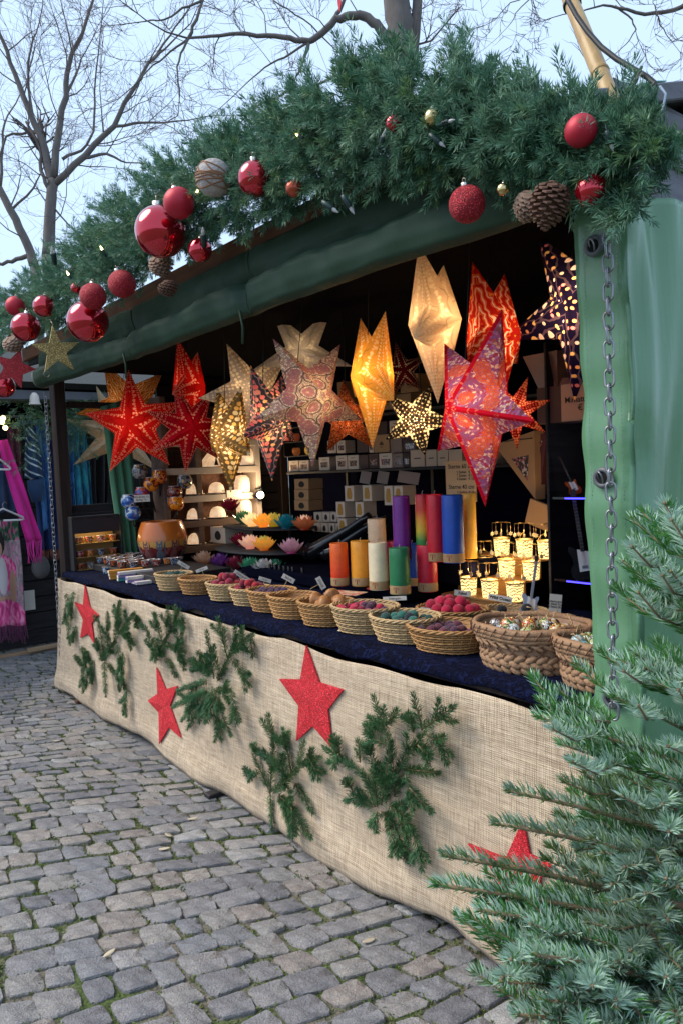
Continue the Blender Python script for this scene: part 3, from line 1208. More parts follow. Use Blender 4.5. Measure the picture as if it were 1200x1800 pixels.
def chain(name, label, top, bot, pitch, wire, sway=0.):
    t = thing(name, label, 'chain', top, 'chains hanging from the eave')
    first = None
    n = int((Vector(top) - Vector(bot)).length / pitch)
    for k in range(n):
        f = (k + .5) / n
        p = Vector(top).lerp(Vector(bot), f) + Vector((sway * math.sin(f * PI), 0, 0))
        if first is None:
            o = first = link_mesh(pitch * 1.28, wire).build('link', M_STEEL, t)
        else:
            o = first.copy()
            COL.objects.link(o)
            o.parent = t
        o.location = p - Vector(top)
        a = (0.25 if k % 2 else 0.25 + PI / 2) + random.uniform(-.15, .15)
        o.rotation_euler = (random.uniform(-.06, .06), random.uniform(-.06, .06), a)
    return t


chain('steel_chain', 'galvanised steel chain hanging in front of the green side tarpaulin', YP(1066, 372, 1.815), YP(1078, 1262, 1.815), .037, .0034)
chain('steel_chain', 'long thin steel chain hanging past the far corner of the stall', YP(80, 690, 1.86), YP(111, 1215, 1.86), .036, .0026)
# ================================================================== garland along the eave
GPATH = [(-60, 600, 50), (0, 562, 48), (60, 527, 60), (130, 492, 66), (200, 440, 76), (270, 375, 86), (350, 328, 94), (440, 303, 98), (520, 266, 104), (600, 216, 112), (680, 214, 128),
         (760, 196, 122), (830, 222, 112), (900, 236, 98), (980, 255, 96), (1060, 272, 98), (1125, 262, 76), (1180, 240, 46)]
GDROOP = [(1075, 300, 60), (1100, 345, 44), (1108, 385, 24)]
M_GARL = leaf_mat('garland_needles', (.052, .155, .095), (.135, .275, .19), tr=.2, rough=.55)
M_GARL2 = leaf_mat('garland_tips', (.10, .20, .075), (.19, .34, .24), tr=.2, rough=.55)
M_STEM = PM('garland_wire', (.03, .035, .02), .9)


def gY(px):
    return 1.60 + .10 * min(max(px / 1150, 0), 1)


garland = thing('fir_garland', 'bushy artificial fir garland draped along the whole eave of the stall', 'garland', (-2.6, 1.65, 2.75))
GO = (-2.6, 1.65, 2.75)
rg = np.random.default_rng(21)
core, sp, sp2 = MB(), [], []
cp = [YP(x, y, gY(x) + .06) for x, y, r in GPATH]
cr = [r * mpp(p) * .62 for p, (x, y, r) in zip(cp, GPATH)]
core.tube(cp, [c * .55 for c in cr], 8, flat=.7)
core.tube([YP(x, y, gY(x) + .06) for x, y, r in GDROOP], [.03, .02, .01], 6)
core.build('garland_stem', M_STEM, garland, GO)


def gsprig(px, py, edge, droop=0):
    """one PVC tip: a short bent stem with needles, its direction outward from the garland's axis"""
    Y = gY(px) + .10 - .17 * math.sqrt(max(0, 1 - min(edge, 1) ** 2)) * rg.uniform(.4, 1.05) - .03
    P = YP(px, py, Y)
    return P


L = 0
segs = []
for a, b in zip(GPATH[:-1], GPATH[1:]):
    segs.append((a, b, math.hypot(b[0] - a[0], b[1] - a[1]) * (a[2] + b[2])))
for a, b in zip(GDROOP[:-1], GDROOP[1:]):
    segs.append((a, b, math.hypot(b[0] - a[0], b[1] - a[1]) * (a[2] + b[2]) * 1.1))
wt = lambda a: mpp(YP(a[0], a[1], gY(a[0]))) ** 1.25
tot = sum(s[2] * wt(s[0]) for s in segs)
NS = 3300
for a, b, ar in segs:
    k = int(NS * ar * wt(a) / tot) + 1
    dx, dy = b[0] - a[0], b[1] - a[1]
    q = math.hypot(dx, dy)
    tx, ty = dx / q, dy / q
    nx, ny = -ty, tx
    for _ in range(k):
        f = rg.random()
        px, py, r = a[0] + dx * f, a[1] + dy * f, a[2] + (b[2] - a[2]) * f
        r = max(r + (3 if px < 620 else 2) - .045 / mpp(YP(px, py, gY(px))), r * .45)
        e = rg.uniform(-.92, .92)
        qx, qy = px + nx * e * r, py + ny * e * r + (10 if px < 560 else 0)
        P = gsprig(qx, qy, abs(e))
        s = mpp(P)
        # outward direction in the picture sense, built in world axes: x along the eave, z up, y towards the viewer
        out = np.array([rg.normal(0, .55), -.55 - rg.random() * .5, -(ny * e) * 1.5 + rg.normal(0, .45)])
        out[0] += nx * e * .6
        out /= np.linalg.norm(out)
        ln = rg.uniform(.05, .095)
        if abs(e) > .7 and rg.random() < .35:
            ln *= rg.uniform(1.3, 1.9)
        mid = P + out * ln * .5
        o2 = out + np.array([rg.normal(0, .25), rg.normal(0, .2), rg.normal(-.1, .25)])
        o2 /= np.linalg.norm(o2)
        tipp = mid + o2 * ln * .55
        P0 = P - out * .03
        n = 34
        dst = sp2 if rg.random() < .28 else sp
        dst.append(needles(P0, mid, n, .031, .0034, 54))
        dst.append(needles(mid, tipp, int(n * 1.1), .030, .0034, 46))
off = np.array(GO)
for lst, mt, nm in ((sp, M_GARL, 'foliage'), (sp2, M_GARL2, 'foliage')):
    V, Q = join_nq(lst)
    np_mesh(nm, V - off, Q, mt, garland)['kind'] = 'stuff'

# ================================================================== baubles, cones, ornaments, lights in the garland
def gloss_ball(name, col, rough, metal=.0, glitter=0.):
    m, nt, out = new_mat(name)
    tc = nd(nt, 'ShaderNodeTexCoord')
    b = nd(nt, 'ShaderNodeBsdfPrincipled', {'Base Color': col, 'Roughness': rough, 'Metallic': metal, 'Coat Weight': 1. if rough < .2 else 0., 'Coat Roughness': .03})
    if glitter:
        vo = nd(nt, 'ShaderNodeTexVoronoi', {'Vector': tc.outputs['Object'], 'Scale': glitter})
        c = ramp(nt, nd(nt, 'ShaderNodeSeparateColor', {0: vo.outputs['Color']}).outputs[0], [(0, mul(col, .45)), (.6, col), (.88, mul(col, 1.6)), (.94, (min(1, col[0] * 2.5), min(1, col[1] * 2.5 + .08), min(1, col[2] * 2.5 + .08)))])
        nt.links.new(c, b.inputs['Base Color'])
        bp = nd(nt, 'ShaderNodeBump', {'Height': vo.outputs['Distance'], 'Strength': .9, 'Distance': .004})
        nt.links.new(bp.outputs[0], b.inputs['Normal'])
    nt.links.new(b.outputs[0], out.inputs[0])
    return m


M_RSHINY = gloss_ball('shiny_red_glass', (.52, .004, .022), .09, .75)
M_RMATTE = gloss_ball('matte_red_paint', (.42, .010, .030), .5, .25)
M_RGLIT = gloss_ball('red_glitter', (.36, .006, .018), .5, .3, 420)
M_GGLIT = gloss_ball('gold_glitter', (.42, .31, .12), .4, .75, 260)
M_GOLD = gloss_ball('soft_gold', (.62, .47, .22), .22, 1.)
M_BRONZE = gloss_ball('copper_red', (.40, .075, .04), .25, .6)
M_GREYBALL = PM('grey_felted_yarn', (.36, .33, .32), .95, var=.3, vs=30, bump=.8, bs=80)
M_TWINE = PM('brown_twine', (.25, .13, .075), .9)
M_CAP = PM('silver_cap', (.6, .58, .52), .3, 1.)
M_WIRE = PM('thin_wire', (.35, .30, .22), .4, .8)


def bauble(px, py, r, mat, label, dy=0., cap=True, Y=None):
    Yb = (gY(px) - .125 + dy) if Y is None else Y
    P = YP(px, py, Yb)
    R = r * mpp(P)
    t = thing('bauble', label, 'bauble', P, 'baubles hung in the garland')
    nu = 40 if r > 20 else 24
    MB().ball((0, 0, 0), R, nu, nu // 2 + 2).build('ball', mat, t)
    if cap:
        mb = MB().lathe([(R * .2, R * .96), (R * .2, R * 1.12), (R * .05, R * 1.14)], 12, cap1=True)
        mb.build('cap', M_CAP, t)
        MB().tube([(.12 * R * math.cos(q), 0, R * 1.22 + .12 * R * math.sin(q)) for q in np.linspace(0, 2 * PI, 11)[:-1]], max(R * .03, .0008), 5, closed=True).build('loop', M_WIRE, t)
    t.rotation_euler = (rg.uniform(-.3, .3), rg.uniform(-.25, .25), rg.uniform(0, 6))
    return t


bauble(283, 407, 45, M_RSHINY, 'largest shiny red bauble, left of the middle of the garland', -.03)
bauble(315, 357, 27, M_RMATTE, 'matte red bauble resting on top of the largest shiny one', -.06)
bauble(449, 314, 31, M_RSHINY, 'shiny red bauble just beside the twine wrapped grey ball')
bauble(517, 331, 15, M_BRONZE, 'small copper red bauble hanging near the brown fascia board')
bauble(352, 440, 21, M_RSHINY, 'shiny red bauble half hidden under needles below the largest bauble', .05)
bauble(215, 499, 24, M_RGLIT, 'red glitter bauble hanging alone over the brown fascia board', .0)
bauble(134, 506, 9, M_RSHINY, 'tiny red bauble above the far group of baubles', -.02)
bauble(164, 521, 23, M_RGLIT, 'red glitter bauble sitting on a big shiny one near the far end', -.05)
bauble(155, 565, 36, M_RSHINY, 'big shiny red bauble beside the gold glitter star', -.02)
bauble(78, 538, 19, M_RSHINY, 'shiny red bauble right above the gold glitter star', -.02)
bauble(28, 538, 17, M_RMATTE, 'matte red bauble at the top of the far end cluster', -.02)
bauble(46, 575, 25, M_RSHINY, 'shiny red bauble between the pine cone and the gold star', -.05)
bauble(8, 680, 19, M_RSHINY, 'shiny red bauble hanging below the red felt star at the far end', -.0)
bauble(692, 217, 15, M_RSHINY, 'small shiny red bauble at the peak of the garland')
bauble(760, 207, 16, M_GOLD, 'gold bauble beside two string light bulbs at the garland peak')
bauble(1020, 230, 28, M_RMATTE, 'matte red bauble on the near end of the garland', -.02)
bauble(820, 359, 32, M_RGLIT, 'red glitter bauble hanging below the garland over the rolled tarpaulin', -.0)
bauble(883, 333, 11, M_GOLD, 'small pale gold bauble between the glitter bauble and the pine cones', -.01)
bauble(1038, 334, 28, M_RSHINY, 'shiny red bauble tucked in beside the two pine cones', .02)

# twine wrapped ball
P = YP(377, 313, gY(377) - .15)
R = 32 * mpp(P)
t = thing('wrapped_ball', 'grey felt ball wrapped round with brown twine in the garland', 'ornament', P)
MB().ball((0, 0, 0), R, 36, 20).build('ball', M_GREYBALL, t)
mb = MB()
for k in range(9):
    M = Matrix.Rotation(rg.uniform(0, PI), 4, 'Z') @ Matrix.Rotation(rg.uniform(-.9, .9), 4, 'X')
    mb.tube([M @ Vector((R * 1.015 * math.cos(q), R * 1.015 * math.sin(q), .06 * R * math.sin(3 * q + k))) for q in np.linspace(0, 2 * PI, 37)[:-1]], .0028, 5, closed=True)
M = Matrix.Translation((-R * 1.0, 0, R * .5))
mb.tube([M @ Vector((R * .55 * math.cos(q), -.3 * R * math.sin(q * .5), R * .55 * math.sin(q))) for q in np.linspace(.3, 4.2, 18)], .0028, 5)
mb.build('twine', M_TWINE, t)

# pine cones
M_CONE = PM('pine_cone_scale', (.15, .075, .05), .75, var=.4, vs=50, rand=.15)
M_CONE2 = PM('pine_cone_grey', (.26, .17, .125), .8, var=.35, vs=50)


def cone_mesh(L_, R_, mat, t):
    mb = MB()
    mb.lathe([(R_ * .2, 0), (R_ * .62, -L_ * .3), (R_ * .5, -L_ * .7), (R_ * .12, -L_)], 10)
    n = 90
    for k in range(n):
        f = (k + .5) / n
        z = -L_ * f
        rr_ = R_ * (math.sin(PI * min(f * .92 + .12, 1)) ** .7) * .78
        q = k * 2.39996
        d = Vector((math.cos(q), math.sin(q), 0))
        e = Vector((-math.sin(q), math.cos(q), 0))
        c = d * rr_ + Vector((0, 0, z))
        w = R_ * .27 * (1 - .5 * f)
        l = R_ * .42 * (1 - .4 * f)
        up = Vector((0, 0, 1))
        pts = [c - e * w * .6 - d * l * .6, c + e * w * .6 - d * l * .6, c + e * w + d * l * .55 - up * l * .35, c + d * l * .85 - up * l * .5, c - e * w + d * l * .55 - up * l * .35]
        low = [p - up * l * .22 for p in pts]
        mb.add(pts + low, [(0, 1, 2, 3, 4), (9, 8, 7, 6, 5), (2, 1, 6, 7), (3, 2, 7, 8), (4, 3, 8, 9), (0, 4, 9, 5)])
    o = mb.build('cone_scales', mat, t)
    return o


for px, py, L_, R_, tilt, mat, lab, dy in ((278, 447, .10, .055, (.5, .5, 0), M_CONE2, 'grey brown pine cone under the largest red bauble', .03), (292, 492, .07, .045, (.2, -.2, 1), M_CONE, 'dark pine cone hanging lowest below the largest red bauble', .05),
                                       (972, 318, .105, .047, (.25, -.15, 2), M_CONE, 'long brown pine cone hanging beside the shiny red bauble', -.01), (938, 338, .075, .038, (.3, .8, 0), M_CONE2, 'smaller pine cone behind the long one at the near end', .03),
                                       (17, 590, .11, .075, (.6, .4, 0), M_CONE2, 'wide pine cone at the far end above the red felt star', -.02)):
    P = YP(px, py, gY(px) - .13 + dy)
    t = thing('pine_cone', lab, 'pine cone', P, 'pine cones in the garland')
    cone_mesh(L_, R_, mat, t)
    t.rotation_euler = tilt


def star_poly(R_, r_, n=5, ph=PI / 2):
    return [((R_ if k % 2 == 0 else r_) * math.cos(ph + k * PI / n), (R_ if k % 2 == 0 else r_) * math.sin(ph + k * PI / n)) for k in range(2 * n)]


P = YP(99, 617, gY(99) - .13)
M = frame(P, to_cam(P, .25), roll=.10)
t = thing('glitter_star', 'gold glitter five pointed star hanging at the far end of the garland', 'star ornament', M=M)
s = mpp(P)
MB().prism(star_poly(43 * s, 17 * s), .012).build('star_body', M_GGLIT, t)
MB().tube([(.0, 40 * s, .006), (.004, 46 * s, .004), (0, 56 * s, -.02)], .0012, 5).build('hook', M_WIRE, t)
mb = MB().tube([(-23 * s + 5 * s * math.cos(q), -39 * s + 5 * s * math.sin(q), .008) for q in np.linspace(0, 9, 20)], .0009, 4)
mb.build('wire_curl', M_WIRE, t)
P = YP(26, 648, gY(26) - .10)
M = frame(P, to_cam(P, -.2), roll=-.35)
t = thing('felt_star', 'dark red glitter star under the pine cone at the far end of the garland', 'star ornament', M=M)
s = mpp(P)
MB().prism(star_poly(36 * s, 17 * s), .014).build('star_body', M_RGLIT, t)
MB().tube([(0, 33 * s, .007), (0, 60 * s, -.01)], .001, 4).build('hook', M_WIRE, t)

# string lights
M_SOCK = PM('dark_green_socket', (.012, .035, .035), .45)
m, nt, out = new_mat('clear_bulb')
b = nd(nt, 'ShaderNodeBsdfPrincipled', {'Base Color': (.85, .86, .9, 1), 'Roughness': .12, 'Transmission Weight': .6})
nt.links.new(b.outputs[0], out.inputs[0])
M_BULB = m
M_BULBLIT = PM('lit_fairy_bulb', (1, .8, .45), .3, var=0, emit=5, ecol=(1, .72, .32))
g = 'string light bulbs in the garland'
for k, (px, py, a, lit, lab) in enumerate(((765, 245, 2.5, 0, 'green string light socket pointing down below the gold bauble'), (781, 216, 1.7, 0, 'green string light socket standing beside the gold bauble'),
                                        (671, 248, .9, 0, 'string light bulb under the small red bauble at the peak'), (578, 362, 2.4, 0, 'string light bulb against the fascia board below the copper bauble'),
                                        (610, 356, 2.9, 0, 'string light bulb lying along the brown fascia board'), (1070, 244, 3.1, 0, 'string light bulb next to the near matte red bauble'),
                                        (358, 420, .7, 0, 'string light bulb between the largest bauble and the needles'), (95, 452, .8, 0, 'string light bulb poking up at the far end of the garland'),
                                        (528, 240, -.9, 1, 'lit warm fairy bulb high on the garland'), (183, 444, 0, 1, 'lit warm fairy bulb above the lone red glitter bauble'),
                                        (345, 341, 1.2, 1, 'lit warm fairy bulb between the matte red and grey balls'), (124, 488, 0, 1, 'lit warm fairy bulb above the tiny red bauble'))):
    P = YP(px, py, gY(px) - .14)
    t = thing('string_light', lab, 'string light', P, g)
    l = 15 * mpp(P) if not lit else 8 * mpp(P)
    MB().lathe([(l * .26, -l), (l * .3, -l * .4), (l * .36, l * .5), (l * .3, l * .6)], 10, cap0=True, cap1=True).build('socket', M_SOCK, t)
    MB().lathe([(l * .2, l * .58), (l * .24, l * .9), (l * .1, l * 1.4), (.0004, l * 1.55)], 8).build('bulb', M_BULBLIT if lit else M_BULB, t)
    MB().tube([(0, 0, -l), (.01, .02, -l * 1.6), (.02, .05, -l * 1.2)], .0018, 4).build('cable', M_SOCK, t)
    t.matrix_world = Matrix.Translation(P) @ Matrix.Rotation(.5, 4, 'X') @ Matrix.Rotation(a, 4, 'Y')

# ================================================================== fir sprigs and red stars pinned on the burlap
M_FIR = leaf_mat('nordmann_needles', (.028, .105, .045), (.075, .185, .070), tr=.15)
M_FIRPALE = leaf_mat('pale_fir_needles', (.06, .15, .045), (.10, .20, .10), tr=.2)
M_SHOOT = PM('fir_shoot_bark', (.16, .12, .06), .85)


def C1(*p):
    return [(80 + x / 3, 1000 + y / 3) for x, y in p]


def C2(*p):
    return [(400 + x / 2.6667, 1100 + y / 2.6667) for x, y in p]


SPRIGS = [
    ('small light green fir sprig on the far corner of the burlap', .3, [C1((110, 130), (140, 260)), C1((150, 120), (120, 250)), C1((120, 260), (130, 400)), C1((160, 300), (140, 385)), C1((105, 200), (110, 290))]),
    ('dark fir sprig spreading beside the far red star on the burlap', 0, [C1((300, 480), (370, 380), (390, 175)), C1((385, 350), (395, 170)), C1((400, 340), (470, 230)), C1((470, 230), (490, 310)), C1((400, 330), (470, 400)), C1((330, 440), (330, 230)),
      C1((310, 470), (280, 270)), C1((300, 490), (268, 370)), C1((310, 490), (320, 670)), C1((330, 500), (430, 640)), C1((430, 640), (412, 765)), C1((380, 400), (405, 560)), C1((270, 280), (262, 250)), C1((410, 440), (400, 600))]),
    ('short fir twig low on the burlap below the far red star', 0, [C1((190, 410), (240, 500)), C1((155, 455), (200, 520)), C1((200, 520), (200, 650)), C1((250, 480), (240, 600)), C1((200, 420), (215, 520)), C1((225, 520), (215, 630))]),
    ('narrow upright fir sprig above the second red star on the burlap', 0, [C1((580, 480), (650, 350), (645, 205)), C1((580, 470), (540, 330), (510, 295)), C1((620, 400), (570, 235)), C1((660, 340), (710, 215)), C1((710, 240), (725, 320)), C1((640, 400), (740, 440)),
      C1((640, 470), (690, 570)), C1((700, 460), (740, 500)), C1((570, 400), (580, 490)), C1((690, 430), (720, 340))]),
    ('largest dark fir sprig covering part of the second red star', 0, [C1((910, 590), (980, 450), (1040, 305)), C1((960, 470), (910, 260)), C1((990, 440), (1095, 345)), C1((1080, 360), (1095, 465)), C1((990, 470), (1080, 620)), C1((890, 580), (850, 330)), C1((860, 560), (760, 480)),
      C1((850, 590), (700, 640)), C1((850, 640), (670, 730)), C1((860, 650), (750, 845)), C1((870, 650), (840, 810)), C1((900, 640), (980, 640), (1010, 820)), C1((890, 760), (930, 905)), C1((930, 770), (980, 880)), C1((830, 470), (870, 540)), C1((800, 430), (850, 520)),
      C1((880, 620), (870, 780)), C1((920, 540), (870, 420)), C1((800, 600), (740, 700)), C1((830, 640), (720, 800)), C1((890, 640), (930, 760))]),
    ('fir sprig low on the burlap left of the middle red star', .1, [C2((200, 790), (215, 520), (160, 440)), C2((215, 560), (190, 415)), C2((220, 780), (330, 670), (360, 535)), C2((300, 690), (260, 485)), C2((340, 650), (430, 620)), C2((370, 600), (435, 725)), C2((190, 760), (130, 620), (130, 555)),
      C2((140, 690), (85, 695)), C2((230, 640), (150, 600)), C2((200, 790), (210, 955)), C2((240, 790), (330, 890), (390, 995)), C2((300, 850), (310, 990)), C2((320, 740), (400, 875)), C2((230, 560), (290, 500)), C2((260, 740), (250, 600)), C2((240, 800), (300, 900))]),
    ('long fir sprig with spread twigs under the middle of the counter', .08, [C2((690, 850), (640, 700), (450, 570)), C2((520, 600), (500, 515)), C2((520, 600), (500, 665)), C2((620, 640), (610, 535)), C2((700, 850), (680, 650), (650, 555)), C2((720, 840), (760, 560), (680, 330)),
      C2((720, 470), (645, 460)), C2((740, 470), (795, 395)), C2((740, 560), (645, 505)), C2((780, 800), (800, 660), (920, 500)), C2((910, 490), (868, 320)), C2((920, 480), (1060, 375)), C2((870, 500), (838, 415)), C2((930, 510), (1045, 605)), C2((890, 560), (945, 625)),
      C2((820, 670), (985, 690)), C2((830, 700), (865, 865)), C2((850, 760), (955, 875)), C2((680, 850), (590, 790), (555, 720)), C2((600, 800), (555, 820)), C2((700, 870), (678, 945)), C2((720, 870), (790, 950), (840, 1105)), C2((790, 900), (880, 990), (910, 1145)), C2((760, 960), (800, 1085)),
      C2((740, 780), (700, 640)), C2((770, 640), (765, 545)), C2((750, 840), (850, 900)), C2((740, 830), (730, 700))]),
]
for lab, pale, segs in SPRIGS:
    c = on_burlap(*segs[0][0], .015)
    t = thing('fir_sprig', lab, 'fir sprig', c, 'fir sprigs pinned on the burlap')
    st, nd1, nd2 = MB(), [], []
    for k, sg in enumerate(segs):
        P = [on_burlap(x, y, .018 + .016 * (k % 3) + .008 * i) for i, (x, y) in enumerate(sg)]
        st.tube(P, [.0035] + [.002] * (len(P) - 1), 5)
        for a, b in zip(P[:-1], P[1:]):
            l = np.linalg.norm(b - a)
            n = int(l * 1600) + 24
            dst = nd2 if rg.random() < pale else nd1
            dst.append(needles(a, b, n, .031, .0028, 58, flat=0))
            if l > .06 and rg.random() < .7:
                ax = (b - a) / l
                for s_ in (-1, 1):
                    f = rg.uniform(.25, .6)
                    w = rg.uniform(.5, .85) * s_
                    d2 = np.array([ax[0] * math.cos(w) - ax[2] * math.sin(w), rg.uniform(-.25, -.05), ax[0] * math.sin(w) + ax[2] * math.cos(w)])
                    q0 = a + (b - a) * f
                    q1 = q0 + d2 * min(l * .55, .085)
                    st.tube([q0, q1], .0018, 4)
                    (nd2 if rg.random() < .12 else nd1).append(needles(q0, q1, int(min(l * .55, .085) * 1800) + 24, .028, .0028, 55))
        # bud end
    co = np.array(c)
    st.build('stem', M_SHOOT, t, c)
    for lst, mt in ((nd1, M_FIR), (nd2, M_FIRPALE)):
        if lst:
            V, Q = join_nq(lst)
            V[:, 1] = np.minimum(V[:, 1], [burl_y(x, .5) + .012 for x in V[:, 0]])
            np_mesh('needle_foliage', V - co, Q, mt, t)['kind'] = 'stuff'

M_TINSEL = gloss_ball('red_tinsel_fabric', (.62, .010, .022), .55, .2, 330)
RS = [('narrow red glitter star at the far end of the burlap', [(151, 1028), (160, 1067), (175, 1081), (163, 1095), (168, 1131), (157, 1114), (143, 1121), (148, 1089), (133, 1058), (148, 1064)]),
      ('red glitter star beside the largest fir sprig on the burlap', [(277, 1173), (293, 1211), (314, 1205), (301, 1240), (320, 1296), (299, 1278), (282, 1307), (281, 1252), (262, 1231), (279, 1219)]),
      ('big red glitter star in the middle of the burlap', [(540, 1134), (563, 1199), (605, 1212), (578, 1247), (586, 1315), (552, 1276), (523, 1302), (527, 1240), (493, 1193), (530, 1194)]),
      ('red glitter star half hidden by the fir tree at the near end', [(920, 1440), (932, 1500), (970, 1520), (950, 1545), (958, 1610), (920, 1578), (880, 1600), (868, 1532), (823, 1482), (890, 1507)])]
for lab, poly in RS:
    cxp, cyp = sum(p[0] for p in poly) / 10, sum(p[1] for p in poly) / 10
    c = on_burlap(cxp, cyp, .012)
    pts = [on_burlap(x, y, .006) for x, y in poly]
    t = thing('glitter_star', lab, 'red star', c, 'red stars pinned on the burlap')
    mb = MB()
    cc = np.array(c) + np.array([0, -.012, 0])
    fr = [p + np.array([0, -.008, 0]) for p in pts]
    mb.add([cc] + fr, [(0, 1 + k, 1 + (k + 1) % 10) for k in range(10)])
    mb.add(fr + pts, [(k, 10 + k, 10 + (k + 1) % 10, (k + 1) % 10) for k in range(10)])
    mb.build('star_body', M_TINSEL, t, c)
# ================================================================== lit paper stars
def star_mat(name, base, kind, line=None, dots=None, glow=(1, .62, .28), tr=.5, scale=1., dotc=None):
    """perforated printed paper lit from inside; UV: u from the centre to the tip of each arm, v mirrored across it"""
    m, nt, out = new_mat(name)
    uv = nd(nt, 'ShaderNodeUVMap')
    mp = nd(nt, 'ShaderNodeMapping', {'Vector': uv.outputs[0], 'Scale': (scale, scale, 1)})
    V = mp.outputs[0]
    c = (*base, 1)
    hole = None
    if kind == 'plain':
        n = nd(nt, 'ShaderNodeTexNoise', {'Vector': V, 'Scale': 6., 'Detail': 3.})
        c = mixc(nt, n.outputs[0], mul(base, .85), mul(base, 1.12))
        vo = nd(nt, 'ShaderNodeTexVoronoi', {'Vector': V, 'Scale': 12., 'Randomness': .3}, voronoi_dimensions='2D')
        hole = math_(nt, 'LESS_THAN', vo.outputs['Distance'], .26)
        wv = nd(nt, 'ShaderNodeTexWave', {'Vector': V, 'Scale': 2.2, 'Distortion': 6., 'Detail': 1.5}, wave_type='RINGS')
        msk = math_(nt, 'GREATER_THAN', wv.outputs[1], .5)
        w3 = nd(nt, 'ShaderNodeTexWave', {'Vector': V, 'Scale': 4.4, 'Distortion': 10., 'Detail': 1.5}, wave_type='RINGS')
        c = mixc(nt, math_(nt, 'MULTIPLY', math_(nt, 'GREATER_THAN', w3.outputs[1], .90), math_(nt, 'LESS_THAN', wv.outputs[1], .4)), c, mul(base, .72))
        hole = math_(nt, 'MULTIPLY', hole, msk)
        sp_ = nd(nt, 'ShaderNodeSeparateXYZ', {0: V})          # rows of punched dots following the edges of each arm
        u_, v_ = sp_.outputs[0], sp_.outputs[1]
        om = math_(nt, 'SUBTRACT', 1.02, u_)
        t_ = math_(nt, 'DIVIDE', math_(nt, 'MULTIPLY', v_, 2.67), om)
        du = math_(nt, 'DIVIDE', math_(nt, 'SUBTRACT', math_(nt, 'FRACT', math_(nt, 'MULTIPLY', u_, 24.)), .5), 24.)
        for tt in (.40, .80):
            dt = math_(nt, 'MULTIPLY', math_(nt, 'MULTIPLY', math_(nt, 'SUBTRACT', t_, tt), om), .375)
            dd = math_(nt, 'ADD', math_(nt, 'POWER', du, 2.), math_(nt, 'POWER', dt, 2.))
            hole = math_(nt, 'MAXIMUM', hole, math_(nt, 'LESS_THAN', dd, .013 ** 2))
    elif kind == 'dots':
        wv = nd(nt, 'ShaderNodeTexWave', {'Vector': V, 'Scale': 1.7, 'Distortion': 7., 'Detail': 1.}, wave_type='RINGS')
        vo = nd(nt, 'ShaderNodeTexVoronoi', {'Vector': V, 'Scale': 12.5, 'Randomness': .45}, voronoi_dimensions='2D')
        rr_ = nd(nt, 'ShaderNodeMapRange', {'Value': wv.outputs[1], 'From Min': .3, 'From Max': .85, 'To Min': .16, 'To Max': .44})
        hole = math_(nt, 'LESS_THAN', vo.outputs['Distance'], rr_.outputs[0])
        w2 = nd(nt, 'ShaderNodeTexWave', {'Vector': V, 'Scale': 5.5, 'Distortion': 9., 'Detail': 2.}, wave_type='RINGS')
        ln = math_(nt, 'GREATER_THAN', w2.outputs[1], .91)
        c = mixc(nt, ln, base, line or mul(base, 2.5))
        dc = ramp(nt, nd(nt, 'ShaderNodeSeparateColor', {0: vo.outputs['Color']}).outputs[0], dotc, 'CONSTANT') if dotc else (1, .9, .7, 1)
        c = mixc(nt, hole, c, dc)
    elif kind == 'swirl':
        w = nd(nt, 'ShaderNodeTexWave', {'Vector': V, 'Scale': 4.2, 'Distortion': 12., 'Detail': 2., 'Detail Scale': 1.2}, wave_type='RINGS')
        c = ramp(nt, w.outputs[1], [(0, base), (.4, mul(base, .6)), (.46, line), (.62, line), (.66, mul(base, 1.1)), (.86, dots), (.94, mul(base, .35))], 'CONSTANT')
        hole = math_(nt, 'GREATER_THAN', w.outputs[1], .9)
    elif kind == 'mosaic':
        vo = nd(nt, 'ShaderNodeTexVoronoi', {'Vector': V, 'Scale': 44., 'Randomness': .9}, voronoi_dimensions='2D')
        e = nd(nt, 'ShaderNodeTexVoronoi', {'Vector': V, 'Scale': 44., 'Randomness': .9}, voronoi_dimensions='2D', feature='DISTANCE_TO_EDGE')
        c = ramp(nt, nd(nt, 'ShaderNodeSeparateColor', {0: vo.outputs['Color']}).outputs[0], dotc, 'CONSTANT')
        c = mixc(nt, math_(nt, 'LESS_THAN', e.outputs['Distance'], .07), c, line)
        v2 = nd(nt, 'ShaderNodeTexVoronoi', {'Vector': V, 'Scale': 4.6, 'Randomness': .8}, voronoi_dimensions='2D')
        fl = math_(nt, 'LESS_THAN', v2.outputs['Distance'], .30)
        ring = math_(nt, 'LESS_THAN', math_(nt, 'ABSOLUTE', math_(nt, 'SUBTRACT', v2.outputs['Distance'], .42)), .035)
        c = mixc(nt, math_(nt, 'MULTIPLY', fl, math_(nt, 'GREATER_THAN', e.outputs['Distance'], .10)), c, dots)
        c = mixc(nt, ring, c, line)
        hole = math_(nt, 'GREATER_THAN', nd(nt, 'ShaderNodeSeparateColor', {0: vo.outputs['Color']}).outputs[1], .86)
    # ridge / edge trim
    if kind == 'mosaic' and name.startswith('magenta'):
        sx = nd(nt, 'ShaderNodeSeparateXYZ', {0: uv.outputs[0]})
        c = mixc(nt, math_(nt, 'LESS_THAN', sx.outputs[1], .028), c, (.55, .01, .03, 1))
    d = nd(nt, 'ShaderNodeBsdfDiffuse', {'Color': c})
    hc = mixc(nt, hole, c, mixc(nt, .2 if dotc else .6, c, (1., .93, .75, 1)))
    t = nd(nt, 'ShaderNodeBsdfTranslucent', {'Color': hc})
    f = nd(nt, 'ShaderNodeMapRange', {'Value': hole, 'To Min': tr, 'To Max': .92})
    mx = nd(nt, 'ShaderNodeMixShader', {0: f.outputs[0], 1: d.outputs[0], 2: t.outputs[0]})
    nt.links.new(mx.outputs[0], out.inputs[0])
    return m


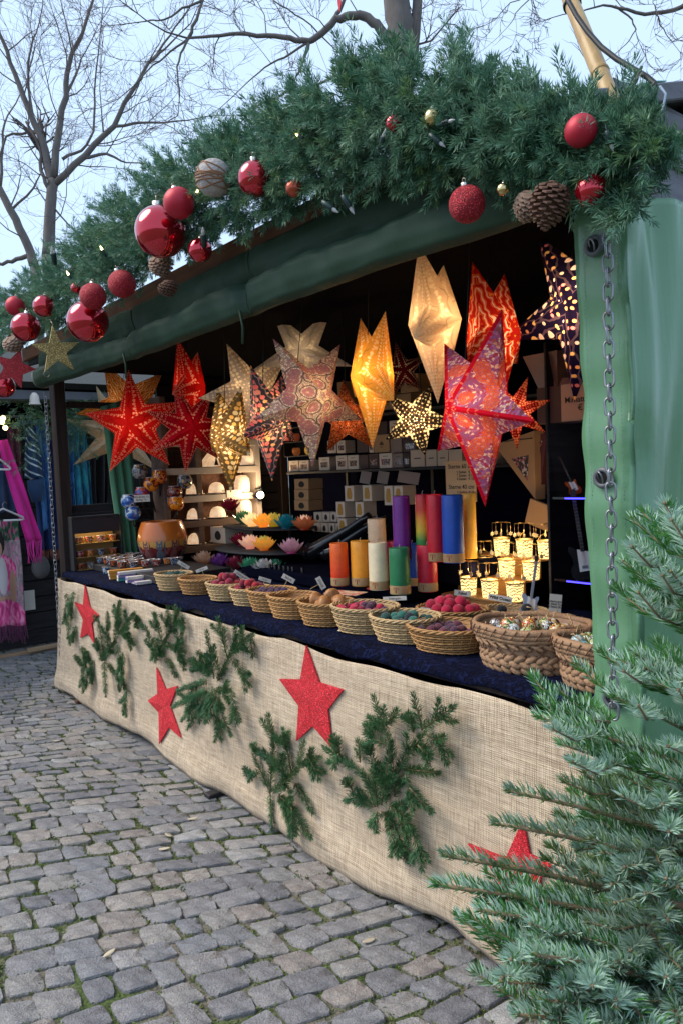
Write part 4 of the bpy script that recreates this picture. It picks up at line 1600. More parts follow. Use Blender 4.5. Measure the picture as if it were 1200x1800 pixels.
M_CORD = PM('black_lamp_cord', (.01, .01, .01), .6)
M_STRING = PM('pale_string', (.35, .32, .28), .8)


def paper_star(label, px, py, rpx, Y, mat, yaw=0., roll=0., n=5, inner=.42, apex=.32, watts=.35, lcol=(1, .68, .36), tilt=0., cord=True):
    P = YP(px, py, Y)
    R = rpx * mpp(P)
    M = frame(P, to_cam(P, yaw), roll=roll) @ Matrix.Rotation(tilt, 4, 'X')
    t = thing('paper_star', label, 'paper star', M=M, group='lit paper stars hanging in the stall')
    mb = MB()
    A = apex * R
    for k in range(n):
        a0 = PI / 2 + 2 * PI * k / n
        T = Vector((R * math.cos(a0), R * math.sin(a0), 0))
        sd = []
        for s_ in (-1, 1):
            aa = a0 + s_ * PI / n
            sd.append(Vector((inner * R * math.cos(aa), inner * R * math.sin(aa), 0)))
        w = inner * math.sin(PI / n)
        uc = inner * math.cos(PI / n)
        for z in (A, -A):
            C_ = Vector((0, 0, z))
            for s_, B in zip((-1, 1), sd):
                # two strips per facet so the print bends a little
                f = (0, 1, 2) if (z > 0) == (s_ > 0) else (0, 2, 1)
                uvt = [(0, 0), (1, 0), (uc, w)]
                mb.add([C_, T, B], [f], 0, [[uvt[i] for i in f]])
    mb.build('paper_shade', mat, t)
    if watts:
        l = lamp((0, 0, 0), watts, lcol, .02)
        l.parent = t
        l.location = (0, 0, 0)
    if cord:
        top = M.inverted() @ Vector((P[0], P[1], min(zroof(P[1]), 2.62)))
        mb = MB()
        mb.tube([(0, inner * R * .9, 0), (top.x * .5 + .004, (inner * R * .9 + top.y) * .5, top.z * .5), top], .0022, 4)
        mb.build('hanging_cord', M_CORD, t)
        mb = MB().tube([(0, inner * R * .8, 0), (0, inner * R * 1.25, .004)], .005, 6)
        mb.build('cord_switch', M_STRING if 'cream' in label or 'white' in label else M_CORD, t)
    return t


K = (.006, .005, .012)
m_red = star_mat('red_star_paper', (.72, .018, .015), 'plain', tr=.45)
m_deep = star_mat('deep_red_star_paper', (.42, .006, .015), 'plain', tr=.4)
m_cream = star_mat('cream_star_paper', (.86, .66, .44), 'plain', tr=.5)
m_white = star_mat('white_star_paper', (.74, .70, .66), 'plain', tr=.4)
m_gold = star_mat('gold_star_paper', (.88, .46, .07), 'plain', tr=.5)
m_orange = star_mat('orange_black_star_paper', (.55, .19, .02), 'swirl', line=(.02, .01, .01), dots=(.75, .36, .04), tr=.5, scale=1.6)
m_brown = star_mat('brown_gold_star_paper', (.20, .12, .05), 'dots', line=(.38, .24, .07), dotc=[(0, (1, .62, .12)), (.5, (1, .9, .65))], tr=.35, scale=.9)
m_pink = star_mat('black_pink_star_paper', (.085, .07, .08), 'dots', line=(.42, .36, .36), dotc=[(0, (.95, .10, .18)), (.45, (.9, .3, .3)), (.75, (1, .55, .2))], tr=.3, scale=.85)
m_silver = star_mat('silver_star_paper', (.60, .50, .41), 'dots', line=(.68, .58, .48), dotc=[(0, (1, .92, .75))], tr=.4)
m_mosaic = star_mat('grey_mosaic_star_paper', (.3, .25, .25), 'mosaic', line=(.16, .12, .11), dots=(.42, .16, .2), dotc=[(0, (.74, .60, .45)), (.35, (.50, .40, .36)), (.55, (.92, .78, .58)), (.82, (.55, .30, .30))], tr=.42)
m_omos = star_mat('orange_mosaic_star_paper', (.4, .1, .02), 'mosaic', line=(.03, .015, .015), dots=(.5, .1, .02), dotc=[(0, (.55, .10, .02)), (.4, (.28, .05, .02)), (.7, (.75, .22, .04))], tr=.4, scale=1.2)
m_bw = star_mat('black_white_star_paper', (.03, .028, .026), 'dots', line=(.2, .10, .05), dotc=[(0, (1, .92, .6))], tr=.25, scale=.75)
m_maroon = star_mat('maroon_star_paper', (.12, .006, .012), 'plain', tr=.3)
m_swirl = star_mat('red_orange_swirl_star_paper', (.50, .02, .015), 'swirl', line=(.85, .30, .05), dots=(.80, .12, .03), tr=.5)
m_mag = star_mat('magenta_mosaic_star_paper', (.3, .03, .08), 'mosaic', line=(.38, .09, .18), dots=(.75, .13, .03), dotc=[(0, (.30, .11, .28)), (.3, (.45, .18, .34)), (.52, (.50, .05, .08)), (.68, (.82, .62, .50))], tr=.45)
m_dred = star_mat('dark_red_fan_star_paper', (.26, .008, .01), 'dots', line=(.45, .03, .02), dotc=[(0, (.75, .05, .02)), (.6, (.8, .2, .04))], tr=.4, scale=1.2)
m_navy = star_mat('navy_dotted_star_paper', (.018, .012, .05), 'dots', line=(.16, .10, .16), dotc=[(0, (.9, .12, .22)), (.3, (1, .55, .15)), (.6, (.85, .6, .6)), (.85, (.95, .3, .06))], tr=.3, scale=.68)

paper_star('bright red five pointed paper star over the votive display', 237, 746, 96, 2.15, m_red, -.42, .06, watts=.2, lcol=(1, .55, .3))
paper_star('orange and black patterned star behind the bright red star', 226, 715, 88, 2.55, m_orange, .1, .45, watts=.35)
paper_star('large cream seven pointed star hanging lowest behind the red star', 207, 765, 92, 2.95, m_cream, .2, .35, n=7, inner=.40, watts=.06, apex=.22)
paper_star('tall narrow red star with perforated spirals seen edge on', 333, 680, 92, 2.18, m_red, 1.25, .55, watts=.14, lcol=(1, .5, .25))
paper_star('deep red many pointed star with tiny holes beside the brown star', 334, 752, 80, 2.10, m_deep, .3, .3, n=7, inner=.45, watts=.07, lcol=(1, .45, .3))
paper_star('brown star with rows of gold dots seen edge on', 404, 765, 102, 2.12, m_brown, -1.22, .55, watts=.7, apex=.36)
paper_star('pale silver dotted star half hidden behind the black pink one', 440, 690, 92, 2.35, m_silver, .25, .42, watts=.2)
paper_star('black star with pink dots seen edge on', 474, 738, 108, 2.12, m_pink, 1.12, .62, watts=.7, apex=.36)
paper_star('plain white star hanging high at the back of the row', 531, 618, 94, 2.6, m_white, -.2, .6, watts=.08, inner=.33, apex=.24)
paper_star('large grey and rose mosaic star with a raised centre', 545, 700, 122, 2.06, m_mosaic, .62, .63, apex=.36, watts=.42)
paper_star('golden yellow star with cut spirals seen edge on', 654, 660, 128, 2.22, m_gold, -1.28, .5, apex=.31, watts=.62)
paper_star('orange mosaic star low beside the golden star', 609, 735, 68, 2.5, m_omos, .1, .05, watts=.22)
paper_star('small black star with white glowing dots', 731, 738, 66, 2.7, m_bw, -.1, -.42, n=5, watts=.55, inner=.46)
paper_star('dark maroon star hanging unlit at the back', 706, 652, 52, 3.2, m_maroon, .3, .2, watts=.02)
paper_star('large cream star with dotted perforations seen edge on', 763, 566, 142, 2.2, m_cream, 1.32, .66, apex=.34, watts=.55)
paper_star('red and orange swirl patterned star seen edge on', 866, 592, 145, 2.35, m_swirl, 1.25, .72, apex=.34, watts=.45)
paper_star('large magenta mosaic star hanging lowest in front', 838, 716, 176, 2.0, m_mag, -1.05, .73, apex=.36, watts=.5)
paper_star('small dark red fan patterned star behind the magenta one', 903, 725, 66, 2.6, m_dred, -.2, .5, n=7, inner=.42, watts=.2)
paper_star('navy star with pink and orange dots half behind the side tarpaulin', 1022, 540, 165, 2.5, m_navy, -.45, .52, watts=1.5, inner=.40)
# ================================================================== goods on the counter
ZV = ZC + .008
M_WICK1 = PM('pale_wicker', (.50, .34, .17), .7, var=.35, vs=60, rand=.12, bump=.3)
M_WICK2 = PM('amber_wicker', (.42, .22, .08), .65, var=.35, vs=60, rand=.1, bump=.3)
M_CARD = PM('white_card', (.72, .68, .60), .8, var=.06)
M_INK = PM('black_print', (.02, .018, .02), .7, var=0)
M_REDINK = PM('red_print', (.35, .015, .02), .7, var=0)


def felt(name, col, v=.25):
    return PM(name, col, .95, var=v, vs=40, bump=.6, bs=220, sheen=.25, rand=.18)


M_F_RED = felt('red_felt', (.34, .012, .022))
M_F_CRIM = felt('crimson_felt', (.26, .010, .04))
M_F_PINK = felt('raspberry_felt', (.52, .012, .055))
M_F_PLUM = felt('plum_felt', (.07, .018, .05))
M_F_GREEN = felt('dark_green_felt', (.010, .055, .042))
M_F_NAVY = felt('slate_felt', (.014, .022, .03))
M_TANWOOD = PM('turned_tan_wood', (.38, .17, .06), .45, var=.3, vs=20, rand=.15)


def basket_meshes(a, b, h, rows, stakes, rw):
    """oval basket: undulating weavers round upright stakes, a twisted rim, a woven floor"""
    wv, rm, fl = MB(), MB(), MB()
    for r in range(rows):
        f = (r + .5) / rows
        s = .74 + .26 * f ** .8
        pts = []
        n = stakes * 2
        for k in range(n):
            q = 2 * PI * k / n
            w = rw * .85 * (1 if (k + r * 1) % 2 == 0 else -1) * (1 if k % 2 == 0 else .0)
            pts.append(((a * s + w) * math.cos(q), (b * s + w) * math.sin(q), h * f + rw * .25 * math.sin(q * 3 + r)))
        wv.tube(pts, rw, 4, closed=True, flat=.8)
    for k in range(stakes):
        q = 2 * PI * (k + .25) / stakes
        wv.tube([((a * .74) * math.cos(q), (b * .74) * math.sin(q), 0), (a * .9 * math.cos(q), b * .9 * math.sin(q), h * .5), (a * math.cos(q), b * math.sin(q), h)], rw * .6, 4, caps=False)
    # liner so one cannot see through
    wv.lathe([(.73, 0), (.88, h * .5), (.985, h)], 32, sx=a * .985, sy=b * .985)
    fl.lathe([(.001, .006), (.74, .006)], 32, sx=a, sy=b)
    for s_ in range(3):
        n = 72
        rm.tube([((a + rw * 1.1 * math.cos(k * .9 + s_ * 2.09)) * math.cos(2 * PI * k / n), (b + rw * 1.1 * math.cos(k * .9 + s_ * 2.09)) * math.sin(2 * PI * k / n), h + rw * 1.1 * math.sin(k * .9 + s_ * 2.09)) for k in range(n)], rw * .95, 5, closed=True)
    return wv, rm, fl


_bk = {}


def basket(label, P, a, b, h, mat, rz=.3):
    t = thing('wicker_basket', label, 'basket', P, 'oval wicker baskets along the counter', rz)
    key = (round(a, 3), round(b, 3), round(h, 3))
    if key not in _bk:
        wv, rm, fl = basket_meshes(a, b, h, max(7, int(h / .0095)), 26, .0048)
        _bk[key] = [wv.build('weave', M_WICK1, t), rm.build('rim', M_WICK1, t), fl.build('basket_floor', M_WICK1, t)]
        new = _bk[key]
    else:
        new = []
        for o in _bk[key]:
            c = o.copy()
            COL.objects.link(c)
            c.parent = t
            new.append(c)
    for o in new:
        recolor(o, mat)
    return t


_bl = {}


def ball_obj(kind, r, mat, P, label, cat, group, name='felt_ball'):
    key = (kind, round(r, 3))
    if key not in _bl:
        rb = np.random.default_rng(len(_bl) + 3)
        mb = MB()
        if kind == 'felt':
            mb.ball((0, 0, 0), r, 10, 7)
            mb.v = [tuple(np.array(v) * (1 + rb.normal(0, .03))) for v in mb.v]
        elif kind == 'mush':
            mb.lathe([(.0005, -r), (r * .5, -r * .95), (r * .55, -.2 * r), (r * 1.0, -.1 * r), (r * .95, .35 * r), (r * .6, .75 * r), (.0005, .9 * r)], 14)
        elif kind == 'bead':
            mb.ball((0, 0, 0), r, 12, 8, sz=.9)
        _bl[key] = mb.build(name, mat)
        o = _bl[key]
    else:
        o = _bl[key].copy()
        COL.objects.link(o)
        recolor(o, mat)
    o.name = name
    o.location = tuple(map(float, P))
    o.rotation_euler = (random.uniform(0, 6), random.uniform(0, 6), random.uniform(0, 6)) if kind != 'mush' else (random.uniform(-1.9, 1.9), random.uniform(-1.2, 1.2), random.uniform(0, 6))
    return tag(o, label, cat, group)


def fill(P, a, b, h, n, r, mats, label, group, level=.62, heap=.02, kind='felt', cat='felt ball', name='felt_ball', rz=.3, seed=1):
    rb = np.random.default_rng(seed)
    got = []
    tries = 0
    while len(got) < n and tries < 4000:
        tries += 1
        q, s = rb.uniform(0, 2 * PI), math.sqrt(rb.random())
        x, y = (a * .86 - r) * s * math.cos(q), (b * .86 - r) * s * math.sin(q)
        z = h * level + heap * (1 - s * s) + rb.uniform(-.3, .3) * r
        if all((x - g_[0]) ** 2 + (y - g_[1]) ** 2 + (z - g_[2]) ** 2 > (1.72 * r) ** 2 for g_ in got):
            got.append((x, y, z))
    for x, y, z in got:
        X = P[0] + x * math.cos(rz) - y * math.sin(rz)
        Y = P[1] + x * math.sin(rz) + y * math.cos(rz)
        ball_obj(kind, r * (.92 if rb.random() < .4 else 1), mats[int(rb.integers(len(mats)))], (X, Y, P[2] + z), label, cat, group, name)


def card(label, P, w, h, yaw=0, lean=-.35, txt=None, roll=0., stand=True, size=None, bold=.0, group='price cards on the counter', mat=None, align='CENTER'):
    M = Matrix.Translation(tuple(map(float, P))) @ frame((0, 0, 0), to_cam(P, yaw)) @ Matrix.Rotation(roll, 4, 'Z') @ Matrix.Rotation(lean, 4, 'X')
    t = thing('price_card', label, 'card', M=M, group=group)
    MB().box((0, 0, -.001), (w, h, .002)).build('card_face', mat or M_CARD, t)
    if stand:
        MB().tube([(0, -h * .3, -.003), (0, -h * .5 - .05, -.006)], .002, 5).build('stick', M_WICK1, t)
    if txt:
        x = {'LEFT': -w * .42, 'CENTER': 0}[align]
        text_mesh(txt, size or h * .5, M_INK, 'lettering', t, Matrix.Translation((x, 0, .0014)), bold, align)
    return t


# front row of baskets: px of the front foot, sizes in metres
def foot(px, py, b):
    P = ZP(px, py, ZV)
    return np.array([P[0] - .02, P[1] + b * .72, ZV])


ROW = [  # label, foot px, (a,b,h), material
    ('pale wicker basket with dark green leaves inside, farthest of the front row', (290, 1039), (.125, .105, .10), M_WICK1),
    ('wicker basket mostly hidden behind the far basket of red balls', (333, 1046), (.125, .10, .09), M_WICK2),
    ('pale wicker basket heaped with deep red felt balls', (383, 1057), (.125, .105, .095), M_WICK1),
    ('pale wicker basket of bright red felt balls next to the violet ball basket', (425, 1066), (.12, .10, .09), M_WICK1),
    ('wicker basket holding violet felt balls', (460, 1077), (.135, .11, .105), M_WICK2),
    ('amber rimmed wicker basket that looks almost empty', (498, 1089), (.135, .11, .105), M_WICK2),
    ('wicker basket filled with tan wooden mushrooms', (553, 1102), (.135, .115, .105), M_WICK2),
    ('wicker basket of crimson felt balls above the white paper slip', (620, 1115), (.155, .125, .11), M_WICK1),
    ('pale wicker basket of dark green felt balls', (690, 1132), (.150, .125, .10), M_WICK1),
    ('orange toned wicker basket of plum coloured felt balls', (765, 1149), (.165, .135, .09), M_WICK2),
]
BP = []
for lab, (px, py), (a, b, h), mt in ROW:
    P = foot(px, py, b)
    BP.append((P, a, b, h))
    basket(lab, P, a, b, h, mt, .35)
P = np.array([*ZP(778, 1098, ZV)[:2], ZV])
P[1] += .06
basket('wicker basket heaped with raspberry pink felt balls behind the plum ball basket', P, .165, .125, .065, M_WICK2, .35)
BG = (P, .165, .125, .065)
P = np.array([*ZP(882, 1098, ZV)[:2], ZV])
P[1] += .08
basket('shallow wicker basket behind the large braided basket in front of the lanterns', P, .15, .10, .055, M_WICK1, .35)
BJ = (P, .15, .10, .055)
fill(*BP[0], 6, .026, [M_F_GREEN], 'dark green felt ball in the farthest front basket', 'balls in the farthest basket', .8, .01, seed=2)
fill(*BP[2], 24, .024, [M_F_RED, M_F_CRIM, M_F_CRIM], 'deep red felt ball heaped in the third basket from the far end', 'deep red felt balls', .9, .05, seed=3)
fill(*BP[3], 20, .023, [M_F_RED, M_F_RED, M_F_CRIM], 'bright red felt ball in the basket beside the violet balls', 'bright red felt balls', .9, .04, seed=4)
fill(*BP[4], 15, .021, [felt('violet_felt', (.06, .035, .10)), M_F_PLUM], 'violet felt ball in a wicker basket', 'violet felt balls', .82, .012, seed=5)
fill(*BP[6], 9, .040, [M_TANWOOD], 'tan turned wooden mushroom in a wicker basket', 'wooden mushrooms', .9, .03, 'mush', 'mushroom', 'wooden_mushroom', seed=6)
fill(*BP[7], 18, .021, [M_F_CRIM, M_F_PLUM, M_F_PINK], 'crimson felt ball in the basket above the paper slip', 'crimson felt balls', .82, .012, seed=7)
fill(*BP[8], 14, .024, [M_F_GREEN, M_F_NAVY, felt('teal_felt', (.02, .13, .10))], 'dark green felt ball in the pale wicker basket', 'dark green felt balls', .82, .012, seed=8)
fill(*BP[9], 16, .023, [M_F_PLUM, felt('wine_felt', (.11, .02, .04))], 'plum coloured felt ball in the orange toned basket', 'plum felt balls', .78, .01, seed=9)
fill(*BG, 24, .028, [M_F_PINK], 'raspberry pink felt ball heaped behind the plum basket', 'raspberry felt balls', 1.0, .04, seed=10)
fill(*BJ, 2, .026, [M_F_NAVY], 'dark slate felt ball in the basket behind the braided basket', 'slate felt balls', 1.0, .0, seed=11)

# ---- large braided sea grass baskets
M_SEAG = PM('braided_sea_grass', (.33, .19, .105), .7, var=.4, vs=35, rand=0, bump=.5, bs=120)
M_SEAG2 = PM('water_hyacinth_panel', (.40, .24, .15), .65, var=.3, vs=18)
M_TWISTER = PM('dark_twisted_reed', (.17, .085, .05), .6, var=.3)


def braid_band(mb, a, b, z, n, th, slant):
    for k in range(n):
        for s_ in (-1, 1):
            q = 2 * PI * (k + (.5 if s_ > 0 else 0)) / n
            e = Vector((-a * math.sin(q), b * math.cos(q), 0)).normalized()
            o = Vector((math.cos(q), math.sin(q), 0))
            up = Vector((0, 0, 1))
            c = Vector((a * math.cos(q), b * math.sin(q), z + s_ * th * .42))
            l = PI * (a + b) / n * .80
            d = (e + up * slant * s_).normalized()
            w = d.cross(o).normalized()
            mb.ball((0, 0, 0), 1, 8, 6, M=Matrix.Translation(c) @ Matrix((d * l, o * th * .5, w * th * .52)).transposed().to_4x4())


def braided(label, P, a, b, h, rz):
    t = thing('braided_basket', label, 'basket', P, 'braided sea grass baskets', rz)
    mb = MB()
    prof = lambda f: .80 + .2 * f ** .7
    nb = 30
    for f in (.07, .22):
        braid_band(mb, a * prof(f), b * prof(f), h * f + .008, nb, h * .17, .55)
    braid_band(mb, a * prof(.70), b * prof(.70), h * .70, nb, h * .10, .5)
    mb.build('braid', M_SEAG, t)
    mb = MB()
    mb.lathe([(.78, 0), (.84, h * .3), (.93, h * .6), (.97, h * .8), (.99, h)], 40, sx=a * .97, sy=b * .97)
    mb.lathe([(.93, h * .97), (.80, h * .3), (.72, .01), (.001, .008)], 40, sx=a * .97, sy=b * .97)
    mb.build('basket_wall', M_SEAG2, t)
    mb = MB()
    n = 24
    for k in range(n):      # crossing twine over the plain band
        for s_ in (-1, 1):
            q0, q1 = 2 * PI * k / n, 2 * PI * (k + s_ * .9) / n
            pts = []
            for j in range(6):
                g = j / 5
                q = q0 + (q1 - q0) * g
                f = .33 + .30 * g
                pts.append((a * prof(f) * 1.0 * math.cos(q), b * prof(f) * 1.0 * math.sin(q), h * f))
            mb.tube(pts, .0022, 4)
    mb.build('twine', M_TWISTER, t)
    mb = MB()
    for z, r in ((h * .80, .011), (h * .90, .013), (h * 1.0, .013)):
        f = prof(z / h)
        mb.tube([(a * f * math.cos(q), b * f * math.sin(q), z + .003 * math.sin(5 * q)) for q in np.linspace(0, 2 * PI, 49)[:-1]], r, 7, closed=True)
    mb.build('rim', M_SEAG, t)
    mb = MB()
    n = 34
    for k in range(n):
        q = 2 * PI * k / n
        o = Vector((math.cos(q), math.sin(q), 0))
        pts = []
        for j in range(5):
            g = j / 4
            qq = q + g * .12
            pts.append(Vector((a * 1.0 * math.cos(qq), b * 1.0 * math.sin(qq), h * (.84 + .22 * g))) + o * (.015 - .004 * abs(g - .5)))
        mb.tube(pts, .0022, 4)
    mb.build('lashing', M_TWISTER, t)
    return t


def painted(name, cols, sc, seed):
    m, nt, out = new_mat(name)
    tc = nd(nt, 'ShaderNodeTexCoord')
    oi = nd(nt, 'ShaderNodeObjectInfo')
    ad = nd(nt, 'ShaderNodeVectorMath', {0: tc.outputs['Object'], 1: oi.outputs['Random']}, operation='ADD')
    n = nd(nt, 'ShaderNodeTexNoise', {'Vector': ad.outputs[0], 'Scale': sc, 'Detail': 2.})
    f = nd(nt, 'ShaderNodeMapRange', {'Value': n.outputs[0], 'From Min': .28, 'From Max': .72})
    st = [(i / len(cols), c) for i, c in enumerate(cols)]
    b = nd(nt, 'ShaderNodeBsdfPrincipled', {'Base Color': ramp(nt, f.outputs[0], st, 'CONSTANT'), 'Roughness': .2, 'Coat Weight': .6})
    nt.links.new(b.outputs[0], out.inputs[0])
    return m


BEADS = [painted('white_black_glaze', [(.75, .75, .72), (.05, .05, .06), (.7, .7, .68), (.3, .45, .5)], 60, 1), painted('yellow_red_glaze', [(.6, .5, .1), (.5, .04, .02), (.7, .65, .3), (.05, .2, .1)], 70, 2),
         painted('blue_white_glaze', [(.06, .18, .35), (.65, .7, .72), (.1, .35, .4), (.7, .7, .65)], 60, 3), painted('green_glaze', [(.35, .45, .08), (.65, .65, .45), (.1, .2, .05), (.5, .45, .1)], 60, 4),
         painted('red_black_glaze', [(.4, .03, .02), (.03, .03, .03), (.5, .3, .1), (.6, .55, .5)], 60, 5)]


def ornament_fill(P, a, b, h, n, r, seed, lab, grp, rz, idx):
    rb = np.random.default_rng(seed)
    got = []
    tr = 0
    while len(got) < n and tr < 3000:
        tr += 1
        q, s = rb.uniform(0, 2 * PI), math.sqrt(rb.random())
        x, y = (a * .80 - r) * s * math.cos(q), (b * .80 - r) * s * math.sin(q)
        z = h * .82 + .02 * (1 - s) + rb.uniform(-.4, .4) * r
        if all((x - g_[0]) ** 2 + (y - g_[1]) ** 2 > (1.7 * r) ** 2 for g_ in got):
            got.append((x, y))
            X = P[0] + x * math.cos(rz) - y * math.sin(rz)
            Y = P[1] + x * math.sin(rz) + y * math.cos(rz)
            t = thing('ceramic_ornament', lab, 'ornament', (X, Y, P[2] + z), grp)
            mb = MB().ball((0, 0, 0), r * rb.uniform(.85, 1.1), 12, 8, sz=rb.uniform(.75, 1.05))
            mb.build('glazed_ball', BEADS[int(idx[int(rb.integers(len(idx)))])], t)
            MB().tube([(0, 0, r * .8), (.006, 0, r * 1.3), (.02 * rb.uniform(-1, 1), .01, r * 1.9), (.03 * rb.uniform(-1, 1), .01, r * 2.1)], .0022, 4).build('hanging_loop', M_WICK1, t)
            t.rotation_euler = (rb.uniform(-1.0, 1.0), rb.uniform(-1.0, 1.0), rb.uniform(0, 6))


P = ZP(893, 1180, ZV)
PH = np.array([P[0] + .0, P[1] + .135, ZV])
braided('large round braided sea grass basket of painted ornaments', PH, .205, .165, .145, .35)
ornament_fill(PH, .205, .165, .145, 22, .027, 4, 'small painted ceramic ornament with string loop in the large braided basket', 'ornaments in the large braided basket', .35, [0, 1, 3, 0, 4])
P = ZP(1030, 1214, ZV)
PI2 = np.array([P[0] + .02, P[1] + .13, ZV])
braided('braided sea grass basket cut off by the green side tarpaulin', PI2, .185, .155, .145, .35)
ornament_fill(PI2, .185, .155, .145, 18, .026, 8, 'small painted ceramic ornament in the basket beside the tarpaulin', 'ornaments in the basket beside the tarpaulin', .35, [2, 2, 0, 3, 4])

# ---- little name cards standing over the baskets
for k, (px, py, w, h, roll, lab) in enumerate(((425, 1012, .105, .026, -.62, 'slanted name card over the deep red felt balls'), (466, 1019, .075, .022, -.35, 'small name card behind the violet ball basket'),
                                           (507, 1017, .075, .028, -.55, 'tilted name card in front of the oil bottles'), (564, 1025, .07, .03, -1.1, 'steep name card in front of the orange candle'),
                                           (323, 993, .09, .026, -.6, 'slanted name card over the farthest basket'), (355, 1001, .08, .022, .3, 'name card leaning the other way beyond the red balls'),
                                           (693, 1052, .11, .020, .02, 'long flat name card below the green candle'), (746, 1076, .045, .040, -.15, 'small square card on the rim of the plum ball basket'))):
    P = YP(px, py, 2.33 if py > 1005 else 2.30)
    card(lab, P, w, h, 0, -.2, 'Filzkugeln' if w > .1 else ('Stück' if h < .035 else '2,-'), roll, True, h * .7)
P = ZP(612, 1113, ZV)
o = MB().bbox((0, 0, 0), (.15, .075, .003), .001).build('paper_slip', M_CARD)
o.location = (P[0] + .0, P[1] + .045, ZV + .003)
o.rotation_euler = (0, 0, .25)
tag(o, 'white paper slip lying on the velvet under the crimson ball basket', 'paper')
P = ZP(238, 1027, ZV)
o = MB().bbox((0, 0, 0), (.13, .06, .003), .001).build('paper_slip', M_CARD)
o.location = (P[0], P[1] + .03, ZV + .003)
tag(o, 'cream paper slip lying beside the incense boxes', 'paper')
P = ZP(607, 1042, ZC + .09)
o = MB().bbox((0, 0, 0), (.20, .11, .003), .001).build('paper_slip', PM('cream_leaflet', (.7, .55, .38), .8, col2=(.55, .12, .08), c2s=18.))
o.location = (P[0], P[1], P[2])
o.rotation_euler = (0, 0, .3)
tag(o, 'cream leaflet with red print lying in front of the orange candles', 'leaflet')


# ---- pillar candles
def wax(name, col, col2=None, z0=.0, z1=1., stops=None):
    m, nt, out = new_mat(name)
    tc = nd(nt, 'ShaderNodeTexCoord')
    n = nd(nt, 'ShaderNodeTexNoise', {'Vector': tc.outputs['Object'], 'Scale': 30., 'Detail': 5.})
    if stops:
        sx = nd(nt, 'ShaderNodeSeparateXYZ', {0: tc.outputs['Object']})
        g_ = math_(nt, 'ADD', sx.outputs[2], math_(nt, 'MULTIPLY', n.outputs[0], .03))
        f = nd(nt, 'ShaderNodeMapRange', {'Value': g_, 'From Min': z0, 'From Max': z1})
        c = ramp(nt, f.outputs[0], stops)
    else:
        c = (*col, 1)
    c = mixc(nt, 1., c, ramp(nt, n.outputs[0], [(.3, (.93, .93, .93)), (.7, (1.1, 1.1, 1.1))]), 'MULTIPLY')
    b = nd(nt, 'ShaderNodeBsdfPrincipled', {'Base Color': c, 'Roughness': .38, 'Specular IOR Level': .5, 'Subsurface Weight': .15, 'Subsurface Scale': .01})
    b.inputs['Subsurface Radius'].default_value = (1, .5, .3)
    nt.links.new(b.outputs[0], out.inputs[0])
    return m


M_BANDW = PM('kraft_band', (.45, .29, .14), .8, var=.15)
M_WICKC = PM('candle_wick', (.5, .45, .38), .9)


def candle(label, x0, x1, ytop, ybot, z, mat, band=True):
    P = ZP((x0 + x1) / 2, ybot, z)
    s = mpp(P)
    r = (x1 - x0) / 2 * s
    Y = P[1] + r * .5
    P = np.array([P[0] + ray((x0 + x1) / 2, ybot)[0] / ray((x0 + x1) / 2, ybot)[1] * r * .5, Y, z])
    h = (ybot - ytop) * mpp(P) - r * .12
    t = thing('pillar_candle', label, 'candle', P, 'pillar candles on the riser')
    MB().lathe([(.0005, 0), (r * .98, 0), (r, .004), (r * 1.005, h * .4), (r * .995, h * .8), (r * .985, h - .004), (r * .95, h), (r * .8, h - .003), (r * .3, h - .006), (.0005, h - .006)], 40).build('wax_body', mat, t)
    MB().tube([(0, 0, h - .008), (.001, 0, h + .008), (.006, .001, h + .018)], .0016, 5).build('wick', M_WICKC, t)
    if band:
        MB().lathe([(r * 1.008, .004), (r * 1.012, .005), (r * 1.012, .046), (r * 1.008, .047)], 40).build('paper_band', M_BANDW, t)
        # red ram's horn emblem on the band, towards the viewer
        mb = MB()
        a0 = math.atan2(-P[1], -P[0]) - .45
        for sgn in (-1, 1):
            pts = []
            for q in np.linspace(0, 1, 12):
                if q < .35:
                    u_, v_ = 0.001 * sgn, -.013 + .020 * (q / .35)
                else:
                    w = (q - .35) / .65 * 4.3
                    u_, v_ = sgn * (.0065 - .0062 * math.cos(w)), .007 + .0065 * math.sin(w)
                aa = a0 + u_ / r
                pts.append((r * 1.016 * math.cos(aa), r * 1.016 * math.sin(aa), .026 + v_))
            mb.tube(pts, .0013, 4)
        mb.build('ram_emblem', M_REDINK, t)
    return t, P, r, h


ZR = ZC + .090
candle('orange red pillar candle, farthest of the front candle row', 582, 614, 954, 1031, ZR, wax('orange_red_wax', (.68, .075, .015), stops=[(0, (.80, .05, .015)), (1, (.92, .18, .02))], z0=.05, z1=.28))
candle('amber orange pillar candle between the red orange and cream ones', 618, 652, 950, 1031, ZR, wax('amber_wax', (.95, .38, .03)))
candle('tall cream pillar candle standing behind another cream one', 649, 681, 911, 1022, ZR, wax('ivory_wax', (.88, .62, .38)), False)
candle('cream pillar candle on a small red plate', 649, 683, 953, 1038, ZR + .006, wax('cream_wax', (.95, .80, .52)))
P = ZP(664, 1037, ZR)
o = MB().lathe([(.0005, .001), (.06, .002), (.075, .006), (.076, .008), (.06, .005), (.0005, .004)], 28).build('red_plate', PM('red_plate_glaze', (.30, .012, .02), .3))
o.location = (P[0] - .0, P[1] + .02, ZR)
tag(o, 'small round red plate under the cream candle', 'plate')
candle('green pillar candle at the front of the candle group', 685, 722, 962, 1046, ZR, wax('green_wax', (.025, .21, .08)))
candle('blue pillar candle partly behind the green candle', 709, 741, 955, 1031, ZR, wax('blue_wax', (.015, .08, .55)))
candle('short red pillar candle peeping out behind the cream and green ones', 680, 710, 950, 1020, ZR, wax('rose_wax', (.5, .014, .05)), False)
candle('crimson red pillar candle at the near end of the front candles', 734, 769, 957, 1041, ZR, wax('crimson_wax', (.62, .015, .045)))
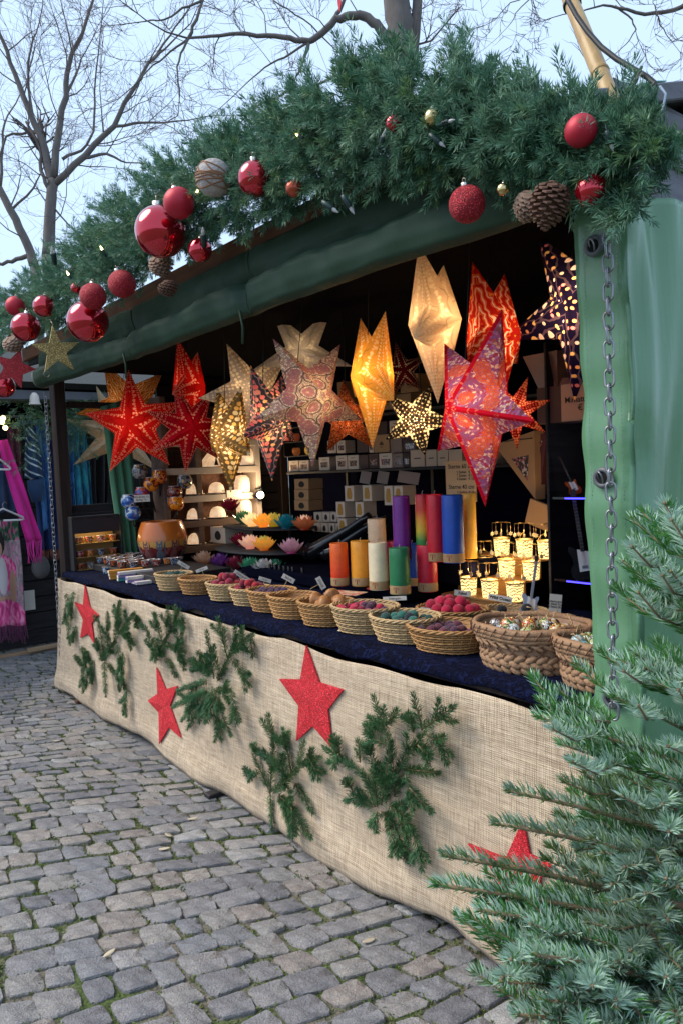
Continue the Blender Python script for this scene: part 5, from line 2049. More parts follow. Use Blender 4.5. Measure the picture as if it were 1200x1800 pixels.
# second tier block
ZT = ZR + .155
tb = MB().bbox((0, 0, 0), (.50, .16, .15), .008).build('candle_block', M_NAVY)
Pb = ZP(782, 1040, ZR)
tb.location = (Pb[0] - .16, Pb[1] + .26, ZR + .074)
tb.rotation_euler = (0, 0, .0)
tag(tb, 'dark draped block lifting the tall candles behind the crimson one', 'block')
YB2 = Pb[1] + .26


def tall(label, x0, x1, yt, yb_, mat, dy=0., band=True):
    P = YP((x0 + x1) / 2, yb_, YB2 + dy)
    return candle(label, x0, x1, yt, yb_, max(P[2], ZT), mat, band)


tall('tall purple pillar candle at the back of the candle group', 692, 723, 871, 985, wax('purple_wax', (.17, .02, .26)), .02, False)
tall('tall rainbow pillar candle with red yellow and green bands', 732, 757, 868, 985, wax('rainbow_wax', (.5, .1, .1), stops=[(0, (.02, .16, .04)), (.2, (.04, .25, .05)), (.35, (.60, .45, .03)), (.55, (.68, .30, .03)), (.7, (.62, .06, .03)), (1, (.45, .015, .04))], z0=.06, z1=.36), .03, False)
tall('tall red pillar candle beside the rainbow one', 751, 781, 868, 988, wax('red_wax', (.65, .016, .035)), -.0)
tall('tall royal blue pillar candle on the dark block', 778, 816, 869, 990, wax('royal_blue_wax', (.012, .09, .50)), -.03)
tall('tall honey yellow pillar candle with a green edge', 813, 838, 866, 982, wax('honey_wax', (.92, .52, .08)), .05, False)

# ---- wooden step display of lit glass lanterns
M_STEP = wood_mat('honey_plywood', (.36, .18, .06), (.24, .11, .035), .5, (6, 40, 40), rand=.05)


def lantern_glass():
    m, nt, out = new_mat('etched_lantern_glass')
    uv = nd(nt, 'ShaderNodeUVMap')
    oi = nd(nt, 'ShaderNodeObjectInfo')
    ad = nd(nt, 'ShaderNodeVectorMath', {0: uv.outputs[0], 1: oi.outputs['Random']}, operation='ADD')
    mp = nd(nt, 'ShaderNodeMapping', {'Vector': ad.outputs[0], 'Scale': (16, 5.5, 1)})
    w = nd(nt, 'ShaderNodeTexWave', {'Vector': mp.outputs[0], 'Scale': .9, 'Distortion': 9., 'Detail': 2.}, wave_type='RINGS')
    ink = math_(nt, 'GREATER_THAN', w.outputs[1], .76)
    sx = nd(nt, 'ShaderNodeSeparateXYZ', {0: uv.outputs[0]})
    tc = nd(nt, 'ShaderNodeTexCoord')
    ln = nd(nt, 'ShaderNodeVectorMath', {0: tc.outputs['Object'], 1: (0, 0, .035)}, operation='DISTANCE')
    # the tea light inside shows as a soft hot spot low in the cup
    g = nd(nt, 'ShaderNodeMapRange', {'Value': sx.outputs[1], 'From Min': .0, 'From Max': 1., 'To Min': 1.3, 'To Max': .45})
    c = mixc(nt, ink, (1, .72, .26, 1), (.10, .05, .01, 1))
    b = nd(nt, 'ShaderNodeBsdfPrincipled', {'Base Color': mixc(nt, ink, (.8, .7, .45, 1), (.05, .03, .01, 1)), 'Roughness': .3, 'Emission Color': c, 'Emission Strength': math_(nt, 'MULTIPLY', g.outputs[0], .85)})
    nt.links.new(b.outputs[0], out.inputs[0])
    return m


M_LANT = lantern_glass()
M_FLAME = PM('tea_light_glow', (1, .85, .5), .5, var=0, emit=9, ecol=(1, .80, .38))
M_BRASS = PM('brass_wire', (.55, .38, .16), .35, .9)
M_PEND = PM('tin_pendant', (.50, .44, .34), .4, .7)
sd = thing('step_display', 'honey coloured wooden three step stand carrying the glowing glass lanterns', 'display stand', (0, 0, 0))
SF = ZP(838, 1068, ZV)
D_, W_ = .125, .52
st_x0 = ZP(785, 1052, ZV)[0]
st_x1 = ZP(938, 1062, ZV)[0]
xm, W_ = (st_x0 + st_x1) / 2 + .06, (st_x1 - st_x0) * .98
yf = SF[1] - .02
for k, zz in enumerate((.045, .135, .225)):
    mb = MB().bbox((xm, yf + D_ * (k + .5), ZV + zz), (W_, D_ - .002, .012), .002)
    mb.build('step_board', M_STEP, sd)
    MB().bbox((xm, yf + D_ * k + .006, ZV + zz - .05 if k else ZV + zz / 2 - .003), (W_ - .004, .010, .085 if k else zz - .008), .002).build('riser_board', M_STEP, sd)
lrows = [((838, 1052), (858, 1052), (902, 1057), 0), ((850, 1010), (889, 1012), (934, 1017), 1), ((883, 975), (922, 978), (960, 980), 2)]
lan0 = None
r_ = .044
ll = ['leftmost', 'middle', 'rightmost']
names = [['lit lantern beside the raspberry balls on the lowest step', 'lit lantern behind the sign on the lowest step', 'lit lantern at the near end of the lowest step'],
         ['lit lantern beside the blue candle on the middle step', 'lit lantern in the centre of the middle step', 'lit lantern at the near end of the middle step'],
         ['lit lantern beside the honey candle on the top step', 'lit lantern in the centre of the top step', 'lit lantern cut by the dark divider on the top step']]
for row, k in ((0, 0), (1, 1), (2, 2)):
    zz = ZV + (.045, .135, .225)[k] + .0065
    for j, px in enumerate(((822, 859, 903), (850, 890, 933), (882, 922, 960))[k]):
        P = YP(px, 1000, yf + D_ * (k + .5))
        P = (P[0], P[1], zz)
        t = thing('glass_lantern', names[k][j], 'lantern', P, 'glowing glass lanterns on the steps', random.uniform(0, 6))
        MB().lathe([(r_ * .80, .0), (r_ * .84, .004), (r_ * .97, .085), (r_, .088)], 24, uvs=True, cap0=True).build('etched_glass', M_LANT, t)
        MB().lathe([(r_ * 1.0, .084), (r_ * 1.05, .086), (r_ * 1.05, .091), (r_ * .99, .092), (r_ * .97, .087)], 24).build('rim_ring', M_BRASS, t)
        MB().ball((0, 0, .022), .014, 10, 8, sz=1.2).build('tea_light', M_FLAME, t)
        mb = MB()
        hh = .145
        mb.tube([(r_ * 1.0, 0, .088), (r_ * .6, 0, .115), (.003, 0, .125), (0, 0, hh + .03)], .0012, 5)
        mb.lathe([(.0005, hh + .031), (.012, hh + .027), (.013, hh + .026), (.0005, hh + .025)], 10)
        for q in range(5):
            a = q * 2 * PI / 5
            c_, s_ = math.cos(a) * .05, math.sin(a) * .05
            mb.tube([(0, 0, hh + .028), (c_, s_, hh + .026)], .0011, 4)
            mb.tube([(c_, s_, hh + .026), (c_, s_, hh - .020)], .0006, 3)
        mb.build('carousel', M_BRASS, t)
        for q in range(5):
            a = q * 2 * PI / 5
            M = Matrix.Translation((math.cos(a) * .05, math.sin(a) * .05, hh - .032)) @ Matrix.Rotation(a + .5, 4, 'Z') @ Matrix.Rotation(PI / 2, 4, 'X')
            MB().prism(star_poly(.014, .008, 6), .0014, M).build('pendant', M_PEND, t)
        l = lamp((0, 0, .03), .05 * 4, (1, .66, .28), .012)
        l.parent = t
        l.location = (0, 0, .13)
# sign on the lowest step
P = YP(878, 1052, yf - .012)
card('white strip sign reading Wild Ocean in front of the lanterns', P, .115, .030, -.25, -.1, 'Wild Ocean', -.14, False, .021, .0005)
P = YP(812, 1043, yf - .02)
card('white strip sign half hidden behind the raspberry balls', P, .085, .028, -.2, -.1, 'Fabel', -.1, False, .02, .0004)


# ---- miniature guitars
def guitar(label, P, h, mats, yaw=0., lean=-.2, roll=.0, stand=True):
    M = Matrix.Translation(tuple(map(float, P))) @ frame((0, 0, 0), to_cam(P, yaw)) @ Matrix.Rotation(lean, 4, 'X') @ Matrix.Rotation(roll, 4, 'Z')
    t = thing('miniature_guitar', label, 'miniature guitar', M=M, group='miniature electric guitars')
    s = h
    out_ = [(-.10, .0), (-.145, .05), (-.15, .12), (-.11, .19), (-.115, .25), (-.15, .33), (-.135, .385), (-.09, .36), (-.045, .315), (.045, .315), (.08, .35), (.115, .355), (.12, .31), (.10, .25), (.105, .19), (.15, .13), (.15, .05), (.10, .0)]
    MB().prism([(x * s, y * s) for x, y in out_], .045 * s).build('body', mats[0], t)
    MB().prism([(-.06 * s, .09 * s), (.085 * s, .10 * s), (.07 * s, .30 * s), (-.055 * s, .34 * s)], .006 * s, Matrix.Translation((0, 0, .045 * s))).build('pickguard', mats[1], t)
    MB().box((0, .61 * s, .052 * s), (.042 * s, .60 * s, .02 * s)).build('neck', mats[2], t)
    mb = MB()
    for k in range(14):
        mb.box((0, (.36 + .54 * k / 14) * s, .0635 * s), (.042 * s, .004 * s, .003 * s))
    mb.build('fret', M_STEEL, t)
    MB().prism([(-.025 * s, .90 * s), (.025 * s, .90 * s), (.035 * s, .98 * s), (.01 * s, 1.0 * s), (-.035 * s, .99 * s)], .02 * s, Matrix.Translation((0, 0, .04 * s))).build('headstock', mats[3], t)
    MB().box((.0, .14 * s, .055 * s), (.06 * s, .03 * s, .012 * s)).build('bridge', M_STEEL, t)
    mb = MB()
    for k in range(6):
        x = (k - 2.5) * .0058 * s
        mb.tube([(x, .14 * s, .064 * s), (x, .93 * s, .067 * s)], .0008 * s, 3)
    mb.build('string', M_STEEL, t)
    return t


M_GGREY = PM('slate_blue_lacquer', (.30, .38, .52), .25, coat=.6)
M_GRED = PM('cherry_lacquer', (.30, .03, .01), .2, coat=.8, col2=(.5, .15, .03), c2s=12.)
M_GBLK = PM('black_lacquer', (.01, .01, .012), .2, coat=.8)
M_GWHT = PM('white_pickguard', (.75, .75, .74), .35)
M_GNECK = PM('grey_fretboard', (.36, .42, .52), .4)
M_GDARK = PM('dark_fretboard', (.03, .02, .018), .5)
Pg = ZP(958, 1082, ZV)
guitar('slate blue miniature electric guitar leaning by the lantern steps', (Pg[0], Pg[1] - .13, ZV + .01), .285, (M_GGREY, M_GWHT, M_GNECK, M_GDARK), .1, -.22, -.18)
P = YP(975, 1062, Pg[1] - .17)
card('white price card standing in front of the slate blue guitar', P, .052, .085, .15, -.1, 'Gitarre groß\n1 Stück 15,-\n2 Stück 28,-', -.12, True, .012, .0003)
# dark shelving at the near end
shv = thing('dark_shelf_unit', 'black shelf unit with blue lit edges at the near end of the stall', 'shelf unit', (0, 0, 0))
YS = 2.95
M_BLED = PM('blue_edge_light', (.08, .06, .9), .4, var=0, emit=2.2, ecol=(.05, .04, 1))
xa = YP(963, 900, YS)[0]
MB().bbox((xa, YS + .18, 1.62), (.014, .36, 1.28), .002).build('side_panel', M_PLANK, shv)
for px, py in ((985, 873), (1005, 1020)):
    P = YP(px, py, YS)
    MB().bbox(((xa + XR - .03) / 2 + .005, YS + .17, P[2] - .008), (XR - .03 - xa - .02, .32, .014), .002).build('shelf_board', M_GBLK, shv)
    MB().box(((xa + XR - .03) / 2 + .04, YS + .002, P[2] - .008), (XR - .03 - xa - .1, .004, .006)).build('edge_light', M_BLED, shv)
zS1, zS2 = YP(985, 873, YS)[2], YP(1005, 1020, YS)[2]
P = YP(1012, 860, YS + .05)
guitar('cherry red miniature guitar on the upper blue lit shelf', (P[0], P[1], zS1 + .006), .20, (M_GRED, M_GWHT, M_GDARK, M_GDARK), .25, -.25, .35)
P = YP(1030, 1020, YS + .02)
guitar('black and white miniature guitar on the lower blue lit shelf', (P[0], P[1], zS2 + .006), .42, (M_GBLK, M_GWHT, M_GDARK, M_GDARK), .1, -.15, .12)
lamp((-1.75, YS + .05, zS1 + .22), .25, (.8, .85, 1), .03, 'shelf_light')
# carton with price sign, glass dish in cellophane on it
M_DCART = PM('dark_cardboard', (.09, .055, .05), .8)
M_KRAFT = PM('kraft_cardboard', (.36, .22, .12), .8, var=.12)
P0, P1 = YP(986, 742, YS), YP(1035, 742, YS)
bt = thing('price_carton', 'carton on top of the dark shelf with a price sign facing out', 'carton', (P0[0], YS, P0[2]))
hh = YP(986, 676, YS)[2] - P0[2]
MB().bbox((.0, .12, hh / 2), (.30, .2, hh), .003).build('carton_box', M_DCART, bt)
mb = MB().box((.137, .0, hh / 2), (.27, .006, hh * .98))
mb.build('sign_board', PM('beige_sign', (.52, .37, .27), .8, var=.06), bt)
text_mesh('Miniaturgitarre\n€ 15,-', .038, M_INK, 'lettering', bt, Matrix.Translation((.137, -.0045, hh * .45)) @ Matrix.Rotation(PI / 2, 4, 'X'), .0006)
Pd = YP(975, 678, YS + .1)
M_CELLO = PM('smoky_glass', (.20, .13, .11), .12, coat=.5, alpha=.8)
t = thing('glass_dish', 'square tapered smoky glass dish standing on the price carton', 'dish', (Pd[0] - .0, YS + .12, P0[2] + hh + .002))
MB().lathe([(.09, 0), (.16, .16), (.155, .16), (.085, .006), (.0005, .006)], 4, sx=1.0, sy=.8, smooth=False).build('dish_body', M_CELLO, t)
MB().box((.02, -.066, .02), (.12, .003, .035)).build('paper_label', PM('mauve_label', (.30, .17, .17), .7), t)
t.rotation_euler = (0, 0, .6)

# ---- triangular star cartons hanging on the backcloth, price board
YK = 3.45
def tri_pack(label, pts, Y, dz, mat, win):
    P = [YP(x, y, Y) for x, y in pts]
    c = P[0]
    t = thing('star_carton', label, 'carton', c)
    mb = MB()
    f = [tuple(p - c) for p in P]
    bk = [tuple(p - c + np.array([.03, dz, 0])) for p in P]
    n = len(f)
    mb.add(f + bk, [tuple(range(n))] + [(k, n + k, n + (k + 1) % n, (k + 1) % n) for k in range(n)])
    mb.build('carton_sleeve', mat, t)
    W = [YP(x, y, Y - .004) for x, y in win]
    MB().add([tuple(p - c) for p in W], [tuple(range(len(W)))]).build('printed_window', star_print, t)
    L_ = [YP(x, y, Y - .004) for x, y in ((886, 776), (935, 770))]
    MB().tube([tuple(L_[0] - c), tuple(L_[1] - c)], .0025, 3).build('printed_line', M_INK, t)
    return t


m, nt, out = new_mat('mosaic_print')
tc = nd(nt, 'ShaderNodeTexCoord')
vo = nd(nt, 'ShaderNodeTexVoronoi', {'Vector': tc.outputs['Object'], 'Scale': 75.})
b = nd(nt, 'ShaderNodeBsdfPrincipled', {'Base Color': ramp(nt, nd(nt, 'ShaderNodeSeparateColor', {0: vo.outputs['Color']}).outputs[0], [(0, (.03, .02, .03)), (.35, (.30, .09, .10)), (.6, (.45, .40, .38)), (.8, (.02, .02, .03))], 'CONSTANT'), 'Roughness': .6})
nt.links.new(b.outputs[0], out.inputs[0])
star_print = m
tri_pack('triangular kraft star carton with a mosaic print hanging behind the lanterns', [(868, 782), (938, 757), (940, 878)], YK, .05, M_KRAFT, [(898, 806), (928, 800), (926, 845)])
tri_pack('dark triangular star carton tucked behind the kraft one', [(930, 765), (960, 762), (948, 870)], YK + .03, .05, PM('maroon_carton', (.10, .02, .025), .6), [(940, 775), (952, 775), (948, 800)])
P = YP(948, 905, YK - .1)
o = MB().bbox((0, 0, 0), (.16, .02, .14), .003).build('folded_carton', M_KRAFT)
o.location = P
o.rotation_euler = (0, .3, 0)
tag(o, 'folded kraft carton end below the triangular star carton', 'carton')
P = YP(808, 846, 3.3)
s = mpp(P)
t = thing('price_board', 'beige price board listing Sterne 60 cm and 40 cm above the candles', 'price board', P)
MB().bbox((0, .006, 0), (70 * s, .01, 72 * s), .002).build('board', PM('beige_board', (.60, .42, .24), .75, var=.06), t)
for k, (tx, sz, yy) in enumerate((('Sterne 60 cm', 11, 26), ('2 Zacken   € 13,-\n7 Zacken   € 15,-\n9 Zacken   € 18,-', 6, 10), ('Sterne 40 cm', 11, -10), ('5 Zacken   € 10,-\n9 Zacken   € 13,-', 6, -22), ('Kabel   € 6,-', 6, -32))):
    text_mesh(tx, sz * s, M_INK, 'lettering', t, Matrix.Translation((-28 * s if sz > 8 else -8 * s, -.0005, yy * s)) @ Matrix.Rotation(PI / 2, 4, 'X'), .0004, 'LEFT')
# ================================================================== back shelves and boxes
YSH = 3.62
M_BSHELF = PM('black_shelf_board', (.02, .018, .02), .6)
M_WBOX = PM('white_carton', (.68, .56, .44), .7, var=.05)  # white board tinted warm, the lamp light put into its colour
M_WBOX2 = PM('cream_carton', (.60, .48, .36), .75, var=.06)
M_KBOX = PM('kraft_carton', (.42, .25, .12), .8, var=.1)
M_DBOX = PM('dark_brown_carton', (.07, .04, .035), .7, rand=.2)
M_GBOX = PM('grey_carton', (.25, .19, .16), .7)  # grey board with the warm lamp light tinted in as well
M_WIN = painted('votive_picture', [(.25, .18, .15), (.06, .04, .04), (.4, .3, .25), (.35, .10, .04)], 55, 2)
M_EGG = PM('dark_oval_opening', (.02, .016, .014), .8)
M_JAR = PM('golden_jar_picture', (.48, .24, .03), .5, var=.4, vs=60)
su = thing('wall_shelf', 'black wall shelf along the back of the stall stacked with boxed candle holders', 'shelf', (-3.4, YSH, 1.7))
zlo, zup = YP(680, 823, YSH)[2], YP(690, 723, YSH)[2]
xs0, xs1 = YP(505, 823, YSH)[0], YP(958, 820, YSH)[0]
for zz, xx0 in ((zlo, xs0), (zup, YP(590, 720, YSH)[0])):
    MB().bbox(((xx0 + xs1) / 2 + 3.4, .17, zz - .011 - 1.7), (xs1 - xx0, .36, .02), .003).build('shelf_board', M_BSHELF, su)
for xx in (xs0 + .3, (xs0 + xs1) / 2, xs1 - .2):
    MB().bbox((xx + 3.4, .42, zlo - 1.9), (.03, .03, .5), .003).build('bracket', M_BSHELF, su)
bench = thing('back_bench', 'black cloth covered bench under the wall shelf', 'bench', (-3.6, 3.5, 0))
zbn = YP(600, 938, 3.32)[2]
MB().bbox((0, .05, zbn / 2), (3.6, .62, zbn), .01).build('draped_front', M_BLACK, bench)


def pbox(label, x0, x1, yt, yb_, Y, dep, mat, win=None, grp='boxed candle holders on the wall shelf', name='gift_box', z=None, wm=None):
    A, B = YP(x0, yb_, Y), YP(x1, yb_, Y)
    T = YP(x0, yt, Y)
    zb0 = A[2] if z is None else z
    w, h = B[0] - A[0], T[2] - A[2]
    t = thing(name, label, 'box', ((A[0] + B[0]) / 2, Y, zb0), grp)
    MB().bbox((0, dep / 2, h / 2), (w - .003, dep, h - .001), .0015).build('carton_body', mat, t)
    mb = MB()
    if win == 'win':
        mb.prism([(-w * .30, h * .22), (w * .30, h * .22), (w * .34, h * .62), (-w * .34, h * .62)], .0015, Matrix.Translation((0, .0003, 0)) @ Matrix.Rotation(PI / 2, 4, 'X'))
        mb.build('picture_window', wm or M_WIN, t)
        MB().box((0, -.001, h * .80), (w * .4, .001, h * .035)).build('printed_line', M_INK, t)
    elif win == 'egg':
        mb.prism([(w * .20 * math.sin(q) * (1 - .18 * math.cos(q)), h * .48 + h * .30 * math.cos(q)) for q in np.linspace(2 * PI, 0, 17)[:-1]], .0015, Matrix.Translation((0, .0003, 0)) @ Matrix.Rotation(PI / 2, 4, 'X'))
        mb.build('oval_opening', M_EGG, t)
    elif win == 'jar':
        mb.prism([(w * .28 * c, h * z_) for c, z_ in ((-.8, .15), (.8, .15), (1, .3), (1, .5), (.7, .8), (.6, .86), (-.6, .86), (-.7, .8), (-1, .5), (-1, .3))], .0015, Matrix.Translation((0, .0003, 0)) @ Matrix.Rotation(PI / 2, 4, 'X'))
        mb.build('jar_picture', M_JAR, t)
    elif win == 'logo':
        mb.prism([(w * .14 * c, h * z_) for c, z_ in ((-1, .40), (1, .40), (.8, .52), (0, .64), (-.8, .52))], .0012, Matrix.Translation((0, .0003, 0)) @ Matrix.Rotation(PI / 2, 4, 'X'))
        mb.build('dome_print', M_FASCIA, t)
        MB().box((0, -.001, h * .30), (w * .22, .001, h * .03)).build('printed_line', M_INK, t)
    elif win == 'line':
        MB().box((0, -.001, h * .5), (w * .45, .001, h * .06)).build('printed_line', M_INK, t)
    return t


LOW = [(508, 525, 803, M_WBOX, 'win'), (526, 543, 803, M_WBOX, 'win'), (561, 580, 799, M_WBOX, 'win'), (581, 590, 800, M_DBOX, None), (591, 610, 797, M_WBOX, 'win'), (611, 630, 797, M_WBOX, 'win'), (632, 647, 797, M_DBOX, None),
       (648, 665, 796, M_DBOX, 'win'), (666, 689, 796, M_WBOX, 'win'), (690, 708, 797, M_GBOX, 'win'), (709, 720, 797, M_DBOX, 'win'), (721, 746, 792, M_WBOX2, 'line'), (748, 767, 793, M_WBOX2, 'line'), (768, 787, 794, M_WBOX2, 'line'), (788, 812, 794, M_WBOX2, None), (830, 872, 786, M_WBOX2, None)]
desc = {id(M_WBOX): 'white', id(M_DBOX): 'dark brown', id(M_GBOX): 'grey', id(M_WBOX2): 'cream', id(M_KBOX): 'kraft'}
wd = {'win': ' with picture window', None: '', 'line': ' with one printed line', 'logo': ' with dome print'}
place = ['below the pink dotted star', 'right of the pink dotted star tip', 'below the grey mosaic star tip', 'beside the orange star tip', 'under the orange star', 'right below the orange star tip', 'after the orange star',
         'below the golden star', 'right below the golden star tip', 'left of the dotted star', 'under the black dotted star', 'right of the dotted star', 'behind the price board edge', 'above the price board', 'beside the magenta star tip', 'at the near shelf end']
for (x0, x1, yt, mt, wn_), pl in zip(LOW, place):
    pbox(f'{desc[id(mt)]} box{wd[wn_]} low on the shelf {pl}', x0, x1, yt, 822, YSH + .02, .11, mt, wn_, z=zlo + .001)
MID = [(576, 591, 775, 797, M_WBOX, 'win', 'left of the orange star tip'), (593, 607, 775, 797, M_WBOX, 'win', 'behind the orange star'), (627, 647, 772, 796, M_DBOX, None, 'under the grey star arm'), (648, 656, 774, 796, M_WBOX, 'win', 'left of the kraft box'),
       (657, 684, 765, 796, M_KBOX, 'logo', 'right of the golden star tip'), (686, 706, 766, 796, M_GBOX, None, 'left of the black dotted star'), (708, 732, 770, 796, M_DBOX, 'win', 'behind the black dotted star')]
for x0, x1, yt, yb_, mt, wn_, pl in MID:
    z_ = YP(x0, yb_, YSH + .03)[2]
    pbox(f'{desc[id(mt)]} box{wd[wn_]} in the second row {pl}', x0, x1, yt, yb_, YSH + .03, .10, mt, wn_)
for x0, x1, yt, yb_, mt, wn_, pl in ((627, 643, 753, 772, M_WBOX, 'win', 'topmost under the grey star arm'), (684, 706, 740, 766, M_WBOX, 'win', 'topmost left of the black dotted star'), (661, 680, 742, 765, M_DBOX, None, 'on top of the kraft box beside the golden star')):
    pbox(f'{desc[id(mt)]} box{wd[wn_]} {pl}', x0, x1, yt, yb_, YSH + .035, .10, mt, wn_)
for x0, x1, yt, yb_, mt, wn_, pl in ((668, 694, 692, 722, M_KBOX, 'logo', 'on the upper shelf right of the golden star'), (697, 722, 694, 722, M_KBOX, 'line', 'on the upper shelf behind the black dotted star'), (703, 735, 661, 692, M_KBOX, 'logo', 'highest on the upper shelf under the maroon star'), (594, 608, 672, 720, M_KBOX, None, 'on the upper shelf left of the golden star')):
    pbox(f'{desc[id(mt)]} box{wd[wn_]} {pl}', x0, x1, yt, yb_, YSH + .02, .14, mt, wn_)
# cabinet of small glowing cups
A, B = YP(500, 803, YSH + .03), YP(546, 748, YSH + .03)
t = thing('cup_cabinet', 'dark cabinet with yellow and orange cups left of the mosaic star tip', 'cabinet', (A[0], YSH + .03, A[2]))
w, h = B[0] - A[0], B[2] - A[2]
for q in (0, 1):
    MB().bbox((q * w, .06, h / 2), (.008, .12, h), .001).build('side_panel', M_BSHELF, t)
for q in range(3):
    MB().bbox((w / 2, .06, q * h / 2), (w, .12, .008), .001).build('cabinet_shelf', M_BSHELF, t)
MB().box((w / 2, .125, h / 2), (w, .006, h)).build('back_panel', M_BSHELF, t)
for q, c in enumerate(((.35, .10, .02), (.75, .42, .05), (.30, .06, .02), (.72, .40, .06))):
    MB().lathe([(.02, 0), (.034, .02), (.036, .05), (.028, .066), (.024, .066)], 14, c=(w * (.28 + .45 * (q % 2)), .05, h * .5 * (q // 2) + .006)).build('cup', PM('cup_glaze', c, .35, emit=.12), t)

# lower group: brown egg boxes, small white boxes, jar boxes with open lids
YL = 3.34
for k, (yt, yb_) in enumerate(((842, 860), (860.5, 878.5), (879, 897))):
    pbox(f'{("topmost", "middle", "lowest")[k]} of three stacked brown boxes with an oval opening', 518, 543, yt, yb_, YL + .04, .14, M_KBOX if k else M_KBOX, 'egg', 'brown boxes with oval openings')
MB0 = [(552, 566), (567, 580), (581, 592), (593, 603)]
for r, (yt, yb_) in enumerate(((900, 917), (919, 937))):
    for k, (x0, x1) in enumerate(MB0):
        pbox(f'small oval hole box, {("first", "second", "third", "fourth")[k]} of the {("upper", "lower")[r]} row behind the lotus lights', x0 - 3 * r, x1 - 3 * r, yt, yb_, YL, .10, M_WBOX2, 'egg', 'small boxes behind the lotus lights')
JB = [(591, 606, 882, 909, 'lower left'), (624, 639, 882, 909, 'lower right'), (606, 622, 854, 881, 'upper left'), (637, 653, 853, 881, 'upper middle'), (675, 690, 854, 888, 'upper far right'), (692, 708, 854, 888, 'rightmost'), (594, 609, 911, 937, 'bottom left'), (626, 642, 911, 937, 'bottom right')]
for x0, x1, yt, yb_, pl in JB:
    pbox(f'white golden jar box, {pl} of the stack above the orange candles', x0, x1, yt, yb_, YL - .03, .12, M_WBOX, 'jar', 'white jar boxes')
for k, (x0, x1) in enumerate(((620, 637), (650, 668), (686, 722))):
    A, B = YP(x0, 851, YL), YP(x1, 829, YL)
    o = MB().bbox((0, 0, 0), (B[0] - A[0], .003, B[2] - A[2]), .001).build('box_lid', M_GBOX)
    o.location = ((A[0] + B[0]) / 2, YL + .07, (A[2] + B[2]) / 2)
    o.rotation_euler = (-.2, .12, 0)
    tag(o, f'open pale lid flap standing up from the {("left", "middle", "widest right hand")[k]} jar box', 'box lid', 'open lids of the jar boxes')

# ================================================================== corner shelf with glowing domes
XD = -5.60
M_TAUPE_SHADED = wood_mat('shaded_taupe_wood', (.17, .11, .085), (.10, .065, .05), .6, (20, 3, 20), rand=.05)  # darker copy of the shelf surface, the upright's shade put into its colour
M_GREYW_LIT = PM('lit_grey_laminate', (.45, .39, .34), .5, var=.06)  # paler copy of the shelf surface, the light on it put into its colour


def dome_mat():
    m, nt, out = new_mat('lit_porcelain')
    tc = nd(nt, 'ShaderNodeTexCoord')
    vo = nd(nt, 'ShaderNodeTexNoise', {'Vector': tc.outputs['Object'], 'Scale': 55., 'Detail': 3.})
    c = ramp(nt, vo.outputs[0], [(.35, (.75, .36, .15)), (.5, (1, .62, .33)), (.65, (1, .78, .52))])
    b = nd(nt, 'ShaderNodeBsdfPrincipled', {'Base Color': (.8, .72, .62, 1), 'Roughness': .4, 'Emission Color': c, 'Emission Strength': .28})
    nt.links.new(b.outputs[0], out.inputs[0])
    return m


M_DOME = dome_mat()
M_PORC = PM('white_porcelain', (.75, .68, .6), .3, var=.04)
ds = thing('corner_shelf', 'shaded taupe and lit grey open shelf unit in the far corner holding glowing porcelain domes', 'shelf unit', (XD, 3.3, ZV))
dso = (XD, 3.3, ZV)
zsh = [XP(400, y, XD)[2] for y in (954, 911, 868, 820, 772)]
ya, yc, ye = XP(333, 860, XD)[1], XP(352, 860, XD)[1], XP(456, 860, XD)[1]
for k, zz in enumerate(zsh):
    MB().bbox((XD - .12, (ya + ye) / 2 - .1, zz - .028), (.24, ye - ya + .2, .056), .003).build('shelf_board', M_TAUPE_SHADED if k < 2 else M_GREYW_LIT, ds, dso)
for y, mt in ((yc, M_TAUPE_SHADED), (ye, M_GREYW_LIT), (ya - .2, M_TAUPE_SHADED)):
    MB().bbox((XD - .11, y, (ZV + zsh[-1] + .35) / 2), (.215, .05, zsh[-1] + .35 - ZV), .003).build('upright', mt, ds, dso)
MB().box((XD - .245, (ya + ye) / 2 - .1, (ZV + zsh[-1] + .3) / 2), (.008, ye - ya + .2, zsh[-1] + .3 - ZV)).build('back_panel', M_FASCIA, ds, dso)
DM = [(381, 0, 'd'), (381, 1, 'd'), (381, 2, 'd'), (426, 2, 'c'), (428, 1, 'c'), (376, 3, 't'), (436, 3, 'c'), (340, 0, 'd'), (341, 1, 'd'), (342, 2, 'd'), (437, 0, 'c')]
dl = {'d': 'low glowing porcelain dome light', 'c': 'tall glowing porcelain cylinder light', 't': 'glowing house shaped porcelain light'}
sl = ['bottom board', 'second board', 'third board', 'fourth board']
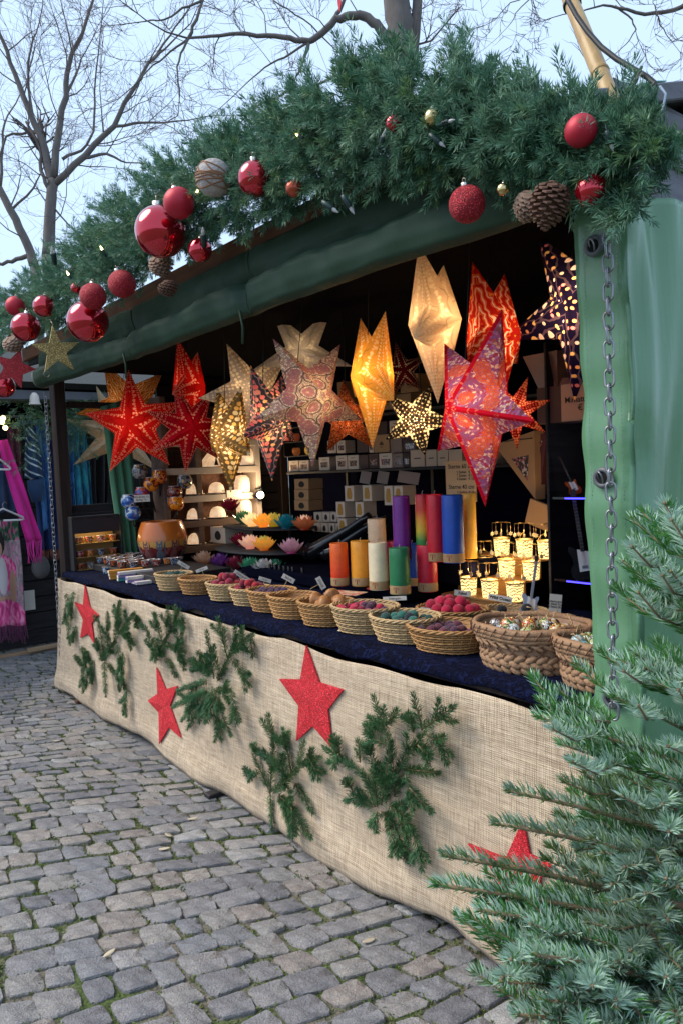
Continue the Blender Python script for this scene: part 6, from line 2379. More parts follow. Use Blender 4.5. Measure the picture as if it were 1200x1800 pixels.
for px, k, kind in DM:
    P = XP(px, 860, XD - .09)
    P = (XD - .09, P[1], zsh[k] + .001)
    t = thing('porcelain_light', f'{dl[kind]} on the {sl[k]} of the corner shelf, ' + ('outer bay' if px < 350 else ('left bay' if px < 400 else 'right bay')), 'candle light', P, 'glowing porcelain lights on the corner shelf')
    if kind == 'd':
        MB().lathe([(.072, .012), (.070, .04), (.058, .075), (.035, .097), (.0005, .105)], 20).build('dome_shade', M_DOME, t)
        MB().lathe([(.0005, .0), (.05, .002), (.088, .010), (.09, .014), (.05, .010), (.0005, .010)], 20).build('saucer', M_PORC, t)
    elif kind == 'c':
        MB().lathe([(.068, .010), (.072, .06), (.066, .12), (.045, .15), (.0005, .155)], 20).build('dome_shade', M_DOME, t)
        MB().lathe([(.0005, .0), (.05, .002), (.078, .010), (.05, .010), (.0005, .010)], 20).build('saucer', M_PORC, t)
    else:
        M = Matrix.Translation((.05, -.07, .004)) @ Matrix(((0, 0, -1, 0), (1, 0, 0, 0), (0, 1, 0, 0), (0, 0, 0, 1)))
        MB().prism([(0, 0), (.15, 0), (.15, .06), (.075, .14), (0, .06)], .1, M).build('house_shade', M_DOME, t)
        M2 = Matrix.Translation((.0525, -.07, .004)) @ Matrix(((0, 0, -1, 0), (1, 0, 0, 0), (0, 1, 0, 0), (0, 0, 0, 1)))
        MB().prism([(.06, .01), (.10, .01), (.08, .085)], .004, M2).build('dark_opening', M_EGG, t)
P = XP(412, 862, XD + .003)
o = MB().box((0, 0, 0), (.003, .15, .06)).build('shelf_label', M_CARD)
o.location = (XD + .004, P[1], zsh[2] - .0)
tag(o, 'white label stuck to the front edge of the corner shelf under the brown star tip', 'label')
# spot lamp
P = XP(458, 870, XD + .10)
t = thing('spot_lamp', 'small bright spot lamp clamped on the edge of the corner shelf', 'lamp', P)
MB().lathe([(.0005, -.07), (.022, -.068), (.030, -.02), (.034, .0)], 16, M=frame((0, 0, 0), to_cam(P, .2))).build('lamp_housing', M_SOCK, t)
MB().ball((0, 0, 0), .030, 14, 10).build('lamp_bulb', PM('bright_bulb', (1, .9, .6), .3, var=0, emit=14, ecol=(1, .84, .48)), t)
MB().tube([(-.02, .03, .02), (-.06, .05, .06), (-.11, .02, .05)], .006, 6).build('clamp_arm', M_SOCK, t)
l = lamp((0, 0, 0), 4., (1, .72, .42), .03)
l.parent = t
l.location = Vector(to_cam(P, .2)) * .05 + Vector((.02, -.01, .01))

# ================================================================== lotus lights on black tiers
def petal_mat(name, c1, c2, em=.0):
    m, nt, out = new_mat(name)
    uv = nd(nt, 'ShaderNodeUVMap')
    sx = nd(nt, 'ShaderNodeSeparateXYZ', {0: uv.outputs[0]})
    c = mixc(nt, sx.outputs[1], c1, c2)
    b = nd(nt, 'ShaderNodeBsdfPrincipled', {'Base Color': c, 'Roughness': .2, 'Emission Color': c, 'Emission Strength': em, 'Coat Weight': .4})
    t = nd(nt, 'ShaderNodeBsdfTranslucent', {'Color': c})
    mx = nd(nt, 'ShaderNodeMixShader', {0: .35, 1: b.outputs[0], 2: t.outputs[0]})
    nt.links.new(mx.outputs[0], out.inputs[0])
    return m


def petal(mb, q, tilt, l, w, r0):
    M = Matrix.Rotation(q, 4, 'Z') @ Matrix.Translation((r0, 0, .004)) @ Matrix.Rotation(-tilt, 4, 'Y')
    nu = 6
    L_, R_, C_ = [], [], []
    for i in range(nu + 1):
        f = i / nu
        ww = w * math.sin(PI * min(.12 + f * .88, 1) ** 1.15) * (1 if f < 1 else 0)
        z = .22 * l * f * f
        C_.append(M @ Vector((l * f, 0, z - .12 * ww)))
        L_.append(M @ Vector((l * f, -ww, z + .25 * ww)))
        R_.append(M @ Vector((l * f, ww, z + .25 * ww)))
    vs = L_ + C_ + R_
    n = nu + 1
    fs, uv = [], []
    for i in range(nu):
        fs += [(i, i + 1, n + i + 1, n + i), (n + i, n + i + 1, 2 * n + i + 1, 2 * n + i)]
        uv += [[(0, i / nu), (0, (i + 1) / nu), (1, (i + 1) / nu), (1, i / nu)]] * 2
    mb.add(vs, fs, 0, uv, True)


lot = {}


def lotus(label, px, py, Y, r, m_out, m_in, z=None):
    P = YP(px, py, Y)
    if z is not None:
        P[2] = z
    t = thing('lotus_light', label, 'lotus light', P, 'lotus lights on the black tiers', random.uniform(0, 6))
    for nm, n, tl, l, w, r0, mt in (('outer_petal', 9, .55, 1.0, .30, .22, m_out), ('middle_petal', 8, .95, 1.02, .28, .18, m_out), ('inner_petal', 6, 1.25, 1.05, .26, .14, m_in)):
        if (nm, r) not in lot:
            q0 = {'outer_petal': 0, 'middle_petal': .35, 'inner_petal': .1}[nm]
            lot[(nm, r)] = []
            mb = MB()
            petal(mb, 0, tl, l * r, w * r, r0 * r)
            ob = mb.build(nm, mt, t)
            lot[(nm, r)].append((ob.data, n, q0))
            first = ob
        else:
            first = None
        me, n, q0 = lot[(nm, r)][0]
        for k in range(n):
            if k == 0 and first is not None:
                ob = first
            else:
                ob = bpy.data.objects.new(nm, me)
                COL.objects.link(ob)
                ob.parent = t
            recolor(ob, mt)
            ob.rotation_euler = (0, 0, q0 + 2 * PI * k / n)
    MB().lathe([(.0005, 0), (.34 * r, 0), (.30 * r, .14 * r), (.0005, .16 * r)], 14).build('base', m_out, t)


PMAT = {n: petal_mat(n + '_capiz_shell', a, b, e) for n, a, b, e in (('crimson', (.26, .008, .03), (.42, .02, .05), 0), ('leaf_green', (.04, .16, .06), (.12, .32, .14), .05), ('cream', (.85, .52, .18), (.9, .75, .42), .45), ('orange', (.85, .28, .02), (.9, .42, .05), .4),
                                                         ('yellow', (.6, .42, .02), (.7, .6, .12), .15), ('teal', (.0, .13, .19), (.02, .30, .38), .05), ('rust', (.30, .03, .01), (.55, .2, .08), .1), ('peach', (.75, .32, .22), (.85, .6, .42), .25), ('amber', (.5, .12, .01), (.8, .42, .06), .3),
                                                         ('pink', (.4, .05, .18), (.72, .45, .52), .08), ('brown_orange', (.4, .13, .04), (.6, .4, .28), .05), ('purple', (.10, .012, .17), (.22, .06, .30), 0), ('wine', (.14, .004, .03), (.3, .03, .06), 0), ('emerald', (.015, .16, .08), (.08, .36, .2), .03), ('white', (.45, .42, .4), (.7, .68, .66), 0))}
ts = thing('lotus_stand', 'black three tier stand of round plates holding the coloured lotus lights', 'display stand', (0, 0, 0))
T3, T2, T1 = 2.82, 2.98, 3.14
z1, z2, z3 = YP(470, 927, T1 - .1)[2], YP(470, 967, T2 - .08)[2], ZV + .022
for (cxp, cyp, Y, z, r, sy) in ((470, 925, T1, z1, .52, .26), (465, 965, T2, z2, .52, .30), (415, 1003, T3, z3, .50, .32)):
    P = YP(cxp, cyp, Y)
    MB().lathe([(.0005, -.012), (r, -.012), (r, 0), (.0005, 0)], 40, c=(P[0], P[1] + .0, z), sy=sy / r).build('tier_plate', M_BSHELF, ts)
P = YP(470, 925, T1 + .1)
for dx in (-.32, .0, .32):
    MB().tube([(P[0] + dx, P[1], ZC), (P[0] + dx, P[1], z1 - .012)], .016, 8).build('stand_leg', M_BSHELF, ts)
LT = [(406, 916, 1, 'crimson', 'crimson lotus light on the cream box'), (428, 908, 1.06, 'leaf_green', 'green lotus light at the back of the upper tier'), (443, 918, 1, 'cream', 'glowing cream lotus light on the upper tier'), (463, 920, 1, 'orange', 'glowing orange lotus light on the upper tier'),
      (481, 918, 1.03, 'yellow', 'yellow green lotus light on the upper tier'), (503, 923, 1, 'teal', 'teal blue lotus light on the upper tier'), (535, 925, 1, 'rust', 'rust red lotus light at the near end of the upper tier'),
      (424, 957, 2.03, 'crimson', 'dark red lotus light at the far end of the middle tier'), (440, 960, 2, 'peach', 'glowing peach lotus light on the middle tier'), (464, 960, 2, 'amber', 'amber yellow lotus light on the middle tier'), (512, 966, 2, 'pink', 'pink lotus light alone at the near end of the middle tier'),
      (359, 995, 3, 'brown_orange', 'brown orange lotus light at the far end of the lowest tier'), (389, 995, 3, 'purple', 'purple lotus light on the lowest tier'), (417, 1000, 3, 'wine', 'wine red lotus light on the lowest tier'), (441, 1003, 3, 'emerald', 'emerald green lotus light on the lowest tier'),
      (465, 1007, 3, 'white', 'grey white lotus light at the front of the lowest tier'), (485, 1000, 3.05, 'emerald', 'small emerald lotus light behind the oil bottles')]
for px, py, k, cn, lab in LT:
    Y, z = {1: (T1 - .10, z1), 2: (T2 - .10, z2), 3: (T3 - .10, z3)}[int(k)]
    Y += (k - int(k)) * 2.5
    r = .098 if px != 485 else .08
    lotus(lab, px, py, Y, r, PMAT[cn], PMAT[{'rust': 'peach', 'amber': 'yellow'}.get(cn, cn)], z + (.0 if px != 406 else .112))
pbox('cream box with a dark egg shaped opening under the crimson lotus light', 371, 397, 926, 953, T1 - .16, .36, M_WBOX2, 'egg', 'cream box under the crimson lotus')

# ---- oil bottles
M_BGL = PM('amber_bottle_glass', (.05, .02, .008), .12, coat=.5)
M_BCAP = PM('black_bottle_cap', (.008, .008, .01), .35)
for k, (px, lab) in enumerate(((476, 'first oil bottle from the lotus side'), (485, 'second oil bottle from the lotus side'), (493, 'third oil bottle from the lotus side'), (501, 'fourth oil bottle in the row'), (509, 'fifth oil bottle in the row'), (516, 'last oil bottle of the close row'), (533, 'oil bottle standing apart in front of the black bags'))):
    P = ZP(px, 1019 + .15 * (px - 476), ZV)
    t = thing('oil_bottle', lab, 'bottle', P, 'small oil bottles in a row')
    MB().lathe([(.0005, 0), (.013, 0), (.0145, .003), (.0145, .062), (.009, .07), (.009, .074)], 14).build('glass', M_BGL, t)
    MB().lathe([(.0105, .073), (.0105, .103), (.008, .106), (.0005, .106)], 12).build('cap', M_BCAP, t)
    MB().lathe([(.0149, .012), (.0149, .05)], 14).build('paper_label', M_CARD, t)
# ---- long black glossy bags leaning behind the candles
M_BAG = PM('black_glossy_leather', (.008, .008, .010), .28, coat=.4, bump=.15, bs=40)
for k, (pts, lab) in enumerate(((((533, 1000), (545, 975), (575, 955), (615, 930), (660, 898)), 'long black glossy bag leaning with its round end next to the oil bottles'), (((566, 1008), (574, 980), (600, 958), (640, 930), (690, 905)), 'second long black glossy bag leaning behind the orange red candle'))):
    Pp = [YP(x, y, 2.98 + .05 * k + .04 * i) for i, (x, y) in enumerate(pts)]
    rad = [.03, .066, .05, .03, .022]
    t = thing('carry_bag', lab, 'bag', (Pp[0][0], Pp[0][1], ZV), 'black bags leaning behind the candles')
    q = []
    rd = []
    for i in range(4):
        for f in (0, .25, .5, .75):
            q.append(Pp[i] + (Pp[i + 1] - Pp[i]) * f)
            rd.append(rad[i] + (rad[i + 1] - rad[i]) * f)
    for i in range(len(q)):
        q[i][2] = max(q[i][2], ZC + .1 + rd[i] * .9)
    MB().tube(q, rd, 16).build('bag_body', M_BAG, t, (Pp[0][0], Pp[0][1], ZV))
    MB().tube([a + np.array([0, -r * .8, r * .6]) for a, r in zip(q, rd)], .004, 6).build('zip', M_BAG, t, (Pp[0][0], Pp[0][1], ZV))

# ================================================================== votive tree, cat bowl, cabinet of votives, heap of votives, incense
GL = {n: painted(n, c, s_, i) for i, (n, c, s_) in enumerate((('clear_gold_glaze', [(.10, .10, .12), (.30, .28, .28), (.06, .06, .08), (.55, .32, .04)], 22), ('red_mosaic_glaze', [(.50, .03, .01), (.75, .25, .03), (.3, .01, .01), (.8, .45, .10)], 26), ('sunset_glaze', [(.40, .03, .04), (.10, .05, .25), (.6, .12, .05), (.25, .02, .05)], 20),
                                                   ('blue_winter_glaze', [(.01, .06, .32), (.03, .16, .5), (.5, .55, .6), (.01, .03, .15)], 18), ('orange_tree_glaze', [(.85, .22, .01), (.9, .32, .02), (.25, .03, .01), (.85, .2, .01)], 20), ('dark_red_glaze', [(.25, .02, .02), (.05, .015, .02), (.4, .15, .08), (.2, .02, .02)], 30)))}
vt = thing('votive_tree', 'black wire stand whose arms carry painted glass globes', 'stand', (0, 0, 0))
XV, YV = -5.55, 2.75
VB = [(246, 829, 'clear_gold_glaze', 'clear and gold painted glass globe, highest on the wire stand'), (281, 838, 'red_mosaic_glaze', 'red and yellow painted glass globe at the top of the wire stand'), (266, 851, 'orange_tree_glaze', 'orange glass globe half behind the red and yellow one'), (251, 868, 'sunset_glaze', 'red and violet glass globe behind a small price card'),
      (227, 881, 'blue_winter_glaze', 'blue painted glass globe on the far side of the stand'), (234, 902, 'blue_winter_glaze', 'blue globe with a snow scene, lowest on the far side'), (307, 866, 'dark_red_glaze', 'dark red patterned glass globe on the near side of the stand'), (310, 885, 'orange_tree_glaze', 'glowing orange glass globe with tree pattern'), (325, 847, 'clear_gold_glaze', 'clear painted glass globe nearest the corner shelf')]
base = ZP(262, 985, ZV)
pole = [base[0] - .05, base[1] + .15]
MB().lathe([(.0005, .0), (.13, 0), (.13, .012), (.0005, .012)], 24, c=(pole[0], pole[1], ZV)).build('stand_base', M_BSHELF, vt)
for px, py, mn, lab in VB:
    P = XP(px, py, -5.62 + .002 * (px - 280) + (.05 if py > 880 else 0))
    r = 14 * mpp(P)
    t = thing('glass_globe', lab, 'glass globe', P, 'painted glass globes on the wire stand', random.uniform(0, 6))
    MB().lathe([(.0005, -r * .92), (r * .55, -r * .86), (r * .9, -r * .45), (r, .0), (r * .92, .42 * r), (r * .72, .78 * r), (r * .70, .84 * r), (r * .66, .8 * r), (r * .84, .4 * r), (.9 * r, 0)], 18).build('painted_glass', GL[mn], t)
    MB().lathe([(r * .70, .80 * r), (r * .75, .84 * r), (r * .70, .87 * r)], 18).build('glass_lip', PM('clear_lip', (.5, .5, .5), .1), t)
    a = Vector((pole[0], pole[1], ZV + .01))
    MB().tube([a, (P[0] * .35 + a.x * .65, P[1] * .35 + a.y * .65, (P[2] - r) * .55 + a.z * .45), (P[0], P[1], P[2] - r * 1.5), (P[0], P[1], P[2] - r * .85)], .007, 6).build('arm', M_BSHELF, vt)
P = XP(250, 876, -5.5)
card('small white price card clipped on the votive tree', P, .12, .055, 0, 0, 'Windlicht 13,-\nfarbig 15,-', 0, False, .022, .0003)

# cat bowl
def cat_mat():
    m, nt, out = new_mat('cat_mural_glaze')
    uv = nd(nt, 'ShaderNodeUVMap')
    sx = nd(nt, 'ShaderNodeSeparateXYZ', {0: uv.outputs[0]})
    u, v = sx.outputs[0], sx.outputs[1]
    n = nd(nt, 'ShaderNodeTexNoise', {'Vector': uv.outputs[0], 'Scale': 14., 'Detail': 2.})
    vv = math_(nt, 'ADD', v, math_(nt, 'MULTIPLY', math_(nt, 'SUBTRACT', n.outputs[0], .5), .22))
    c = ramp(nt, vv, [(0, (.09, .01, .015)), (.30, (.16, .018, .02)), (.42, (.52, .26, .06)), (.58, (.55, .16, .025)), (.66, (.58, .15, .02))], 'CONSTANT')

    def ell(cx, cy, rx, ry, col, c):
        fu = math_(nt, 'FRACT', math_(nt, 'MULTIPLY', u, 5.0))
        d = math_(nt, 'ADD', math_(nt, 'POWER', math_(nt, 'DIVIDE', math_(nt, 'SUBTRACT', fu, cx), rx), 2.), math_(nt, 'POWER', math_(nt, 'DIVIDE', math_(nt, 'SUBTRACT', v, cy), ry), 2.))
        return mixc(nt, math_(nt, 'LESS_THAN', d, 1.), c, col)
    for x, col in ((.25, (.20, .07, .065)), (.75, (.10, .12, .15))):
        c = ell(x, .10, .17, .28, col, c)
        c = ell(x, .45, .11, .09, col, c)
        c = ell(x - .07, .55, .035, .06, col, c)
        c = ell(x + .07, .55, .035, .06, col, c)
        c = ell(x - .04, .47, .018, .015, (.5, .45, .2), c)
        c = ell(x + .04, .47, .018, .015, (.5, .45, .2), c)
        c = ell(x + .16, .3, .03, .28, mul(col, .6), c)
    b = nd(nt, 'ShaderNodeBsdfPrincipled', {'Base Color': c, 'Roughness': .25, 'Coat Weight': .4})
    nt.links.new(b.outputs[0], out.inputs[0])
    return m


P = ZP(275, 990, ZV + .055)
P[1] += .10
P[0] -= .08
r = 43 * mpp(P)
t = thing('glass_bowl', 'big orange glass bowl painted with cats standing among the votives', 'bowl', (P[0], P[1], ZV + .056), None, 1.0)
MB().lathe([(.0005, -.054), (r * .7, -.054), (r * .7, 0), (.0005, 0)], 32).build('bowl_stand', M_BSHELF, t)
MB().lathe([(r * .62, 0), (r * .80, r * .18), (r * .97, r * .6), (r, r * .9), (r * .93, r * 1.3), (r * .80, r * 1.62)], 40, uvs=True).build('painted_glass', cat_mat(), t)
MB().lathe([(r * .80, r * 1.62), (r * .79, r * 1.635), (r * .77, r * 1.62), (r * .90, r * 1.2), (r * .94, r * .8), (r * .6, .02), (.001, .02)], 40).build('glass_lining', PM('amber_glass', (.45, .14, .03), .2), t)

# little votive cup
def votive_meshes(r):
    mb = MB().lathe([(.0005, 0), (r * .72, 0), (r * .78, .004), (r * .98, r * 1.25), (r, r * 1.35)], 14)
    mb2 = MB().lathe([(r * 1.0, r * 1.33), (r * 1.05, r * 1.37), (r * 1.0, r * 1.42), (r * .93, r * 1.36), (r * .75, r * .3), (.0005, r * .3)], 14)
    return mb, mb2


VG = [painted('votive_glaze', c, 50, i) for i, c in enumerate(([(.45, .03, .02), (.6, .15, .05), (.06, .02, .02), (.5, .4, .3)], [(.05, .07, .18), (.35, .38, .42), (.02, .02, .05), (.25, .3, .4)], [(.5, .10, .10), (.6, .4, .35), (.25, .02, .05), (.55, .2, .05)], [(.3, .28, .28), (.06, .06, .07), (.5, .45, .4), (.35, .06, .05)], [(.6, .2, .03), (.5, .05, .02), (.65, .35, .1), (.15, .03, .02)]))]
M_LIP = PM('votive_rim', (.35, .30, .28), .15, coat=.5)
vproto = None


def votive(label, P, r, mt, grp, glow=False):
    global vproto
    t = thing('votive_glass', label, 'votive glass', P, grp, random.uniform(0, 6))
    if vproto is None:
        a, b = votive_meshes(.03)
        vproto = (a.build('painted_glass', mt, t), b.build('glass_lip', M_LIP, t))
        obs = vproto
    else:
        obs = []
        for o in vproto:
            c = o.copy()
            COL.objects.link(c)
            c.parent = t
            obs.append(c)
    recolor(obs[0], mt)
    t.scale = (r / .03,) * 3
    return t


XC = -5.80
cab = thing('votive_cabinet', 'black cabinet with warm lit shelves of votive glasses at the far end', 'cabinet', (XC, 2.2, ZV))
co = (XC, 2.2, ZV)
y0, y1 = XP(128, 950, XC)[1], XP(216, 950, XC)[1]
zt_ = XP(170, 906, XC)[2]
zs = [ZV + .006, XP(170, 977, XC)[2], XP(170, 953, XC)[2]]
ym = (y0 + y1) / 2
MB().bbox((XC - .08, y0 + .012, (ZV + zt_) / 2), (.16, .024, zt_ - ZV), .003).build('side_panel', M_BSHELF, cab, co)
MB().bbox((XC - .08, y1 - .006, (ZV + zt_) / 2), (.16, .012, zt_ - ZV), .003).build('side_panel', M_BSHELF, cab, co)
MB().bbox((XC - .08, ym, zt_ - .008), (.156, y1 - y0 - .036, .016), .003).build('cabinet_top', M_BSHELF, cab, co)
ztp = XP(170, 936, XC)[2]
MB().bbox((XC - .006, ym, (ztp + zt_ - .018) / 2), (.012, y1 - y0 - .04, zt_ - ztp - .02), .002).build('header_panel', PM('black_panel', (.02, .02, .026), .5), cab, co)
MB().box((XC - .155, ym, (ZV + ztp) / 2), (.006, y1 - y0 - .04, ztp - ZV)).build('back_panel', PM('gold_card_back', (.42, .26, .09), .5), cab, co)
M_GEDGE = PM('gold_shelf_edge', (.7, .48, .16), .3, .6)
for zz in zs:
    MB().bbox((XC - .08, ym, zz - .004), (.14, y1 - y0 - .04, .006), .001).build('cabinet_shelf', M_GEDGE, cab, co)
for k in range(3):
    l = lamp((XC - .03, y0 + (y1 - y0) * (.25 + .25 * k), ztp - .015), .10, (1, .72, .35), .01, 'cabinet_light')
rowl = ['lowest', 'middle', 'top']
posn = ['first', 'second', 'third', 'last']
for k, zz in enumerate(zs):
    for j, px in enumerate((140, 158, 178, 199)):
        if k == 0 and j > 1:
            continue
        P = XP(px, 960, XC - .05)
        votive(f'{posn[j]} votive glass from the post on the {rowl[k]} cabinet shelf', (XC - .05, P[1], zz), .034, VG[[0, 3, 2, 4, 1][(k * 2 + j) % 5]] if k != 2 else VG[[4, 0, 2, 4][j]], 'votive glasses in the black cabinet')
rb = np.random.default_rng(12)
got = []
o = MB().bbox((-5.15, 2.36, ZV + .026), (1.16, .56, .05), .004).build('display_board', M_BSHELF)
tag(o, 'low black board lifting the crowd of votive glasses at the far end', 'board')
for _ in range(3000):
    px, py = rb.uniform(168, 316), rb.uniform(976, 1004)
    if py > 1006 - (px - 168) * .10:
        continue
    P = ZP(px, py, ZV + .055)
    if P[0] < XC + .02 or P[1] < 2.12 or (P[0] - bpy.data.objects['glass_bowl'].location[0]) ** 2 + (P[1] - bpy.data.objects['glass_bowl'].location[1]) ** 2 < .20 ** 2:
        continue
    if all((P[0] - g_[0]) ** 2 + (P[1] - g_[1]) ** 2 > .071 ** 2 for g_ in got):
        got.append(P)
tn = ['red and orange', 'navy and silver', 'rose red', 'grey and white', 'bright orange']
for k, P in enumerate(got[:46]):
    i = int(rb.integers(5))
    votive(f'{tn[i]} votive glass among the crowd in front of the cat bowl', P, rb.uniform(.030, .036), VG[i], f'{tn[i]} votive glasses on the counter')
P = ZP(189, 1008, ZV)
votive('blue and white votive glass standing foremost at the far end of the counter', P, .036, GL['blue_winter_glaze'], 'foremost votive glass')

# incense boxes
INC = [((188, 1010), .0, (.62, .28, .04), 'orange'), ((192, 1015), 0, (.66, .32, .05), 'orange')]
M_OR, M_LI, M_TE, M_WHB = PM('orange_incense_paper', (.62, .25, .03), .6), PM('lilac_incense_paper', (.28, .20, .40), .6), PM('teal_incense_paper', (.05, .25, .25), .6), PM('white_incense_paper', (.66, .60, .56), .6)
k = 0
for (px, py, z, mt, nm) in ((193, 1020, 0, M_OR, 'lowest orange'), (192, 1020, .022, M_OR, 'middle orange'), (191, 1020, .044, M_OR, 'topmost orange'), (207, 1023, 0, M_TE, 'teal'), (207, 1023, .022, M_LI, 'lilac'), (208, 1023, .044, M_WHB, 'white'),
                            (222, 1026, 0, M_LI, 'front lilac'), (222, 1026, .022, M_WHB, 'front white'), (237, 1029, 0, M_WHB, 'single white')):
    P = ZP(px, py, ZV)
    t = thing('incense_box', f'{nm} long incense box in the stacks left of the far basket', 'incense box', (P[0], P[1] + .13, ZV + z + .001), 'long incense boxes', -.25 + .02 * k)
    MB().bbox((0, 0, .0105), (.046, .24, .020), .0015).build('box_sleeve', mt, t)
    MB().box((0, -.1205, .0105), (.040, .002, .015)).build('end_label', M_LI if mt is M_WHB else M_CARD, t)
    k += 1
for j in range(2):
    P = ZP(262 + 18 * j, 998 - 3 * j, ZV)
    t = thing('incense_tray', ('pinkish wooden incense tray lying behind the far basket', 'orange wooden incense tray lying behind the pinkish one')[j], 'tray', (P[0], P[1] + .02, ZV + .001), 'wooden trays', -1.0)
    MB().bbox((0, 0, .006), (.05, .34, .01), .002).build('tray_base', PM('pink_wood', ((.45, .22, .16), (.5, .22, .06))[j], .6), t)
    for s_ in (-1, 1):
        MB().bbox((s_ * .022, 0, .014), (.006, .34, .008), .001).build('tray_lip', PM('pink_wood_edge', ((.50, .26, .2), (.55, .25, .08))[j], .6), t)
# ================================================================== neighbouring stall beyond the far end
XN = -7.85
ns = thing('neighbour_stall', 'black plank clothing stall facing the far end of the candle stall', 'market stall', (XN, 2.5, 0))
no = (XN, 2.5, 0)
for k in range(6):
    MB().bbox((XN + .01 * (k % 2), 2.3, .03 + .165 * (k + .5)), (.03, 7.0, .157), .005).build('plank', M_PLANK, ns, no)
MB().box((XN - 1.2, 2.3, 1.5), (.03, 7.0, 3.0)).build('back_wall', M_BLACK, ns, no)
for k in range(9):
    MB().bbox((XN - 1.17, 2.3, .9 + .165 * (k + .5)), (.03, 7.0, .158), .005).build('plank', M_PLANK, ns, no)
zf = XP(150, 700, XN + .5)[2]
MB().bbox((XN + .5, 2.3, zf), (.03, 7.2, .12), .004).build('fascia_board', PM('grey_fascia', (.16, .17, .20), .6), ns, no)
rfm = MB()
rfm.add([(XN + .52, -1.2, zf + .08), (XN + .52, 5.9, zf + .08), (XN - 1.5, 5.9, zf + .75), (XN - 1.5, -1.2, zf + .75), (XN + .6, -1.2, zf + .13), (XN + .6, 5.9, zf + .13), (XN - 1.5, 5.9, zf + .80), (XN - 1.5, -1.2, zf + .80)],
        [(3, 2, 1, 0), (4, 5, 6, 7), (0, 1, 5, 4), (1, 2, 6, 5), (2, 3, 7, 6), (3, 0, 4, 7)])
rfm.build('roof', M_ROOF, ns, no)
for y in (-.6, 5.2):
    MB().bbox((XN + .02, y, zf / 2), (.10, .10, zf), .005).build('post', M_DARKWOOD, ns, no)
MB().tube([(XN + .15, -.6, zf - .16), (XN + .15, 5.2, zf - .16)], .012, 8).build('clothes_rail', M_STEEL, ns, no)
P = ZP(30, 1146, 0.03)
for k, (dx, dz, l) in enumerate(((0, 0, .75), (.05, .03, .45))):
    o = MB().bbox((0, 0, .018), (.07, l, .034), .004).build('timber_batten', wood_mat('raw_pine_batten', (.45, .30, .18), (.32, .2, .11), .7, (20, 3, 20)))
    o.location = (XN + .25 + dx, P[1] + .05 + .25 * k, .005 + k * .03)
    o.rotation_euler = (0, 0, -.05 + .1 * k)
    tag(o, ('pale pine batten lying on the cobbles before the clothing stall', 'short pine batten lying on the longer one')[k], 'batten', 'pine battens on the ground')


def cloth_mat(name, col, stripes=None, print_=None, rough=.85):
    m, nt, out = new_mat(name)
    tc = nd(nt, 'ShaderNodeTexCoord')
    uv = nd(nt, 'ShaderNodeUVMap')
    n = nd(nt, 'ShaderNodeTexNoise', {'Vector': tc.outputs['Object'], 'Scale': 6., 'Detail': 4.})
    c = mixc(nt, n.outputs[0], mul(col, .7), mul(col, 1.25))
    if stripes:
        mp = nd(nt, 'ShaderNodeMapping', {'Vector': uv.outputs[0], 'Rotation': (0, 0, .25), 'Scale': (1, 1, 1)})
        w = nd(nt, 'ShaderNodeTexWave', {'Vector': mp.outputs[0], 'Scale': 1.1, 'Distortion': 1.2, 'Detail': 2.}, bands_direction='Y')
        c = ramp(nt, w.outputs[1], [(0, col), (.42, col), (.5, stripes), (.8, mul(stripes, 1.3)), (.86, col)])
    if print_:
        n2 = nd(nt, 'ShaderNodeTexNoise', {'Vector': uv.outputs[0], 'Scale': print_[1], 'Detail': 3., 'Distortion': 1.0})
        c = ramp(nt, n2.outputs[0], [(.25 + .5 * i / len(print_[0]), q) for i, q in enumerate(print_[0])], 'CONSTANT')
    b = nd(nt, 'ShaderNodeBsdfPrincipled', {'Base Color': c, 'Roughness': rough, 'Sheen Weight': .2})
    nt.links.new(b.outputs[0], out.inputs[0])
    return m


def hang(name, label, cat, quad, X, mat, folds=5, amp=.03, group='clothes and cloths hung on the neighbouring stall', fringe=None, nu=30, nv=24, bell=0.):
    """cloth hung in the plane X: quad = photo corners top-left, top-right, bottom-right, bottom-left"""
    q = [XP(x, y, X) for x, y in quad]
    c = (q[0] + q[1]) / 2
    t = thing(name, label, cat, c, group)
    ph = random.uniform(0, 6)

    def f(u, v):
        p = (q[0] * (1 - u) + q[1] * u) * (1 - v) + (q[3] * (1 - u) + q[2] * u) * v
        return (p[0] + amp * (.3 + .7 * v) * math.sin(u * folds * 2 * PI / 2 + ph + .6 * math.sin(3 * v)) + .01 * math.sin(9 * v + u * 4), p[1], p[2] + .012 * math.sin(u * folds * PI + ph) * (1 if v > .97 else 0))
    MB().grid(lambda u, v: tuple(np.array(f(u, 1 - v)) - c), nu, nv).build('fabric', mat, t, solid=.004)
    if fringe:
        mb = MB()
        nf = fringe[0]
        for k in range(nf):
            a = np.array(f((k + .5) / nf, 1)) - c
            mb.tube([a, a + np.array([.01 * random.uniform(-1, 1), .012 * random.uniform(-1, 1), -fringe[1] * .5]), a + np.array([.015, .02 * random.uniform(-1, 1), -fringe[1] * random.uniform(.8, 1.15)])], .0045, 4)
        mb.build('fringe', fringe[2], t)
    return t, f, c


